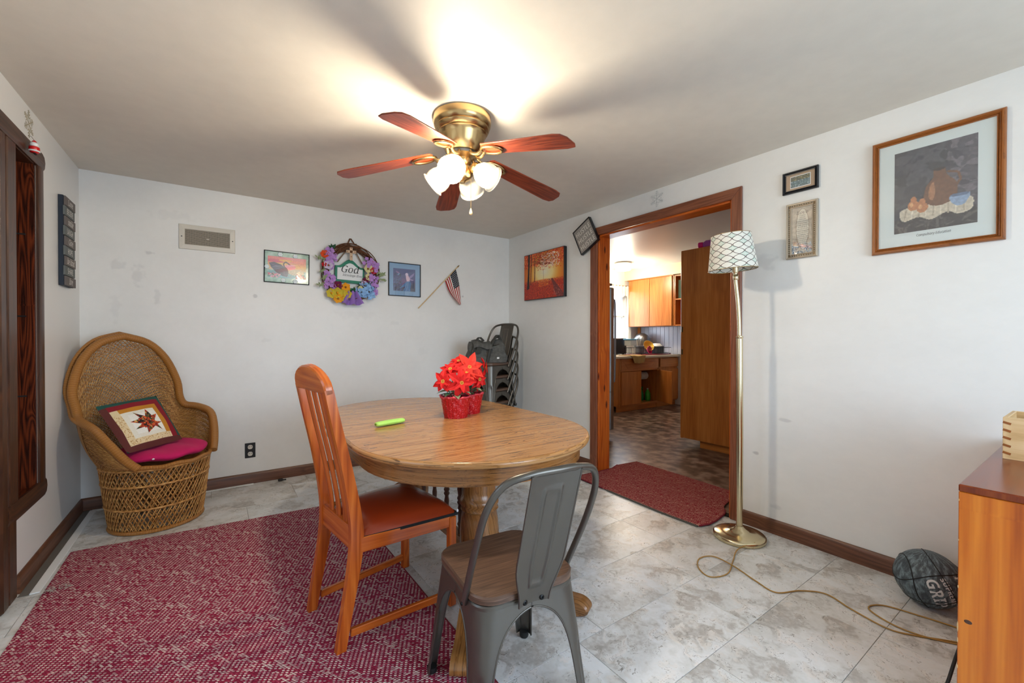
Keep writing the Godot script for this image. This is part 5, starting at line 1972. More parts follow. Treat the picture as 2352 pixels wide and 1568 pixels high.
func wreath() -> void:
	var o := thing("flower_wreath", "grapevine wreath of silk flowers round a green-framed God sign", "wreath", Vector3(1.795, 1.80, 0.0))
	var vine := mat("vine", rgb(104, 64, 38), 0.8)
	var tw := S()
	for k in 34:
		var pts := []
		var r0 := rng.randf_range(0.0, 0.038)
		var ph := rng.randf() * TAU
		var turns := rng.randf_range(1.0, 2.5)
		var a0 := rng.randf() * TAU
		var span := rng.randf_range(2.6, 5.6)
		for j in 27:
			var a := a0 + span * j / 26.0
			var q := ph + turns * (a - a0)
			var R := 0.222 + cos(q) * r0
			pts.append(Vector3(cos(a) * R * 1.02, sin(a) * R * 1.05, 0.042 + sin(q) * r0 * 0.8))
		tube(tw, pts, rng.randf_range(0.003, 0.0055), 5)
	var tm := obj("twig_ring", tw, vine, o)
	tm.set_meta("kind", "stuff")
	var hk := S()
	tube(hk, [Vector3(-0.03, 0.26, 0.03), Vector3(-0.005, 0.318, 0.012), Vector3(0.005, 0.318, 0.012), Vector3(0.035, 0.262, 0.03)], 0.006, 6)
	obj("hanging_loop", hk, vine, o)
	# ribbons holding the sign
	var rb := S()
	tube(rb, [Vector3(-0.03, 0.22, 0.03), Vector3(-0.12, 0.09, 0.035)], 0.005, 4)
	tube(rb, [Vector3(0.03, 0.22, 0.03), Vector3(0.1, 0.09, 0.035)], 0.005, 4)
	obj("ribbon", rb, mat("tan_ribbon", rgb(150, 124, 98), 0.9), o)
	# the sign
	var arch := PackedVector2Array([Vector2(-0.142, -0.095), Vector2(0.118, -0.095), Vector2(0.118, 0.055)])
	for k in 17:
		var x := lerpf(0.096, -0.12, k / 16.0)
		arch.append(Vector2(x, 0.055 + 0.066 * (0.5 + 0.5 * cos(PI * (x + 0.012) / 0.108))))
	arch.append(Vector2(-0.142, 0.055))
	var gs := S()
	prism(gs, arch, 0.012, xf_at(Vector3(0, 0, 0.034), Vector3(0, 0, -1.5)), false, 0.002)
	var gb := obj("sign_board", gs, mat("sign_green", rgb(36, 126, 98), 0.6), o)
	var inn := PackedVector2Array()
	for p in arch:
		inn.append(Vector2(p.x * 0.86 - 0.0, (p.y - 0.01) * 0.72 + 0.006))
	var ws := S()
	prism(ws, inn, 0.003, xf_at(Vector3(0, 0, 0.0415), Vector3(0, 0, -1.5)))
	obj("sign_face", ws, M.white_paper, gb)
	text_on(gb, "lettering", "God", 0.085, "Droid Serif", Vector3(-0.01, 0.028, 0.0436), M.ink, 0.25, 400, -0.02)
	text_on(gb, "lettering", "blessings flow", 0.026, "Droid Serif", Vector3(0.012, -0.026, 0.0436), M.ink, 0.3, 400, -0.04)
	text_on(gb, "lettering", "from whom all", 0.018, "Droid Serif", Vector3(-0.01, 0.0, 0.0436), mat("faint_ink", rgb(200, 198, 196), 0.8), 0.3, 400, -0.03)
	var low := S()
	var ar2 := PackedVector2Array([Vector2(-0.06, -0.012), Vector2(0.06, -0.012)])
	for k in 9:
		ar2.append(Vector2(cos(PI * k / 8.0) * 0.055, -0.005 + 0.022 * sin(PI * k / 8.0)))
	prism(low, ar2, 0.008, xf_at(Vector3(0.01, -0.158, 0.04)))
	obj("lower_scroll", low, M.sign_green, o)
	# cross of pale lattice
	var cm := mat("cross_wood", rgb(206, 176, 146), 0.7)
	var cs := S()
	box(cs, Vector3(-0.012, 0.165, 0.084), Vector3(0.026, 0.118, 0.008), 0.002)
	box(cs, Vector3(-0.012, 0.185, 0.084), Vector3(0.088, 0.026, 0.008), 0.002)
	var cr := obj("cross", cs, cm, o)
	var ci := S()
	box(ci, Vector3(-0.012, 0.185, 0.0885), Vector3(0.02, 0.004, 0.003))
	box(ci, Vector3(-0.012, 0.185, 0.0885), Vector3(0.004, 0.02, 0.003))
	for e in [Vector2(-0.045, 0.185), Vector2(0.02, 0.185), Vector2(-0.012, 0.215), Vector2(-0.012, 0.14)]:
		box(ci, Vector3(e.x, e.y, 0.0885), Vector3(0.012, 0.003, 0.002), 0.0, Basis(Vector3(0, 0, 1), 0.7))
		box(ci, Vector3(e.x, e.y, 0.0885), Vector3(0.012, 0.003, 0.002), 0.0, Basis(Vector3(0, 0, 1), -0.7))
	obj("fretwork", ci, M.frame_oak, cr)
	# flowers: each cluster a part; [name, colour, [x, y, radius, petals]...] in wreath coordinates
	var lil := mat("lilac_silk", rgb(188, 142, 208), 0.8)
	var pal := mat("pale_lilac_silk", rgb(206, 190, 216), 0.8)
	var blu := mat("blue_silk", rgb(146, 188, 232), 0.8)
	var yel := mat("yellow_silk", rgb(206, 186, 56), 0.8)
	var ora := mat("orange_silk", rgb(232, 158, 26), 0.8)
	var crm := mat("cream_silk", rgb(224, 214, 158), 0.8)
	var red := mat("red_silk", rgb(186, 20, 26), 0.8)
	var och := mat("orange_red_silk", rgb(220, 76, 20), 0.8)
	var plum := mat("plum_silk", rgb(110, 14, 66), 0.8)
	var sprig := mat("sprig_green", rgb(150, 164, 122), 0.8)
	var dark := mat("dark_leaf", rgb(44, 84, 56), 0.8)
	var groups := [
		[lil, [[-0.19, 0.15, 0.05, 12], [-0.185, 0.09, 0.045, 10], [0.15, 0.105, 0.05, 12], [0.2, 0.085, 0.04, 8], [-0.19, -0.09, 0.05, 14], [-0.18, -0.15, 0.04, 8], [0.19, -0.03, 0.05, 12], [0.2, -0.1, 0.04, 8], [-0.18, 0.04, 0.03, 5], [0.205, -0.16, 0.025, 4], [-0.21, -0.03, 0.035, 8], [0.21, 0.04, 0.035, 8], [-0.2, 0.18, 0.03, 6]], 0.02, 5],
		[blu, [[0.12, -0.16, 0.075, 26], [0.15, -0.2, 0.05, 10], [0.08, -0.215, 0.03, 5], [0.17, -0.13, 0.03, 5]], 0.022, 4],
	]
	for g in groups:
		for q in g[1]:
			var st := S()
			for k in q[3]:
				var a := rng.randf() * TAU
				var rr: float = q[2] * sqrt(rng.randf())
				var dz := sqrt(maxf(0.0, q[2] * q[2] - rr * rr))
				blossom(st, Vector3(q[0] + cos(a) * rr, q[1] + sin(a) * rr, 0.055 + dz * 0.7), g[2], g[3], Vector3(cos(a) * rr * 12.0, sin(a) * rr * 12.0, 1), 0.3, 0.5)
			obj("flower_cluster", st, g[0], o)
	for q in [[-0.205, 0.045, pal, 0.042, 5], [0.14, 0.045, crm, 0.044, 5], [0.145, -0.03, crm, 0.036, 6], [-0.13, -0.195, yel, 0.05, 6], [-0.085, -0.215, yel, 0.05, 6], [-0.18, -0.2, yel, 0.045, 6], [-0.06, -0.14, ora, 0.042, 6], [-0.125, -0.245, ora, 0.042, 6], [-0.045, -0.2, yel, 0.04, 6], [-0.235, 0.14, och, 0.036, 7], [0.17, 0.105, red, 0.022, 6], [0.19, 0.03, red, 0.034, 7], [-0.24, 0.05, red, 0.022, 5], [-0.125, -0.125, plum, 0.04, 5], [0.115, -0.065, plum, 0.03, 5], [0.1, -0.095, pal, 0.03, 5], [0.07, -0.14, crm, 0.024, 6]]:
		var st := S()
		blossom(st, Vector3(q[0], q[1], 0.075), q[3], q[4], Vector3(q[0] * 0.8, q[1] * 0.5, 1), 0.35, 0.55)
		var fl := obj("flower", st, q[2], o)
		var mid := S()
		ball(mid, Vector3(q[0], q[1], 0.082), Vector3(q[3] * 0.22, q[3] * 0.22, q[3] * 0.3), 8, 6)
		obj("flower_centre", mid, ora if q[2] == yel else M.frame_oak, fl)
	for q in [[-0.225, 0.09, -0.07, 0.02], [-0.235, 0.02, -0.03, -0.04], [-0.24, -0.12, -0.045, -0.01], [0.215, 0.02, 0.06, -0.02], [0.225, -0.03, 0.075, -0.03], [0.235, -0.02, 0.06, 0.03], [-0.22, -0.03, -0.03, -0.05]]:
		var st := S()
		for k in 16:
			var t := k / 15.0
			var p := Vector3(q[0] + q[2] * t, q[1] + q[3] * t, 0.06 + 0.02 * sin(t * 3.0))
			leafy(st, p, Vector3(q[2] * 8.0 + rng.randf_range(-0.8, 0.8), q[3] * 8.0 + rng.randf_range(-0.9, 0.9), rng.randf_range(0.1, 0.8)), rng.randf_range(0.022, 0.034), 0.011, Vector3(0, 0, 1))
		obj("leaf_sprig", st, sprig, o)
	var dl := S()
	for q in [[-0.17, 0.2], [0.11, -0.11], [0.02, -0.17], [0.17, -0.11], [-0.215, -0.06], [0.08, -0.12]]:
		for k in 4:
			leafy(dl, Vector3(q[0], q[1], 0.06), Vector3(rng.randf_range(-1, 1), rng.randf_range(-1, 1), 0.4), 0.05, 0.024, Vector3(0, 0, 1))
	obj("dark_leaves", dl, dark, o)
	# purple net bow
	var bow := S()
	for k in 7:
		var x0 := -0.04 + k * 0.012
		var f := func(u: float, v: float) -> Vector3:
			return Vector3(0.0 + (u - 0.5) * (0.05 + 0.05 * v) + (x0 + 0.005) * (0.4 + v), -0.175 - v * 0.115 + 0.01 * sin(u * 9.0 + k), 0.07 + 0.018 * sin(u * 7.0 + k * 1.3) + 0.012 * v)
		sheet(bow, 8, 6, f)
	var net := mat("purple_net", Color(0.58, 0.44, 0.74), 0.8)
	net.backlight_enabled = true
	net.backlight = Color(0.3, 0.2, 0.4)
	obj("net_bow", bow, net, o)

func flag() -> void:
	var o := thing("wall_flag", "small stars and stripes flag on a slanting wooden stick", "flag", Vector3(2.46, 1.503, 0.0))
	var a := Vector3(0, 0, 0.012)
	var b := Vector3(0.44, 0.458, 0.02)
	var st := S()
	tube(st, [a, b], 0.0052, 8)
	obj("stick", st, M.pale_pine, o)
	var fn := S()
	var d := (b - a).normalized()
	tube(fn, [b, b + d * 0.008, b + d * 0.02, b + d * 0.034], [0.005, 0.0075, 0.006, 0.0012], 10)
	obj("finial", fn, M.antique_brass, o)
	var im := Image.create(416, 240, false, Image.FORMAT_RGB8)
	im.fill(rgb(232, 226, 216))
	for k in 7:
		im.fill_rect(Rect2i(0, int(k * 2 * 240.0 / 13.0), 416, 19), rgb(168, 12, 28))
	im.fill_rect(Rect2i(0, 0, 190, 129), rgb(22, 28, 46))
	for r in 9:
		for c in (6 if r % 2 == 0 else 5):
			var p := Vector2(16 + c * 31.6 + (0.0 if r % 2 == 0 else 15.8), 13 + r * 12.8)
			var star := PackedVector2Array()
			for k in 10:
				var g := -PI / 2 + TAU * k / 10
				star.append(p + Vector2(cos(g), sin(g)) * (6.5 if k % 2 == 0 else 3.0))
			fillpoly(im, star, rgb(240, 238, 232))
	var m := print_mat("flag_cloth", im, 0.85)
	m.cull_mode = BaseMaterial3D.CULL_DISABLED
	var h1 := b - d * 0.035
	var h2 := b - d * 0.225
	var f2 := Vector3(0.437, 0.047, 0.03)
	var f1 := Vector3(0.478, 0.062, 0.016)
	var cl := S()
	var f := func(u: float, v: float) -> Vector3:
		var p := h1.lerp(h2, v).lerp(f1.lerp(f2, v), u)
		p.x += 0.014 * sin(u * PI) * (1.0 - 2.0 * v) + 0.01 * sin(u * 5.0 + v * 2.0) * v
		p.z += 0.016 * sin(v * 8.0) * u + 0.01 + 0.03 * u * v
		return p
	sheet(cl, 24, 20, f)
	obj("cloth", cl, m, o)

# ---------------------------------------------------------------- things on the right wall (local z points into the room, local x runs towards -z)
func on_right(called: String, label: String, category: String, y: float, z: float) -> Node3D:
	return thing(called, label, category, Vector3(W, y, z), -PI / 2)

func right_wall_things() -> void:
	# local +x of these = world -z?  rotating by -90 degrees takes local z to world -x and local x to world +z... so x grows towards the camera
	var au := on_right("autumn_canvas", "canvas print of a red autumn woodland path with black edges", "picture", 1.855, 0.675)
	obj("canvas_block", bx(Vector3(0, 0, 0.0195), Vector3(0.65, 0.492, 0.037), 0.002), M.black_frame, au)
	flat_print(au, "print", 0.638, 0.48, 0.0386, print_mat("autumn_print", autumn_im(), 0.5))

	# sign hung by its corner on the door casing
	var hu := on_right("hustle_sign", "grey square sign reading HUSTLE three times hung tilted", "sign", 2.134, 1.293)
	hu.position.x = W - 0.019
	hu.rotation.z = 0.0
	var tilt := Basis(Vector3(0, 0, 1), deg_to_rad(27.0))
	var box_s := S()
	box(box_s, Vector3(0, 0, 0.003), Vector3(0.236, 0.252, 0.004), 0.0, tilt)
	obj("backing", box_s, M.black_frame, hu)
	var fs := S()
	var g := rgb(150, 144, 138)
	box(fs, Vector3(0, 0, 0.022), Vector3(0.224, 0.24, 0.004), 0.0, tilt)
	obj("face", fs, mat("sign_grey", g, 0.6), hu)
	var fr := Node3D.new()
	fr.name = "frame"
	hu.add_child(fr)
	fr.basis = tilt
	frame_of(fr, 0.224, 0.24, PackedVector2Array([Vector2(0, 0.002), Vector2(0, 0.03), Vector2(0.007, 0.03), Vector2(0.007, 0.002)]), M.black_frame)
	for k in 3:
		var p := tilt * Vector3(0.0, 0.066 - k * 0.07, 0.0)
		text_on(hu, "lettering", "HUSTLE", 0.062, "Droid Sans", Vector3(p.x, p.y, 0.0245), M.chalk, 0.0, 400, deg_to_rad(27.0), 0.92)

	# little river photograph in a black frame
	var sm := on_right("river_photo", "small black-framed river photograph with brown mount on the right wall", "picture", 2.124, 3.022)
	obj("mount", bx(Vector3(0, 0, 0.005), Vector3(0.155, 0.1, 0.006)), mat("brown_mount", rgb(176, 146, 112), 0.8), sm)
	obj("photo_border", bx(Vector3(0, 0, 0.0085), Vector3(0.106, 0.07, 0.001)), M.white_paper, sm)
	var ri := Image.create(160, 100, false, Image.FORMAT_RGB8)
	ri.fill(rgb(66, 100, 106))
	ri.fill_rect(Rect2i(0, 0, 160, 40), rgb(70, 78, 48))
	dapple(ri, 120, Rect2(0, 0, 160, 38), Vector2(3, 9), [rgb(96, 100, 50), rgb(50, 62, 42), rgb(150, 140, 84), rgb(40, 48, 40)])
	dapple(ri, 240, Rect2(0, 38, 160, 62), Vector2(2, 8), [rgb(84, 130, 140), rgb(150, 180, 190), rgb(44, 74, 84), rgb(200, 216, 222), rgb(56, 92, 100)], 0.25)
	flat_print(sm, "photo", 0.1, 0.062, 0.0095, print_mat("river_print", ri, 0.4))
	glaze(sm, 0.155, 0.1, 0.012)
	frame_of(sm, 0.15, 0.094, PackedVector2Array([Vector2(0, 0.002), Vector2(0, 0.014), Vector2(0.004, 0.015), Vector2(0.006, 0.012), Vector2(0.01, 0.018), Vector2(0.013, 0.019), Vector2(0.017, 0.016), Vector2(0.017, 0.002)]), M.black_frame)

	# verse in an ornate silver frame
	var silver := mat("worn_silver", rgb(186, 174, 156), 0.38, 0.7)
	var dsil := mat("dark_silver", rgb(110, 94, 72), 0.45, 0.6)
	var lv := on_right("verse_frame", "ornate silver-framed Love verse with an oval border on the right wall", "picture", 1.834, 3.032)
	var vi := blotch_im(96, 256, 55, 0.03, [[0.0, rgb(158, 146, 130)], [0.5, rgb(184, 172, 154)], [1.0, rgb(204, 194, 176)]], 4)
	ell(vi, Vector2(50, 116), Vector2(30, 108), rgb(110, 84, 52))
	ell(vi, Vector2(50, 116), Vector2(28.6, 106), rgb(214, 208, 192))
	dapple(vi, 130, Rect2(0, 212, 96, 44), Vector2(2, 8), [rgb(92, 122, 146), rgb(150, 172, 188), rgb(60, 86, 108), rgb(206, 216, 222)], 0.3)
	dapple(vi, 30, Rect2(0, 200, 96, 16), Vector2(2, 6), [rgb(170, 188, 200), rgb(214, 222, 226)], 0.4)
	obj("backing", bx(Vector3(0, 0, 0.004), Vector3(0.12, 0.285, 0.004)), M.white_paper, lv)
	flat_print(lv, "print", 0.108, 0.272, 0.0068, print_mat("verse_print", vi, 0.5))
	text_on(lv, "lettering", "Love", 0.026, "Droid Serif", Vector3(0.002, 0.103, 0.0073), M.ink, 0.3)
	var lines := ["is patient", "and kind.", "Love is not", "jealous or boastful;", "it is not arrogant", "or rude. Love does", "not insist on its", "own way; it is not", "irritable or resentful;", "it does not rejoice", "at wrongdoing, but", "rejoices in the right.", "Love bears all things,", "believes all things,", "hopes all things,", "endures all things."]
	for k in lines.size():
		text_on(lv, "lettering", lines[k], 0.0095, "Droid Serif", Vector3(0.002, 0.086 - k * 0.0112, 0.0073), M.ink, 0.2, 400, 0.0, 0.72)
	glaze(lv, 0.12, 0.285, 0.01)
	frame_of(lv, 0.106, 0.27, PackedVector2Array([Vector2(0, 0.002), Vector2(0, 0.012), Vector2(0.006, 0.014), Vector2(0.007, 0.011), Vector2(0.016, 0.013), Vector2(0.017, 0.018), Vector2(0.024, 0.02), Vector2(0.028, 0.014), Vector2(0.028, 0.002)]), silver)
	var bd := S()
	for k in 23:
		for sx in [-1.0, 1.0]:
			ball(bd, Vector3(sx * 0.0655, -0.132 + k * 0.012, 0.0135), Vector3(0.004, 0.005, 0.003), 6, 4)
	for k in 10:
		for sy in [-1.0, 1.0]:
			ball(bd, Vector3(-0.054 + k * 0.012, sy * 0.1475, 0.0135), Vector3(0.005, 0.004, 0.003), 6, 4)
	var bb := obj("beading", bd, silver, lv)
	bb.set_meta("kind", "stuff")
	frame_of(lv, 0.118, 0.282, PackedVector2Array([Vector2(0, 0.0122), Vector2(0, 0.0125), Vector2(0.0105, 0.0135), Vector2(0.0105, 0.0122)]), dsil, "frame_hollow")

	# big print in an oak frame: a stand-in with the picture's masses of colour
	var bg := on_right("framed_print", "large oak-framed print with wide pale mount and dark picture", "picture", 1.918, 3.585)
	obj("mount", bx(Vector3(0, 0, 0.006), Vector3(0.42, 0.53, 0.006)), mat("pale_mount", rgb(214, 222, 220), 0.8), bg)
	flat_print(bg, "print", 0.286, 0.402, 0.0096, print_mat("dark_print", painting_im(), 0.5), Vector2(0.002, 0.008))
	text_on(bg, "lettering", "Compulsory Education", 0.0165, "Droid Sans", Vector3(0.002, -0.213, 0.0096), M.ink, 0.2, 400, 0.0, 0.72)
	glaze(bg, 0.42, 0.53, 0.013)
	frame_of(bg, 0.402, 0.516, PackedVector2Array([Vector2(0, 0.002), Vector2(0, 0.016), Vector2(0.004, 0.018), Vector2(0.006, 0.015), Vector2(0.009, 0.021), Vector2(0.012, 0.019), Vector2(0.016, 0.024), Vector2(0.022, 0.024), Vector2(0.026, 0.018), Vector2(0.028, 0.01), Vector2(0.028, 0.002)]), M.frame_oak)

	snowflake("snowflake_cling", "faint silver snowflake cling on the white wall above the doorway", Vector3(W - 0.001, 2.285, 2.03), Basis(Vector3.UP, -PI / 2), 0.065, mat("silver_film", rgb(204, 206, 204), 0.35))

func snowflake(called: String, label: String, at: Vector3, b: Basis, r: float, m: Material) -> void:
	var o := thing(called, label, "decal", at)
	o.basis = b
	for k in 6:
		var st := S()
		var q := Basis(Vector3(0, 0, 1), k * PI / 3 + PI / 6)
		box(st, q * Vector3(r * 0.5, 0, 0), Vector3(r, r * 0.06, 0.0006), 0.0, q)
		for e in [0.35, 0.58, 0.8]:
			for sg in [-1.0, 1.0]:
				var q2 := q * Basis(Vector3(0, 0, 1), sg * PI / 3.4)
				var l: float = r * 0.34 * (1.15 - e)  + r * 0.08
				box(st, q * Vector3(r * e, 0, 0) + q2 * Vector3(l / 2, 0, 0), Vector3(l, r * 0.05, 0.0006), 0.0, q2)
		obj("arm", st, m, o)

func autumn_im() -> Image:
	var w := 512
	var h := 384
	var im := Image.create(w, h, false, Image.FORMAT_RGB8)
	for y in h:
		for x in w:
			var d := Vector2((x - 275.0) / 150.0, (y - 165.0) / 110.0).length()
			var c := ramp([[0.0, rgb(248, 240, 216)], [0.35, rgb(250, 224, 150)], [0.6, rgb(236, 156, 52)], [1.0, rgb(206, 84, 22)]], d / 2.0)
			if y > 225:
				c = c.lerp(rgb(176, 44, 22), clampf((y - 225) / 30.0, 0.0, 1.0) * 0.85)
			im.set_pixel(x, y, c)
	dapple(im, 900, Rect2(0, 230, 512, 154), Vector2(2, 7), [rgb(206, 50, 22), rgb(170, 30, 20), rgb(230, 86, 30), rgb(140, 26, 22), rgb(190, 60, 40), rgb(112, 36, 34)], 0.5)
	dapple(im, 200, Rect2(200, 226, 130, 60), Vector2(2, 6), [rgb(238, 116, 28), rgb(224, 90, 24), rgb(244, 150, 50)], 0.4)
	fillpoly(im, PackedVector2Array([Vector2(360, 232), Vector2(380, 232), Vector2(512, 360), Vector2(512, 384), Vector2(430, 384)]), rgb(120, 50, 46))
	dapple(im, 140, Rect2(390, 290, 122, 90), Vector2(2, 6), [rgb(150, 80, 70), rgb(100, 40, 40), rgb(190, 110, 100)], 0.4)
	# crowns
	dapple(im, 700, Rect2(0, 0, 512, 110), Vector2(3, 9), [rgb(222, 70, 28), rgb(236, 100, 50), rgb(190, 44, 20), rgb(244, 130, 70)], 0.6)
	dapple(im, 160, Rect2(230, 20, 230, 110), Vector2(3, 10), [rgb(250, 226, 206), rgb(246, 214, 190)], 0.6)
	dapple(im, 260, Rect2(180, 60, 330, 90), Vector2(2, 5), [rgb(222, 70, 28), rgb(236, 110, 60)], 0.6)
	# trunks and twigs
	fillpoly(im, PackedVector2Array([Vector2(52, 0), Vector2(80, 0), Vector2(74, 150), Vector2(70, 290), Vector2(36, 300), Vector2(50, 150)]), rgb(48, 28, 22))
	fillpoly(im, PackedVector2Array([Vector2(96, 0), Vector2(108, 0), Vector2(100, 140), Vector2(94, 262), Vector2(84, 262), Vector2(90, 120)]), rgb(92, 38, 24))
	fillpoly(im, PackedVector2Array([Vector2(140, 30), Vector2(150, 30), Vector2(152, 150), Vector2(150, 240), Vector2(138, 240), Vector2(142, 140)]), rgb(120, 56, 28))
	for k in 26:
		var a := Vector2(100 + rng.randf() * 90, rng.randf() * 90)
		stroke(im, [a, a + Vector2(60 + rng.randf() * 80, rng.randf_range(-30, 50)), a + Vector2(130 + rng.randf() * 160, rng.randf_range(-20, 60))], 1.8, rgb(110, 44, 26))
	stroke(im, [Vector2(262, 150), Vector2(264, 228)], 3.0, rgb(150, 90, 40))
	mottle(im, 19, 0.1, 0.2)
	return im

func painting_im() -> Image:
	# a generic dark interior in the same colours: warm brown, cream and pale blue masses on slate and umber
	var w := 256
	var h := 360
	var im := Image.create(w, h, false, Image.FORMAT_RGB8)
	im.fill(rgb(66, 66, 72))
	dapple(im, 260, Rect2(0, 0, 256, 290), Vector2(8, 30), [rgb(60, 60, 68), rgb(72, 72, 78), rgb(58, 58, 62), rgb(80, 78, 84)], 0.8)
	dapple(im, 120, Rect2(180, 0, 76, 300), Vector2(5, 18), [rgb(96, 90, 96), rgb(82, 78, 86), rgb(108, 102, 108), rgb(70, 66, 74)], 1.8)
	im.fill_rect(Rect2i(0, 300, 256, 60), rgb(62, 56, 56))
	dapple(im, 100, Rect2(0, 296, 256, 64), Vector2(6, 24), [rgb(74, 68, 66), rgb(54, 48, 48), rgb(90, 84, 80)], 0.2)
	# a plain still life: cream cloth, brown jug, a blue bowl and two pears
	fillpoly(im, curve2([Vector2(20, 262), Vector2(80, 250), Vector2(150, 256), Vector2(236, 248), Vector2(240, 300), Vector2(200, 312), Vector2(170, 296), Vector2(120, 318), Vector2(80, 300), Vector2(30, 310)], 6), rgb(198, 188, 168))
	for k in 9:
		stroke(im, [Vector2(40 + k * 22, 262), Vector2(34 + k * 23, 304)], 4.0, [rgb(170, 158, 138), rgb(218, 210, 194)][k % 2])
	fillpoly(im, curve2([Vector2(128, 110), Vector2(160, 106), Vector2(168, 140), Vector2(196, 180), Vector2(196, 236), Vector2(160, 262), Vector2(120, 258), Vector2(98, 226), Vector2(104, 176), Vector2(126, 142)], 6), rgb(112, 74, 50))
	fillpoly(im, curve2([Vector2(116, 176), Vector2(128, 164), Vector2(132, 210), Vector2(124, 238), Vector2(112, 220)], 6), rgb(166, 116, 80))
	ell(im, Vector2(144, 110), Vector2(18, 6), rgb(52, 38, 32))
	stroke(im, [Vector2(168, 128), Vector2(200, 138), Vector2(208, 170), Vector2(194, 196)], 8.0, rgb(112, 74, 50))
	fillpoly(im, curve2([Vector2(176, 236), Vector2(234, 232), Vector2(224, 268), Vector2(206, 280), Vector2(186, 268)], 6), rgb(138, 160, 188))
	ell(im, Vector2(205, 234), Vector2(29, 7), rgb(96, 114, 142))
	for q in [Vector2(64, 236), Vector2(92, 250)]:
		ell(im, q + Vector2(0, 10), Vector2(19, 22), rgb(184, 122, 78))
		ell(im, q + Vector2(0, -14), Vector2(10, 16), rgb(184, 122, 78))
		ell(im, q + Vector2(-6, 6), Vector2(6, 10), rgb(214, 162, 112))
		stroke(im, [q + Vector2(0, -28), q + Vector2(5, -38)], 3.0, rgb(70, 48, 34))
	soften(im, 3)
	mottle(im, 23, 0.12, 0.06)
	return im

# ---------------------------------------------------------------- things on the left wall
func left_wall_things() -> void:
	var o := thing("word_plaque", "tall grey slatted plaque of single words such as Love and HOPE", "plaque", Vector3(0.0, 1.785, 0.372), PI / 2)
	# local z into the room, local x towards -z of the room
	obj("backing_board", bx(Vector3(0, 0, 0.012), Vector3(0.215, 0.54, 0.022), 0.001), mat("navy_edge", rgb(26, 38, 54), 0.6), o)
	var says := ["Love", "BELIEVE", "smile", "LAUGH", "Give", "HOPE", "be kind", "SHARE", "live"]
	var gm := [mat("slat_grey", rgb(104, 96, 92), 0.75), mat("slat_green_grey", rgb(100, 104, 102), 0.75)]
	for k in 9:
		var y := 0.24 - k * 0.06
		var dx := 0.008 * (1 if k % 2 == 0 else -1)
		var sl := obj("slat", bx(Vector3(dx, y, 0.0275), Vector3(0.215, 0.056, 0.009), 0.001), gm[k % 2], o)
		text_on(sl, "lettering", says[k], 0.046 if k % 2 else 0.05, "Droid Serif" if k % 2 == 0 else "Droid Sans", Vector3(dx, y, 0.0326), M.chalk, 0.25 if k % 2 == 0 else 0.0, 400, 0.0, 0.9 if k != 1 else 0.82)
	snowflake("snowflake_cling", "glittery tan snowflake cling above the dark built-in niche", Vector3(0.001, 2.275, 0.95), Basis(Vector3.UP, PI / 2), 0.07, mat("tan_film", rgb(176, 164, 136), 0.5))
	var s := thing("red_ornament", "tiny red and white hanging ornament on the dark niche casing", "ornament", Vector3(0.04, 2.135, 1.04))
	var b := S()
	lathe(b, [Vector2(0, -0.03), Vector2(0.014, -0.028), Vector2(0.02, -0.016), Vector2(0.019, 0.0), Vector2(0.012, 0.004), Vector2(0, 0.005)], 16)
	obj("red_body", b, mat("ornament_red", rgb(206, 18, 22), 0.3), s)
	var wt := S()
	lathe(wt, [Vector2(0.019, -0.023), Vector2(0.0215, -0.02), Vector2(0.0205, -0.016)], 16)
	ball(wt, Vector3(0, 0.012, 0), Vector3(0.016, 0.014, 0.016), 14, 8)
	obj("white_trim", wt, M.white_plastic, s)
	var ht := S()
	lathe(ht, [Vector2(0.011, 0.022), Vector2(0.006, 0.031), Vector2(0, 0.035)], 12)
	obj("red_cap", ht, M.ornament_red, s)
	var ck := S()
	tube(ck, [Vector3(0, 0.034, 0), Vector3(-0.01, 0.05, 0), Vector3(-0.02, 0.052, 0)], 0.0008, 4)
	obj("thread", ck, M.chair_screw, s)
	var ft := S()
	ball(ft, Vector3(0.003, -0.032, 0.006), Vector3(0.005, 0.004, 0.007), 8, 6)
	ball(ft, Vector3(0.003, -0.032, -0.006), Vector3(0.005, 0.004, 0.007), 8, 6)
	obj("black_feet", ft, M.rubber, s)

# ---------------------------------------------------------------- on the table
func bract_head(parent: Node3D, c: Vector3, facing: Vector3, r: float, m: Material) -> void:
	var z := facing.normalized()
	var x := z.cross(Vector3(0.2, 1, 0.1)).normalized()
	var y := z.cross(x)
	var st := S()
	var ph := rng.randf() * TAU
	for ring in [[7, 1.0, -0.1], [5, 0.62, 0.35]]:
		for k in ring[0]:
			var a: float = ph + TAU * k / ring[0] + rng.randf_range(-0.15, 0.15) + float(ring[1])
			var d: Vector3 = x * cos(a) + y * sin(a) + z * float(ring[2])
			leafy(st, c + z * (0.004 if ring[1] < 0.9 else 0.0), d, 1.1 * r * float(ring[1]) * rng.randf_range(0.85, 1.1), r * 0.52 * float(ring[1]), z, rng.randf_range(0.05, 0.3))
	var h := obj("flower_head", st, m, parent)
	var ce := S()
	for k in 9:
		var a := TAU * k / 8.0
		var rr := 0.0 if k == 8 else 0.0085
		ball(ce, c + (x * cos(a) + y * sin(a)) * rr + z * 0.008, Vector3(0.0032, 0.0032, 0.0032), 6, 4)
	obj("flower_centre", ce, M.pollen, h)

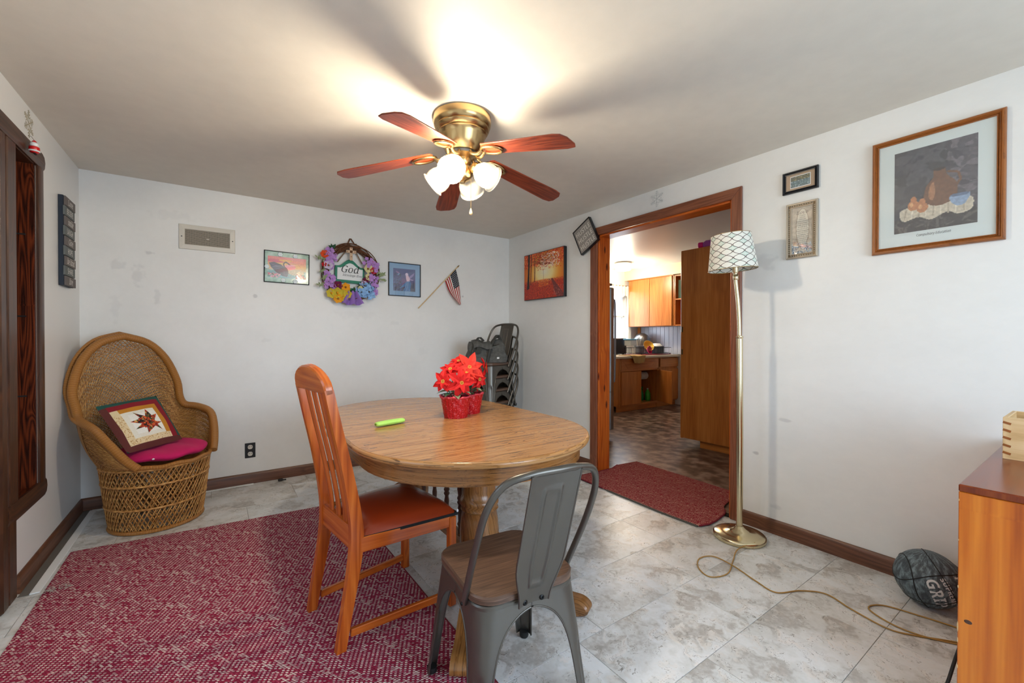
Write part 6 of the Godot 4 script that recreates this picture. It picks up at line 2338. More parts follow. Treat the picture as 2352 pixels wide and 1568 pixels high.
func poinsettia(at: Vector3, label: String, heads: Array) -> void:
	var o := thing("poinsettia_pot", label, "potted plant", at, 0.0, "red poinsettias on the table")
	var pot := S()
	var f := func(u: float, v: float) -> Vector3:
		var a := TAU * u
		var r := lerpf(0.064, 0.084, v) + 0.0018 * sin(a * 22.0) + 0.0012 * sin(a * 9.0 + v * 14.0) + 0.001 * sin(v * 40.0 + a * 5.0)
		return Vector3(cos(a) * r, v * 0.118, -sin(a) * r)
	sheet(pot, 88, 14, f, 0.003)
	obj("pot", pot, M.foil_red, o)
	var rim := S()
	var g := func(u: float, v: float) -> Vector3:
		var a := TAU * u
		var w := sin(a * 11.0) * 0.0035 + sin(a * 5.0 + 1.0) * 0.003
		var q := TAU * v
		return Vector3(cos(a) * (0.087 + cos(q) * 0.0065 + w), 0.12 + sin(q) * 0.007 + w, -sin(a) * (0.087 + cos(q) * 0.0065 + w))
	sheet(rim, 66, 8, g)
	obj("ruffled_rim", rim, M.foil_pink, o)
	var so := S()
	lathe(so, [Vector2(0, 0.004), Vector2(0.062, 0.003)], 20)
	lathe(so, [Vector2(0.079, 0.1), Vector2(0.04, 0.106), Vector2(0, 0.108)], 20)
	obj("moss", so, M.dark_leaf, o)
	for h in heads:
		var c: Vector3 = h[0]
		var st := S()
		tube(st, curve([Vector3(c.x * 0.2, 0.1, c.z * 0.2), Vector3(c.x * 0.7, c.y * 0.7 + 0.03, c.z * 0.7), c - (h[1] as Vector3).normalized() * 0.004], 5), 0.0022, 5)
		obj("stem", st, M.dark_leaf, o)
		bract_head(o, c, h[1], h[2], M[h[3]])
	for k in 9:
		var a := TAU * k / 9.0 + at.x
		var st := S()
		leafy(st, Vector3(cos(a) * 0.035, 0.125 + 0.012 * (k % 3), sin(a) * 0.035), Vector3(cos(a), 0.3, sin(a)), 0.075, 0.04, Vector3.UP, 0.4)
		obj("leaf", st, M.dark_leaf if k % 2 else M.pale_leaf, o)

func table_things() -> void:
	var foil := mat("foil_red", Color.WHITE, 0.28)
	var fim := blotch_im(256, 256, 88, 0.05, [[0.0, rgb(140, 0, 10)], [0.55, rgb(190, 8, 22)], [0.68, rgb(206, 30, 44)], [0.76, rgb(238, 150, 156)], [1.0, rgb(250, 220, 220)]], 4, 0.1, 0.35)
	foil.albedo_texture = tex(fim)
	foil.uv1_scale = Vector3(3, 1, 1)
	foil.heightmap_enabled = true
	foil.heightmap_texture = tex(fim)
	foil.heightmap_scale = 0.3
	var fp := mat("foil_pink", rgb(206, 62, 78), 0.3)
	fp.metallic = 0.2
	for q in [["bract_red", rgb(214, 10, 10)], ["bract_light", rgb(232, 52, 34)]]:
		var m := mat(q[0], q[1], 0.7)
		m.backlight_enabled = true
		m.backlight = Color(0.4, 0.02, 0.02)
	mat("pollen", rgb(214, 190, 80), 0.7)
	mat("pale_leaf", rgb(128, 142, 112), 0.7)
	var cam := Vector3(-0.55, 0.25, 0.8)
	poinsettia(Vector3(1.917, 0.7405, 1.882), "red poinsettia in red foil pot, the one nearer the green case", [
		[Vector3(-0.085, 0.212, 0.01), Vector3(-0.8, 0.25, 0.7), 0.07, "bract_red"],
		[Vector3(0.0, 0.205, 0.07), Vector3(-0.3, 0.1, 1), 0.088, "bract_red"],
		[Vector3(-0.02, 0.275, -0.03), Vector3(-0.4, 0.6, 0.4), 0.072, "bract_red"],
		[Vector3(0.06, 0.25, 0.02), Vector3(0.1, 0.8, 0.5), 0.075, "bract_light"]])
	poinsettia(Vector3(2.05, 0.7405, 1.80), "red poinsettia in red foil pot, the one nearer the stacked chairs", [
		[Vector3(-0.03, 0.285, 0.06), Vector3(-0.35, 0.35, 0.9), 0.092, "bract_light"],
		[Vector3(-0.06, 0.315, -0.02), Vector3(-0.3, 0.8, 0.3), 0.08, "bract_red"],
		[Vector3(0.085, 0.275, 0.05), Vector3(0.8, 0.1, 0.5), 0.072, "bract_red"],
		[Vector3(0.03, 0.21, 0.07), Vector3(0.2, 0.0, 1), 0.07, "bract_red"],
		[Vector3(0.06, 0.3, -0.04), Vector3(0.5, 0.8, 0.1), 0.07, "bract_red"]])
	# lime green case
	var cs := thing("glasses_case", "lime green rounded case lying on the oak table", "case", Vector3(1.525, 0.7405, 1.888), deg_to_rad(14.0))
	var st := S()
	var f := func(u: float, v: float) -> Vector3:
		var a := TAU * u
		var t := PI * v
		var rx := 0.024
		var e := -cos(t)
		return Vector3(clampf(e * 1.35, -1.0, 1.0) * 0.064 + signf(e) * 0.022 * (1.0 - pow(sin(t), 2.0)), 0.014 + sin(a) * 0.0138 * pow(sin(t), 0.4), cos(a) * rx * pow(sin(t), 0.4))
	sheet(st, 24, 22, f)
	var body := obj("shell", st, M.lime, cs)
	var seam := S()
	var sp := []
	for k in 40:
		var a := TAU * k / 40
		sp.append(Vector3(clampf(cos(a) * 1.35, -1, 1) * 0.064 + signf(cos(a)) * 0.0215 * (1.0 - sin(a) * sin(a)), 0.0145, sin(a) * 0.0242))
	tube(seam, sp, 0.0008, 4, true)
	obj("seam", seam, mat("lime_dark", rgb(140, 196, 84), 0.5), body)

	# grey canvas bag on the stack of chairs
	var cm := mat("canvas_grey", Color.WHITE, 0.9)
	cm.albedo_texture = tex(blotch_im(128, 128, 91, 0.06, [[0.0, rgb(66, 66, 64)], [0.5, rgb(84, 84, 81)], [1.0, rgb(100, 100, 96)]], 4))
	cm.uv1_triplanar = true
	cm.uv1_scale = Vector3(4, 4, 4)
	var strapm := mat("canvas_strap", rgb(58, 58, 54), 0.9)
	var b := thing("canvas_bag", "grey canvas bag with straps slumped on the stacked chairs", "bag", Vector3(2.985, 0.962, 0.475), deg_to_rad(-26.0))
	var bs := S()
	var g := func(u: float, v: float) -> Vector3:
		var a := TAU * u
		var ca := signf(cos(a)) * pow(absf(cos(a)), 0.4)
		var sa := signf(sin(a)) * pow(absf(sin(a)), 0.4)
		var k := lerpf(1.0, 0.84, v) * (1.0 + 0.06 * sin(v * PI))
		var y := v * (0.185 + 0.02 * sin(a * 2.0 + 0.6) + 0.012 * sin(a * 5.0)) 
		return Vector3(ca * 0.2 * k + 0.008 * sin(v * 9.0 + a * 3.0), y, -sa * 0.115 * k * lerpf(1.0, 0.72, v) + 0.006 * sin(v * 7.0 + a * 4.0))
	sheet(bs, 64, 16, g)
	var body2 := obj("body", bs, cm, b)
	var top := S()
	var tp := func(u: float, v: float) -> Vector3:
		var a := TAU * u
		var e: Vector3 = g.call(u, 1.0)
		return Vector3(e.x * (1.0 - v), e.y + 0.02 * sin(v * 4.0) - 0.02 * v + 0.006 * sin(a * 3.0 + v * 6.0), e.z * (1.0 - v))
	sheet(top, 48, 8, tp)
	obj("top_fold", top, cm, body2)
	var fl := S()
	var ff := func(u: float, v: float) -> Vector3:
		return Vector3(lerpf(-0.15, 0.03, u) + 0.02 * v, 0.212 - v * v * 0.07 + 0.012 * sin(u * 6.0), lerpf(-0.03, 0.118, sin(v * PI / 2)))
	sheet(fl, 12, 10, ff, 0.005)
	obj("flap", fl, cm, b)
	var ss := S()
	tube(ss, curve([Vector3(-0.16, 0.03, 0.11), Vector3(-0.14, 0.12, 0.118), Vector3(-0.11, 0.2, 0.07), Vector3(-0.07, 0.245, 0.02), Vector3(-0.03, 0.21, 0.05)], 5), 0.012, 6, false, 0.25, Vector3(1, 0, 0))
	tube(ss, curve([Vector3(0.0, 0.01, 0.122), Vector3(0.02, 0.1, 0.122), Vector3(0.05, 0.185, 0.09), Vector3(0.09, 0.25, 0.03), Vector3(0.12, 0.265, 0.0), Vector3(0.15, 0.2, -0.02)], 5), 0.014, 6, false, 0.25, Vector3(1, 0, 0))
	obj("strap", ss, strapm, b)
	var fs := S()
	var wide := func(u: float, v: float) -> Vector3:
		return Vector3(-0.06 + (u - 0.5) * 0.045 - v * 0.03, 0.215 - v * 0.12, 0.06 + 0.062 * pow(v, 0.4))
	sheet(fs, 4, 8, wide, 0.004)
	obj("buckle_strap", fs, strapm, b)
	obj("maker_tag", bx(Vector3(0.105, 0.045, 0.117), Vector3(0.022, 0.016, 0.003)), M.white_plastic, b)

# ---------------------------------------------------------------- on the floor
func floor_things() -> void:
	# worn grey basketball with its lettering
	var r := 0.1195
	var o := thing("basketball", "worn grey rubber basketball with white GRIP lettering beside the dresser", "ball", Vector3(3.405, r, 3.612))
	var bi := blotch_im(512, 256, 64, 0.03, [[0.0, rgb(40, 46, 50)], [0.45, rgb(70, 80, 86)], [0.58, rgb(96, 110, 116)], [1.0, rgb(150, 170, 178)]], 4, 0.12, 0.3)
	var bm := mat("ball_rubber", Color.WHITE, 0.6)
	bm.albedo_texture = tex(bi)
	bm.uv1_scale = Vector3(2, 1, 1)
	var st := S()
	ball(st, Vector3.ZERO, Vector3(r, r, r), 48, 28)
	obj("skin", st, bm, o)
	# look: frame whose z points from the ball to where the lettering faces
	var face := Vector3(-0.86, -0.12, 0.5).normalized()
	var ux := Vector3(0.3, -0.9, 0.25)
	var x := (ux - face * ux.dot(face)).normalized()     # the words run steeply down the ball
	var y := face.cross(x)
	var fr := Basis(x, y, face)
	var seams := S()
	# two great circles and two bowed seams
	for gsm in 4:
		var pts := []
		for k in 64:
			var a := TAU * k / 64
			var p: Vector3
			if gsm == 0:
				p = Vector3(cos(a), 0.36 + 0.1 * cos(a), sin(a))
			elif gsm == 1:
				p = Vector3(0.42, cos(a), sin(a))
			elif gsm == 2:
				p = Vector3(cos(a) * 0.75, -0.55 + 0.5 * cos(2.0 * a) * 0.5, sin(a))
			else:
				p = Vector3(-0.5 + 0.25 * cos(2.0 * a), cos(a), sin(a))
			pts.append(fr * p.normalized() * (r + 0.0003))
		tube(seams, pts, 0.0022, 6, true)
	obj("seams", seams, mat("seam_black", rgb(16, 18, 20), 0.6), o)
	var inkm := mat("ball_print", rgb(214, 216, 216), 0.6)
	for q in [["GRIP", 0.058, 0.0, -0.012, 800], ["SUPREME", 0.028, 0.0, 0.035, 600], ["AND1", 0.05, 0.02, 0.105, 800]]:
		var how := func(p: Vector3) -> Vector3:
			var e := Vector2(p.x + q[2], p.y + q[3])
			var d := Vector3(sin(e.x / r), sin(e.y / r) * cos(e.x / r), cos(e.x / r) * cos(e.y / r))
			return fr * d.normalized() * (r + 0.0006)
		put("lettering", letters(q[0], q[1], "Droid Sans", how, 0.0, q[4]), inkm, o)

	# fluff on the rug
	var l := thing("fluff", "small pale tuft of lint on the maroon rug near the niche", "lint", Vector3(0.15, 0.008, 1.235))
	var fs := S()
	for k in 40:
		var a := Vector3(rng.randf_range(-0.045, 0.045), rng.randf_range(0.002, 0.014), rng.randf_range(-0.014, 0.014))
		var b := a + Vector3(rng.randf_range(-0.02, 0.02), rng.randf_range(-0.004, 0.006), rng.randf_range(-0.012, 0.012))
		tube(fs, [a, (a + b) / 2 + Vector3(0, 0.004, 0), b], 0.0012, 4)
	var lm := obj("fibres", fs, mat("lint", rgb(176, 168, 158), 0.95), l)
	lm.set_meta("kind", "stuff")
	# small black clip by the baseboard
	var pc := thing("cable_clip", "tiny black plastic clip on the floor by the back baseboard", "clip", Vector3(1.21, 0.0, 0.075))
	var cs := S()
	box(cs, Vector3(0, 0.01, 0), Vector3(0.035, 0.02, 0.022), 0.004)
	box(cs, Vector3(0.028, 0.006, 0.0), Vector3(0.03, 0.01, 0.01), 0.003)
	obj("clip_body", cs, M.black_plastic, pc)

# ---------------------------------------------------------------- the kitchen beyond
func kitchen_things() -> void:
	# daylight at the sink window, and the ceiling light
	area_light("kitchen_window_daylight", Vector3(6.95, 1.62, -1.37), Vector3(-0.05, -0.1, 1), Vector2(0.66, 0.95), Color(0.9, 0.95, 1.0), 1.0)
	var cl := thing("ceiling_light", "round white glowing ceiling light in the kitchen", "ceiling light", Vector3(6.52, KH, -0.8))
	var b := S()
	lathe(b, [Vector2(0.125, -0.02), Vector2(0.14, -0.014), Vector2(0.14, 0.0), Vector2(0, 0)], 28)
	obj("base", b, M.white_plastic, cl)
	var g := S()
	lathe(g, [Vector2(0, -0.135), Vector2(0.115, -0.133), Vector2(0.128, -0.12), Vector2(0.13, -0.03), Vector2(0.126, -0.02)], 28)
	var gm := mat("kitchen_globe", Color(1, 0.97, 0.9), 0.3)
	gm.emission_enabled = true
	gm.emission = Color(1.0, 0.9, 0.74)
	gm.emission_energy_multiplier = 2.2
	obj("glass_bowl", g, gm, cl)
	var l := OmniLight3D.new()
	l.name = "kitchen_lamp_light"
	l.light_color = Color(1.0, 0.92, 0.8)
	l.light_energy = 1.0
	l.light_size = 0.1
	l.omni_range = 10.0
	l.omni_attenuation = 2.0
	l.shadow_enabled = true
	add_child(l)
	l.position = Vector3(6.52, KH - 0.24, -0.8)

	# refrigerator behind the left jamb
	var fr := thing("refrigerator", "tall grey refrigerator seen edge-on just inside the kitchen", "refrigerator", Vector3(4.265, 0.0, 0.22))
	obj("cabinet", bx(Vector3(0, 0.93, 0), Vector3(0.72, 1.80, 0.80), 0.01), mat("fridge_grey", rgb(110, 112, 116), 0.4, 0.3), fr)
	for q in [[0.28, 0.42], [1.17, 1.28]]:
		var d := obj("door", bx(Vector3(0.405, q[0] + 0.06 if q[0] < 1.0 else q[0], 0.0), Vector3(0.07, q[1] + 0.06 if q[0] < 1.0 else q[1], 0.79), 0.012), M.steel, fr)
		var hs := S()
		if q[0] > 1.0:
			tube(hs, curve([Vector3(0.44, 0.7, 0.36), Vector3(0.485, 0.74, 0.36), Vector3(0.485, 1.6, 0.36), Vector3(0.44, 1.64, 0.36)], 4), 0.012, 8)
		else:
			tube(hs, curve([Vector3(0.44, 0.5, -0.3), Vector3(0.485, 0.5, -0.26), Vector3(0.485, 0.5, 0.26), Vector3(0.44, 0.5, 0.3)], 4), 0.012, 8)
		obj("handle", hs, M.steel, d)
	obj("hinge_cover", bx(Vector3(0.36, 1.845, 0.33), Vector3(0.12, 0.03, 0.1), 0.006), M.fridge_grey, fr)
	obj("toe_grille", bx(Vector3(0.36, 0.03, 0), Vector3(0.05, 0.055, 0.76), 0.01), M.fridge_grey, fr)
	var bk := thing("scalloped_bowl", "pale lilac scalloped plastic bowl on top of the refrigerator", "bowl", Vector3(4.46, 1.83, 0.42))
	var bs := S()
	var f := func(u: float, v: float) -> Vector3:
		var a := TAU * u
		var r := lerpf(0.08, 0.17, v) * (1.0 + 0.05 * sin(a * 14.0) * v)
		return Vector3(cos(a) * r, 0.002 + v * 0.16 + 0.012 * sin(a * 14.0) * v, -sin(a) * r)
	sheet(bs, 84, 8, f, 0.003)
	obj("bowl_wall", bs, mat("lilac_plastic", rgb(206, 206, 226), 0.35), bk)

	# pantry: tall slab of a side with doors edge-on
	var pa := thing("pantry_cabinet", "tall brown wooden pantry cabinet, its plain side facing the doorway", "cabinet", Vector3(5.06, 0, 1.27))
	obj("side_panel", bx(Vector3(0.01, 1.135, 0.56), Vector3(0.02, 2.09, 1.12), 0.002, Basis(), 1), M.kitchen_wood, pa)
	obj("carcass", bx(Vector3(0.3, 1.135, 0.57), Vector3(0.56, 2.08, 1.08), 0.0, Basis(), 1), M.kitchen_wood, pa)
	for k in 2:
		var d := obj("door", bx(Vector3(0.3, 0.53 if k == 0 else 1.64, 0.005), Vector3(0.58, 0.9 if k == 0 else 1.06, 0.03), 0.006, Basis(), 1), M.kitchen_wood, pa)
		obj("hinge", bx(Vector3(-0.004, 1.05 if k == 0 else 1.3, 0.02), Vector3(0.008, 0.06, 0.02), 0.002), M.antique_brass, d)
	obj("toe_kick", bx(Vector3(0.32, 0.045, 0.66), Vector3(0.5, 0.09, 0.93), 0.0, Basis(), 2), M.kitchen_wood, pa)
	var pb := thing("pink_bottle", "pink and lilac plastic bottle lying on the pantry", "bottle", Vector3(5.24, 2.18, 1.45))
	var ps := S()
	lathe(ps, [Vector2(0, 0.0), Vector2(0.044, 0.004), Vector2(0.05, 0.03), Vector2(0.05, 0.15), Vector2(0.03, 0.18), Vector2(0.02, 0.19)], 18, xf_at(Vector3(0.02, 0.052, 0.17), Vector3(-90, 20, 0)))
	obj("bottle_body", ps, mat("lilac_bottle", rgb(186, 96, 206), 0.3), pb)
	var pcap := S()
	lathe(pcap, [Vector2(0.03, 0.18), Vector2(0.034, 0.185), Vector2(0.034, 0.225), Vector2(0.03, 0.23), Vector2(0, 0.23)], 18, xf_at(Vector3(0.02, 0.052, 0.17), Vector3(-90, 20, 0)))
	obj("cap", pcap, mat("pink_cap", rgb(226, 20, 140), 0.35), pb)

	base_units()
	upper_units()
	sink_clutter()

func base_units() -> void:
	var z := -0.5
	# sink unit: louvred false front, one door shut, one standing open
	var a := thing("sink_cabinet", "brown kitchen sink cabinet with louvred front and one door open", "cabinet", Vector3(6.085, 0.0, z))
	var w := 1.005
	obj("side_panel", bx(Vector3(0.01, 0.48, -0.42), Vector3(0.02, 0.78, 0.82), 0.0, Basis(), 1), M.kitchen_wood, a)
	obj("side_panel", bx(Vector3(w - 0.01, 0.48, -0.42), Vector3(0.02, 0.78, 0.82), 0.0, Basis(), 1), M.kitchen_wood, a)
	obj("floor_panel", bx(Vector3(w / 2, 0.1, -0.42), Vector3(w - 0.04, 0.02, 0.82), 0.0, Basis(), 0), M.kitchen_wood, a)
	obj("back_panel", bx(Vector3(w / 2, 0.49, -0.82), Vector3(w - 0.04, 0.76, 0.01), 0.0, Basis(), 0), M.kitchen_wood, a)
	obj("toe_kick", bx(Vector3(w / 2, 0.045, -0.06), Vector3(w, 0.09, 0.02)), M.kitchen_wood, a)
	for q in [[0.02, 0.48, 0.03, 0.78], [w - 0.02, 0.48, 0.04, 0.78], [w / 2, 0.675, w, 0.03], [w / 2, 0.862, w, 0.02], [w / 2, 0.105, w, 0.03]]:
		obj("face_frame", bx(Vector3(q[0], q[1], -0.005), Vector3(q[2], q[3], 0.02), 0.001), M.kitchen_wood, a)
	var lf := obj("louvre_panel", bx(Vector3(w / 2, 0.77, 0.004), Vector3(w - 0.07, 0.16, 0.014), 0.002, Basis(), 0), M.kitchen_wood, a)
	for k in 7:
		var ll := (w - 0.2) * (1.0 - 0.04 * k)
		obj("louvre", bx(Vector3(w / 2 - 0.02, 0.825 - k * 0.018, 0.0135), Vector3(ll, 0.011, 0.006), 0.0, Basis(Vector3.RIGHT, -0.45)), M.kitchen_wood, lf)
	obj("door", bx(Vector3(0.275, 0.385, 0.012), Vector3(0.49, 0.54, 0.02), 0.003, Basis(), 1), M.kitchen_wood, a)
	var hinge := Vector3(w - 0.03, 0.385, 0.012)
	var ang := deg_to_rad(-70.0)
	var od := S()
	var bb := Basis(Vector3.UP, -ang)
	box(od, hinge + bb * Vector3(-0.2, 0, 0.0), Vector3(0.4, 0.54, 0.02), 0.003, bb, 1)
	obj("door", od, M.kitchen_wood, a)
	# drawer unit to its right
	var d := thing("drawer_cabinet", "brown kitchen base cabinet with one drawer above one door", "cabinet", Vector3(7.105, 0.0, z))
	obj("carcass", bx(Vector3(0.27, 0.48, -0.42), Vector3(0.54, 0.78, 0.82), 0.0, Basis(), 1), M.kitchen_wood, d)
	obj("toe_kick", bx(Vector3(0.27, 0.045, -0.06), Vector3(0.54, 0.09, 0.02)), M.kitchen_wood, d)
	obj("drawer_front", bx(Vector3(0.28, 0.775, 0.004), Vector3(0.52, 0.15, 0.02), 0.003, Basis(), 0), M.kitchen_wood, d)
	obj("door", bx(Vector3(0.28, 0.385, 0.004), Vector3(0.52, 0.55, 0.02), 0.003, Basis(), 1), M.kitchen_wood, d)
	var ct := thing("kitchen_counter", "cream laminate kitchen worktop above the brown base cabinets", "countertop", Vector3(6.04, 0.872, z))
	var cm := mat("laminate", rgb(214, 204, 186), 0.3)
	obj("worktop", bx(Vector3(0.83, 0.019, -0.42), Vector3(1.64, 0.038, 0.92), 0.006), cm, ct)
	# things in the open cupboard
	var gb := mat("green_bottle", rgb(30, 134, 70), 0.25)
	var gb2 := mat("bright_green", rgb(70, 190, 60), 0.3)
	for q in [[6.9, gb, "green spray bottle standing in the open sink cabinet"], [7.005, gb2, "bright green squeeze bottle standing in the open sink cabinet"]]:
		var o := thing("cleaner_bottle", q[2], "bottle", Vector3(q[0], 0.11, -0.72 if q[0] < 6.95 else -0.66))
		var st := S()
		lathe(st, [Vector2(0, 0), Vector2(0.045, 0.003), Vector2(0.048, 0.02), Vector2(0.046, 0.12), Vector2(0.026, 0.17), Vector2(0.014, 0.185), Vector2(0.014, 0.2)], 16)
		obj("bottle_body", st, q[1], o)
		var tr := S()
		if q[1] == gb:
			box(tr, Vector3(0.01, 0.225, 0), Vector3(0.07, 0.03, 0.026), 0.006)
			box(tr, Vector3(0.03, 0.2, 0.0), Vector3(0.012, 0.04, 0.014), 0.003, Basis(Vector3(0, 0, 1), 0.3))
		lathe(tr, [Vector2(0.017, 0.195), Vector2(0.017, 0.215), Vector2(0, 0.216)], 12)
		obj("nozzle", tr, gb if q[1] == gb else M.white_plastic, o)
	var pr := thing("paper_roll", "white paper roll lying in the open sink cabinet", "roll", Vector3(6.93, 0.48, -0.72))
	var rs := S()
	lathe(rs, [Vector2(0.02, -0.09), Vector2(0.065, -0.09), Vector2(0.065, 0.09), Vector2(0.02, 0.09), Vector2(0.02, -0.09)], 20, xf_at(Vector3(0, 0.065, 0), Vector3(0, 0, 90)))
	obj("paper", rs, M.white_paper, pr)
	var sh := thing("cabinet_box", "white detergent box standing in the open sink cabinet", "box", Vector3(6.84, 0.11, -0.73))
	obj("carton", bx(Vector3(-0.12, 0.18, -0.02), Vector3(0.12, 0.36, 0.1), 0.003), M.white_plastic, sh)
	var tw := thing("dish_towel", "tan dish towel hanging over the kitchen counter edge", "towel", Vector3(6.40, 0.911, z))
	var f := func(u: float, v: float) -> Vector3:
		var x := (u - 0.5) * 0.36 + 0.16 * v
		var s := v * 0.34 - 0.2
		var drop := maxf(0.0, s)
		var zz := minf(s, 0.0) * 1.0 + 0.047
		return Vector3(x * (1.0 - 0.35 * clampf(drop * 6.0, 0.0, 1.0)), 0.006 - drop * 0.9 + 0.006 * sin(u * 9.0), zz + 0.008 * sin(u * 14.0 + v * 3.0) * clampf(drop * 8.0, 0.0, 1.0) + 0.006)
	var ts := S()
	sheet(ts, 16, 16, f, 0.004)
	obj("cloth", ts, mat("tan_cloth", rgb(178, 148, 96), 0.9), tw)

func upper_units() -> void:
	# wall cabinets on the far wall with a soffit above
	var so := S()
	bc(so, Vector3(7.26, 2.31, -1.4), Vector3(7.65, KH, 0.15))
	struct_obj("trim_soffit", so, mat("soffit_cream", rgb(230, 216, 184), 0.6))
	var a := thing("wall_cabinet", "brown two-door wall cabinet above the kitchen counter", "cabinet", Vector3(7.31, 1.42, -1.33))
	obj("carcass", bx(Vector3(0.17, 0.44, 0.48), Vector3(0.33, 0.88, 0.98), 0.0, Basis(), 1), M.kitchen_wood, a)
	for k in 2:
		obj("door", bx(Vector3(-0.008, 0.44, 0.245 + k * 0.47), Vector3(0.018, 0.87, 0.464), 0.003, Basis(), 1), M.kitchen_wood, a)
	obj("valance", bx(Vector3(0.0, 0.885, 0.48), Vector3(0.05, 0.016, 1.0)), M.kitchen_wood, a)
	var b := thing("open_shelf_cabinet", "open brown wall shelf unit beside the two-door cabinet", "cabinet", Vector3(7.31, 1.42, -0.345))
	obj("side_panel", bx(Vector3(0.16, 0.44, 0.012), Vector3(0.32, 0.88, 0.02), 0.0, Basis(), 1), M.kitchen_wood, b)
	obj("side_panel", bx(Vector3(0.16, 0.44, 0.43), Vector3(0.32, 0.88, 0.02), 0.0, Basis(), 1), M.kitchen_wood, b)
	obj("back_panel", bx(Vector3(0.315, 0.44, 0.22), Vector3(0.02, 0.88, 0.42), 0.0, Basis(), 1), M.kitchen_wood, b)
	for y in [0.01, 0.46, 0.87]:
		obj("shelf", bx(Vector3(0.16, y, 0.22), Vector3(0.31, 0.02, 0.4), 0.0, Basis(), 2), M.kitchen_wood, b)
	var bo := thing("green_book", "dark green book with a picture cover on the open kitchen shelf", "book", Vector3(7.36, 1.89, -0.2))
	bo.rotation.y = 0.25
	obj("cover", bx(Vector3(0, 0.16, 0), Vector3(0.03, 0.32, 0.16), 0.002), mat("book_green", rgb(30, 66, 48), 0.5), bo)
	obj("cover_picture", bx(Vector3(-0.016, 0.2, 0.01), Vector3(0.001, 0.1, 0.08)), mat("book_yellow", rgb(190, 176, 70), 0.5), bo)
	# backsplash of pale boards and a brown batten
	var sp := setting("trim_backsplash")
	var pm := mat("backsplash", rgb(206, 214, 232), 0.25)
	for k in 16:
		obj("board", bx(Vector3(7.642, 1.165, -1.26 + k * 0.09), Vector3(0.014, 0.505, 0.087), 0.003), pm, sp)
	obj("batten", bx(Vector3(7.63, 1.165, -1.34), Vector3(0.03, 0.5, 0.06), 0.002), M.kitchen_wood, sp)
	# lace curtain at the sink window
	var cu := thing("lace_curtain", "white lace curtain hanging at the kitchen window", "curtain", Vector3(6.95, 2.2, -1.36))
	var lm := mat("lace", Color(0.95, 0.95, 0.93), 0.9)
	lm.backlight_enabled = true
	lm.backlight = Color(0.75, 0.75, 0.72)
	lm.cull_mode = BaseMaterial3D.CULL_DISABLED
	for k in 2:
		var x0 := -0.4 if k == 0 else 0.3
		var f := func(u: float, v: float) -> Vector3:
			return Vector3(x0 + u * 0.14 + 0.01 * sin(v * 6.0), -v * 1.1, 0.02 + 0.014 * sin(u * 22.0))
		var st := S()
		sheet(st, 20, 8, f)
		obj("drop", st, lm, cu)
	var vs := S()
	var g := func(u: float, v: float) -> Vector3:
		return Vector3(-0.42 + u * 0.86, -v * (0.2 + 0.03 * sin(u * 30.0)), 0.03 + 0.014 * sin(u * 60.0))
	sheet(vs, 60, 4, g)
	obj("valance", vs, lm, cu)
	var rd := S()
	tube(rd, [Vector3(-0.45, 0.0, 0.02), Vector3(0.47, 0.0, 0.02)], 0.008, 8)
	obj("rod", rd, M.antique_brass, cu)

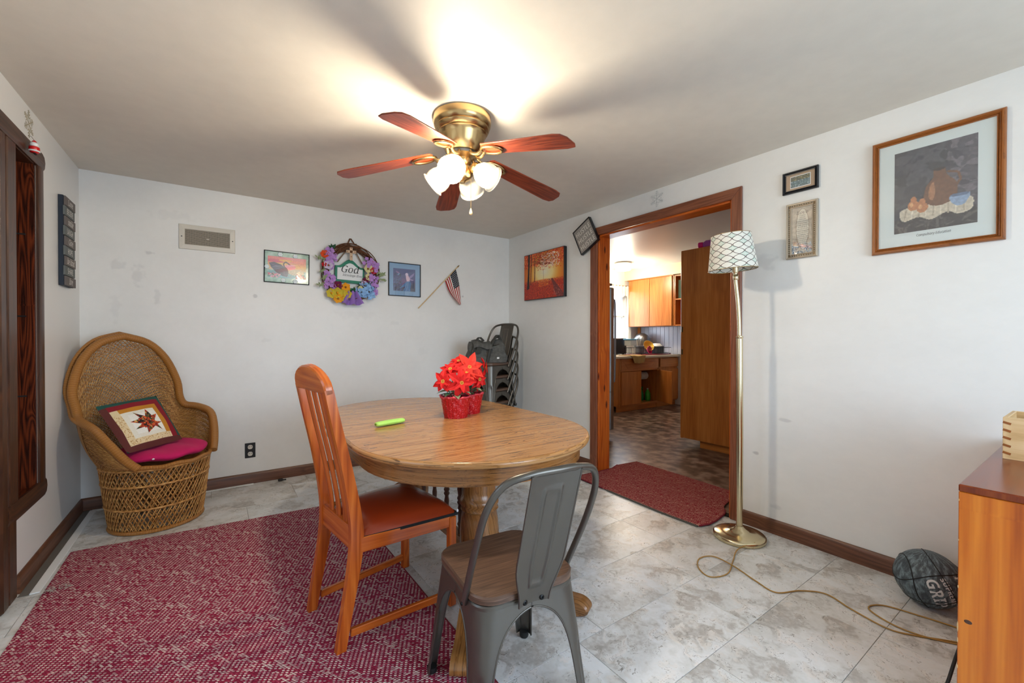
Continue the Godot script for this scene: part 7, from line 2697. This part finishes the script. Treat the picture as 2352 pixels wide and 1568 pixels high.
func sink_clutter() -> void:
	var y := 0.911
	var mo := thing("microwave_oven", "black microwave oven on the kitchen counter", "microwave", Vector3(6.62, y, -1.13))
	obj("case", bx(Vector3(0, 0.15, 0), Vector3(0.42, 0.28, 0.3), 0.01), M.black_plastic, mo)
	obj("door", bx(Vector3(-0.05, 0.15, 0.155), Vector3(0.3, 0.25, 0.012), 0.004), M.black_frame, mo)
	for sx in [-0.17, 0.17]:
		obj("foot", bx(Vector3(sx, 0.005, 0.1), Vector3(0.03, 0.012, 0.03)), M.rubber, mo)
	var rk := thing("dish_rack", "dark wire dish rack full of drying dishes by the sink", "dish rack", Vector3(7.13, y, -0.75))
	var ws := S()
	for yy in [0.025, 0.125]:
		tube(ws, [Vector3(-0.42, yy, -0.18), Vector3(0.42, yy, -0.18), Vector3(0.42, yy, 0.18), Vector3(-0.42, yy, 0.18)], 0.004, 6, true)
	for k in 15:
		var x := -0.42 + k * 0.06
		tube(ws, [Vector3(x, 0.125, 0.18), Vector3(x, 0.025, 0.18), Vector3(x, 0.025, -0.18), Vector3(x, 0.125, -0.18)], 0.0022, 5)
	for sx in [-0.4, 0.4]:
		for sz in [-0.17, 0.17]:
			tube(ws, [Vector3(sx, 0.0, sz), Vector3(sx, 0.03, sz)], 0.006, 6)
	obj("wires", ws, M.chair_screw, rk)
	obj("tray", bx(Vector3(0, 0.006, 0), Vector3(0.84, 0.01, 0.38), 0.003), mat("tray_red", rgb(150, 30, 46), 0.4), rk)
	var cad := thing("cutlery_caddy", "grey plastic cutlery caddy in the dish rack", "caddy", Vector3(6.83, y + 0.03, -0.7))
	obj("cup", bx(Vector3(0, 0.07, 0), Vector3(0.16, 0.13, 0.1), 0.012), mat("caddy_grey", rgb(92, 100, 116), 0.45), cad)
	for k in 6:
		var st := S()
		tube(st, [Vector3(-0.05 + k * 0.02, 0.12, 0.01 * (k % 2)), Vector3(-0.07 + k * 0.026, 0.24 + 0.02 * (k % 3), 0.0)], 0.006, 6)
		obj("cutlery_handle", st, M.steel if k % 2 else M.white_plastic, cad)
	bowl("yellow_bowl", "yellow bowl leaning in the dish rack", Vector3(7.06, y + 0.13, -0.72), 0.1, Vector3(60, -20, 0), mat("bowl_yellow", rgb(230, 196, 84), 0.35))
	bowl("white_bowl", "white bowl upside down in the dish rack", Vector3(7.36, y + 0.2, -0.74), 0.12, Vector3(180, 0, 0), M.white_plastic)
	bowl("pink_colander", "bright pink strainer in the dish rack", Vector3(7.0, y + 0.08, -0.66), 0.07, Vector3(80, 10, 0), mat("strainer_pink", rgb(222, 44, 124), 0.4))
	var tub := thing("grey_tub", "dark grey plastic tub in the dish rack", "tub", Vector3(7.25, y + 0.03, -0.64))
	var tb := S()
	for q in [[0, 0.06, 0.06, 0.2, 0.12, 0.006], [0, 0.06, -0.06, 0.2, 0.12, 0.006], [-0.1, 0.06, 0, 0.006, 0.12, 0.12], [0.1, 0.06, 0, 0.006, 0.12, 0.12], [0, 0.003, 0, 0.2, 0.006, 0.12]]:
		box(tb, Vector3(q[0], q[1], q[2]), Vector3(q[3], q[4], q[5]))
	obj("tub_wall", tb, mat("tub_grey", rgb(56, 62, 68), 0.4), tub)
	var pit := thing("blue_lid_box", "clear food box with a blue lid in the dish rack", "box", Vector3(6.82, y + 0.17, -0.86))
	obj("tub", bx(Vector3(0, 0.04, 0), Vector3(0.24, 0.1, 0.14), 0.01), mat("clear_tub", rgb(206, 216, 222), 0.2), pit)
	obj("lid", bx(Vector3(0, 0.1, 0), Vector3(0.27, 0.022, 0.17), 0.006), mat("lid_blue", rgb(90, 164, 210), 0.35), pit)
	var dome := thing("pot_lid", "grey metal domed pan lid standing behind the dish rack", "lid", Vector3(7.43, y, -1.12))
	var ds := S()
	lathe(ds, [Vector2(0.16, 0.24), Vector2(0.15, 0.29), Vector2(0.11, 0.35), Vector2(0.05, 0.385), Vector2(0, 0.39)], 24)
	lathe(ds, [Vector2(0.0, 0.0), Vector2(0.13, 0.0), Vector2(0.15, 0.02), Vector2(0.16, 0.24)], 24)
	obj("pan_wall", ds, M.steel, dome)
	var jug := thing("glass_jar", "clear drinking glass at the sink", "glass", Vector3(6.6, y, -0.64))
	var js := S()
	lathe(js, [Vector2(0, 0.002), Vector2(0.032, 0.002), Vector2(0.04, 0.14), Vector2(0.037, 0.14), Vector2(0.03, 0.01), Vector2(0, 0.01)], 18)
	obj("glass_wall", js, M.pane_glass, jug)

func bowl(called: String, label: String, at: Vector3, r: float, rot: Vector3, m: Material) -> void:
	var o := thing(called, label, "bowl", at)
	var st := S()
	lathe(st, [Vector2(0, 0), Vector2(r * 0.5, 0.004), Vector2(r * 0.85, r * 0.35), Vector2(r, r * 0.7), Vector2(r * 0.96, r * 0.7), Vector2(r * 0.8, r * 0.36), Vector2(r * 0.48, 0.01), Vector2(0, 0.008)], 24, xf_at(Vector3.ZERO, rot))
	obj("bowl_wall", st, m, o)
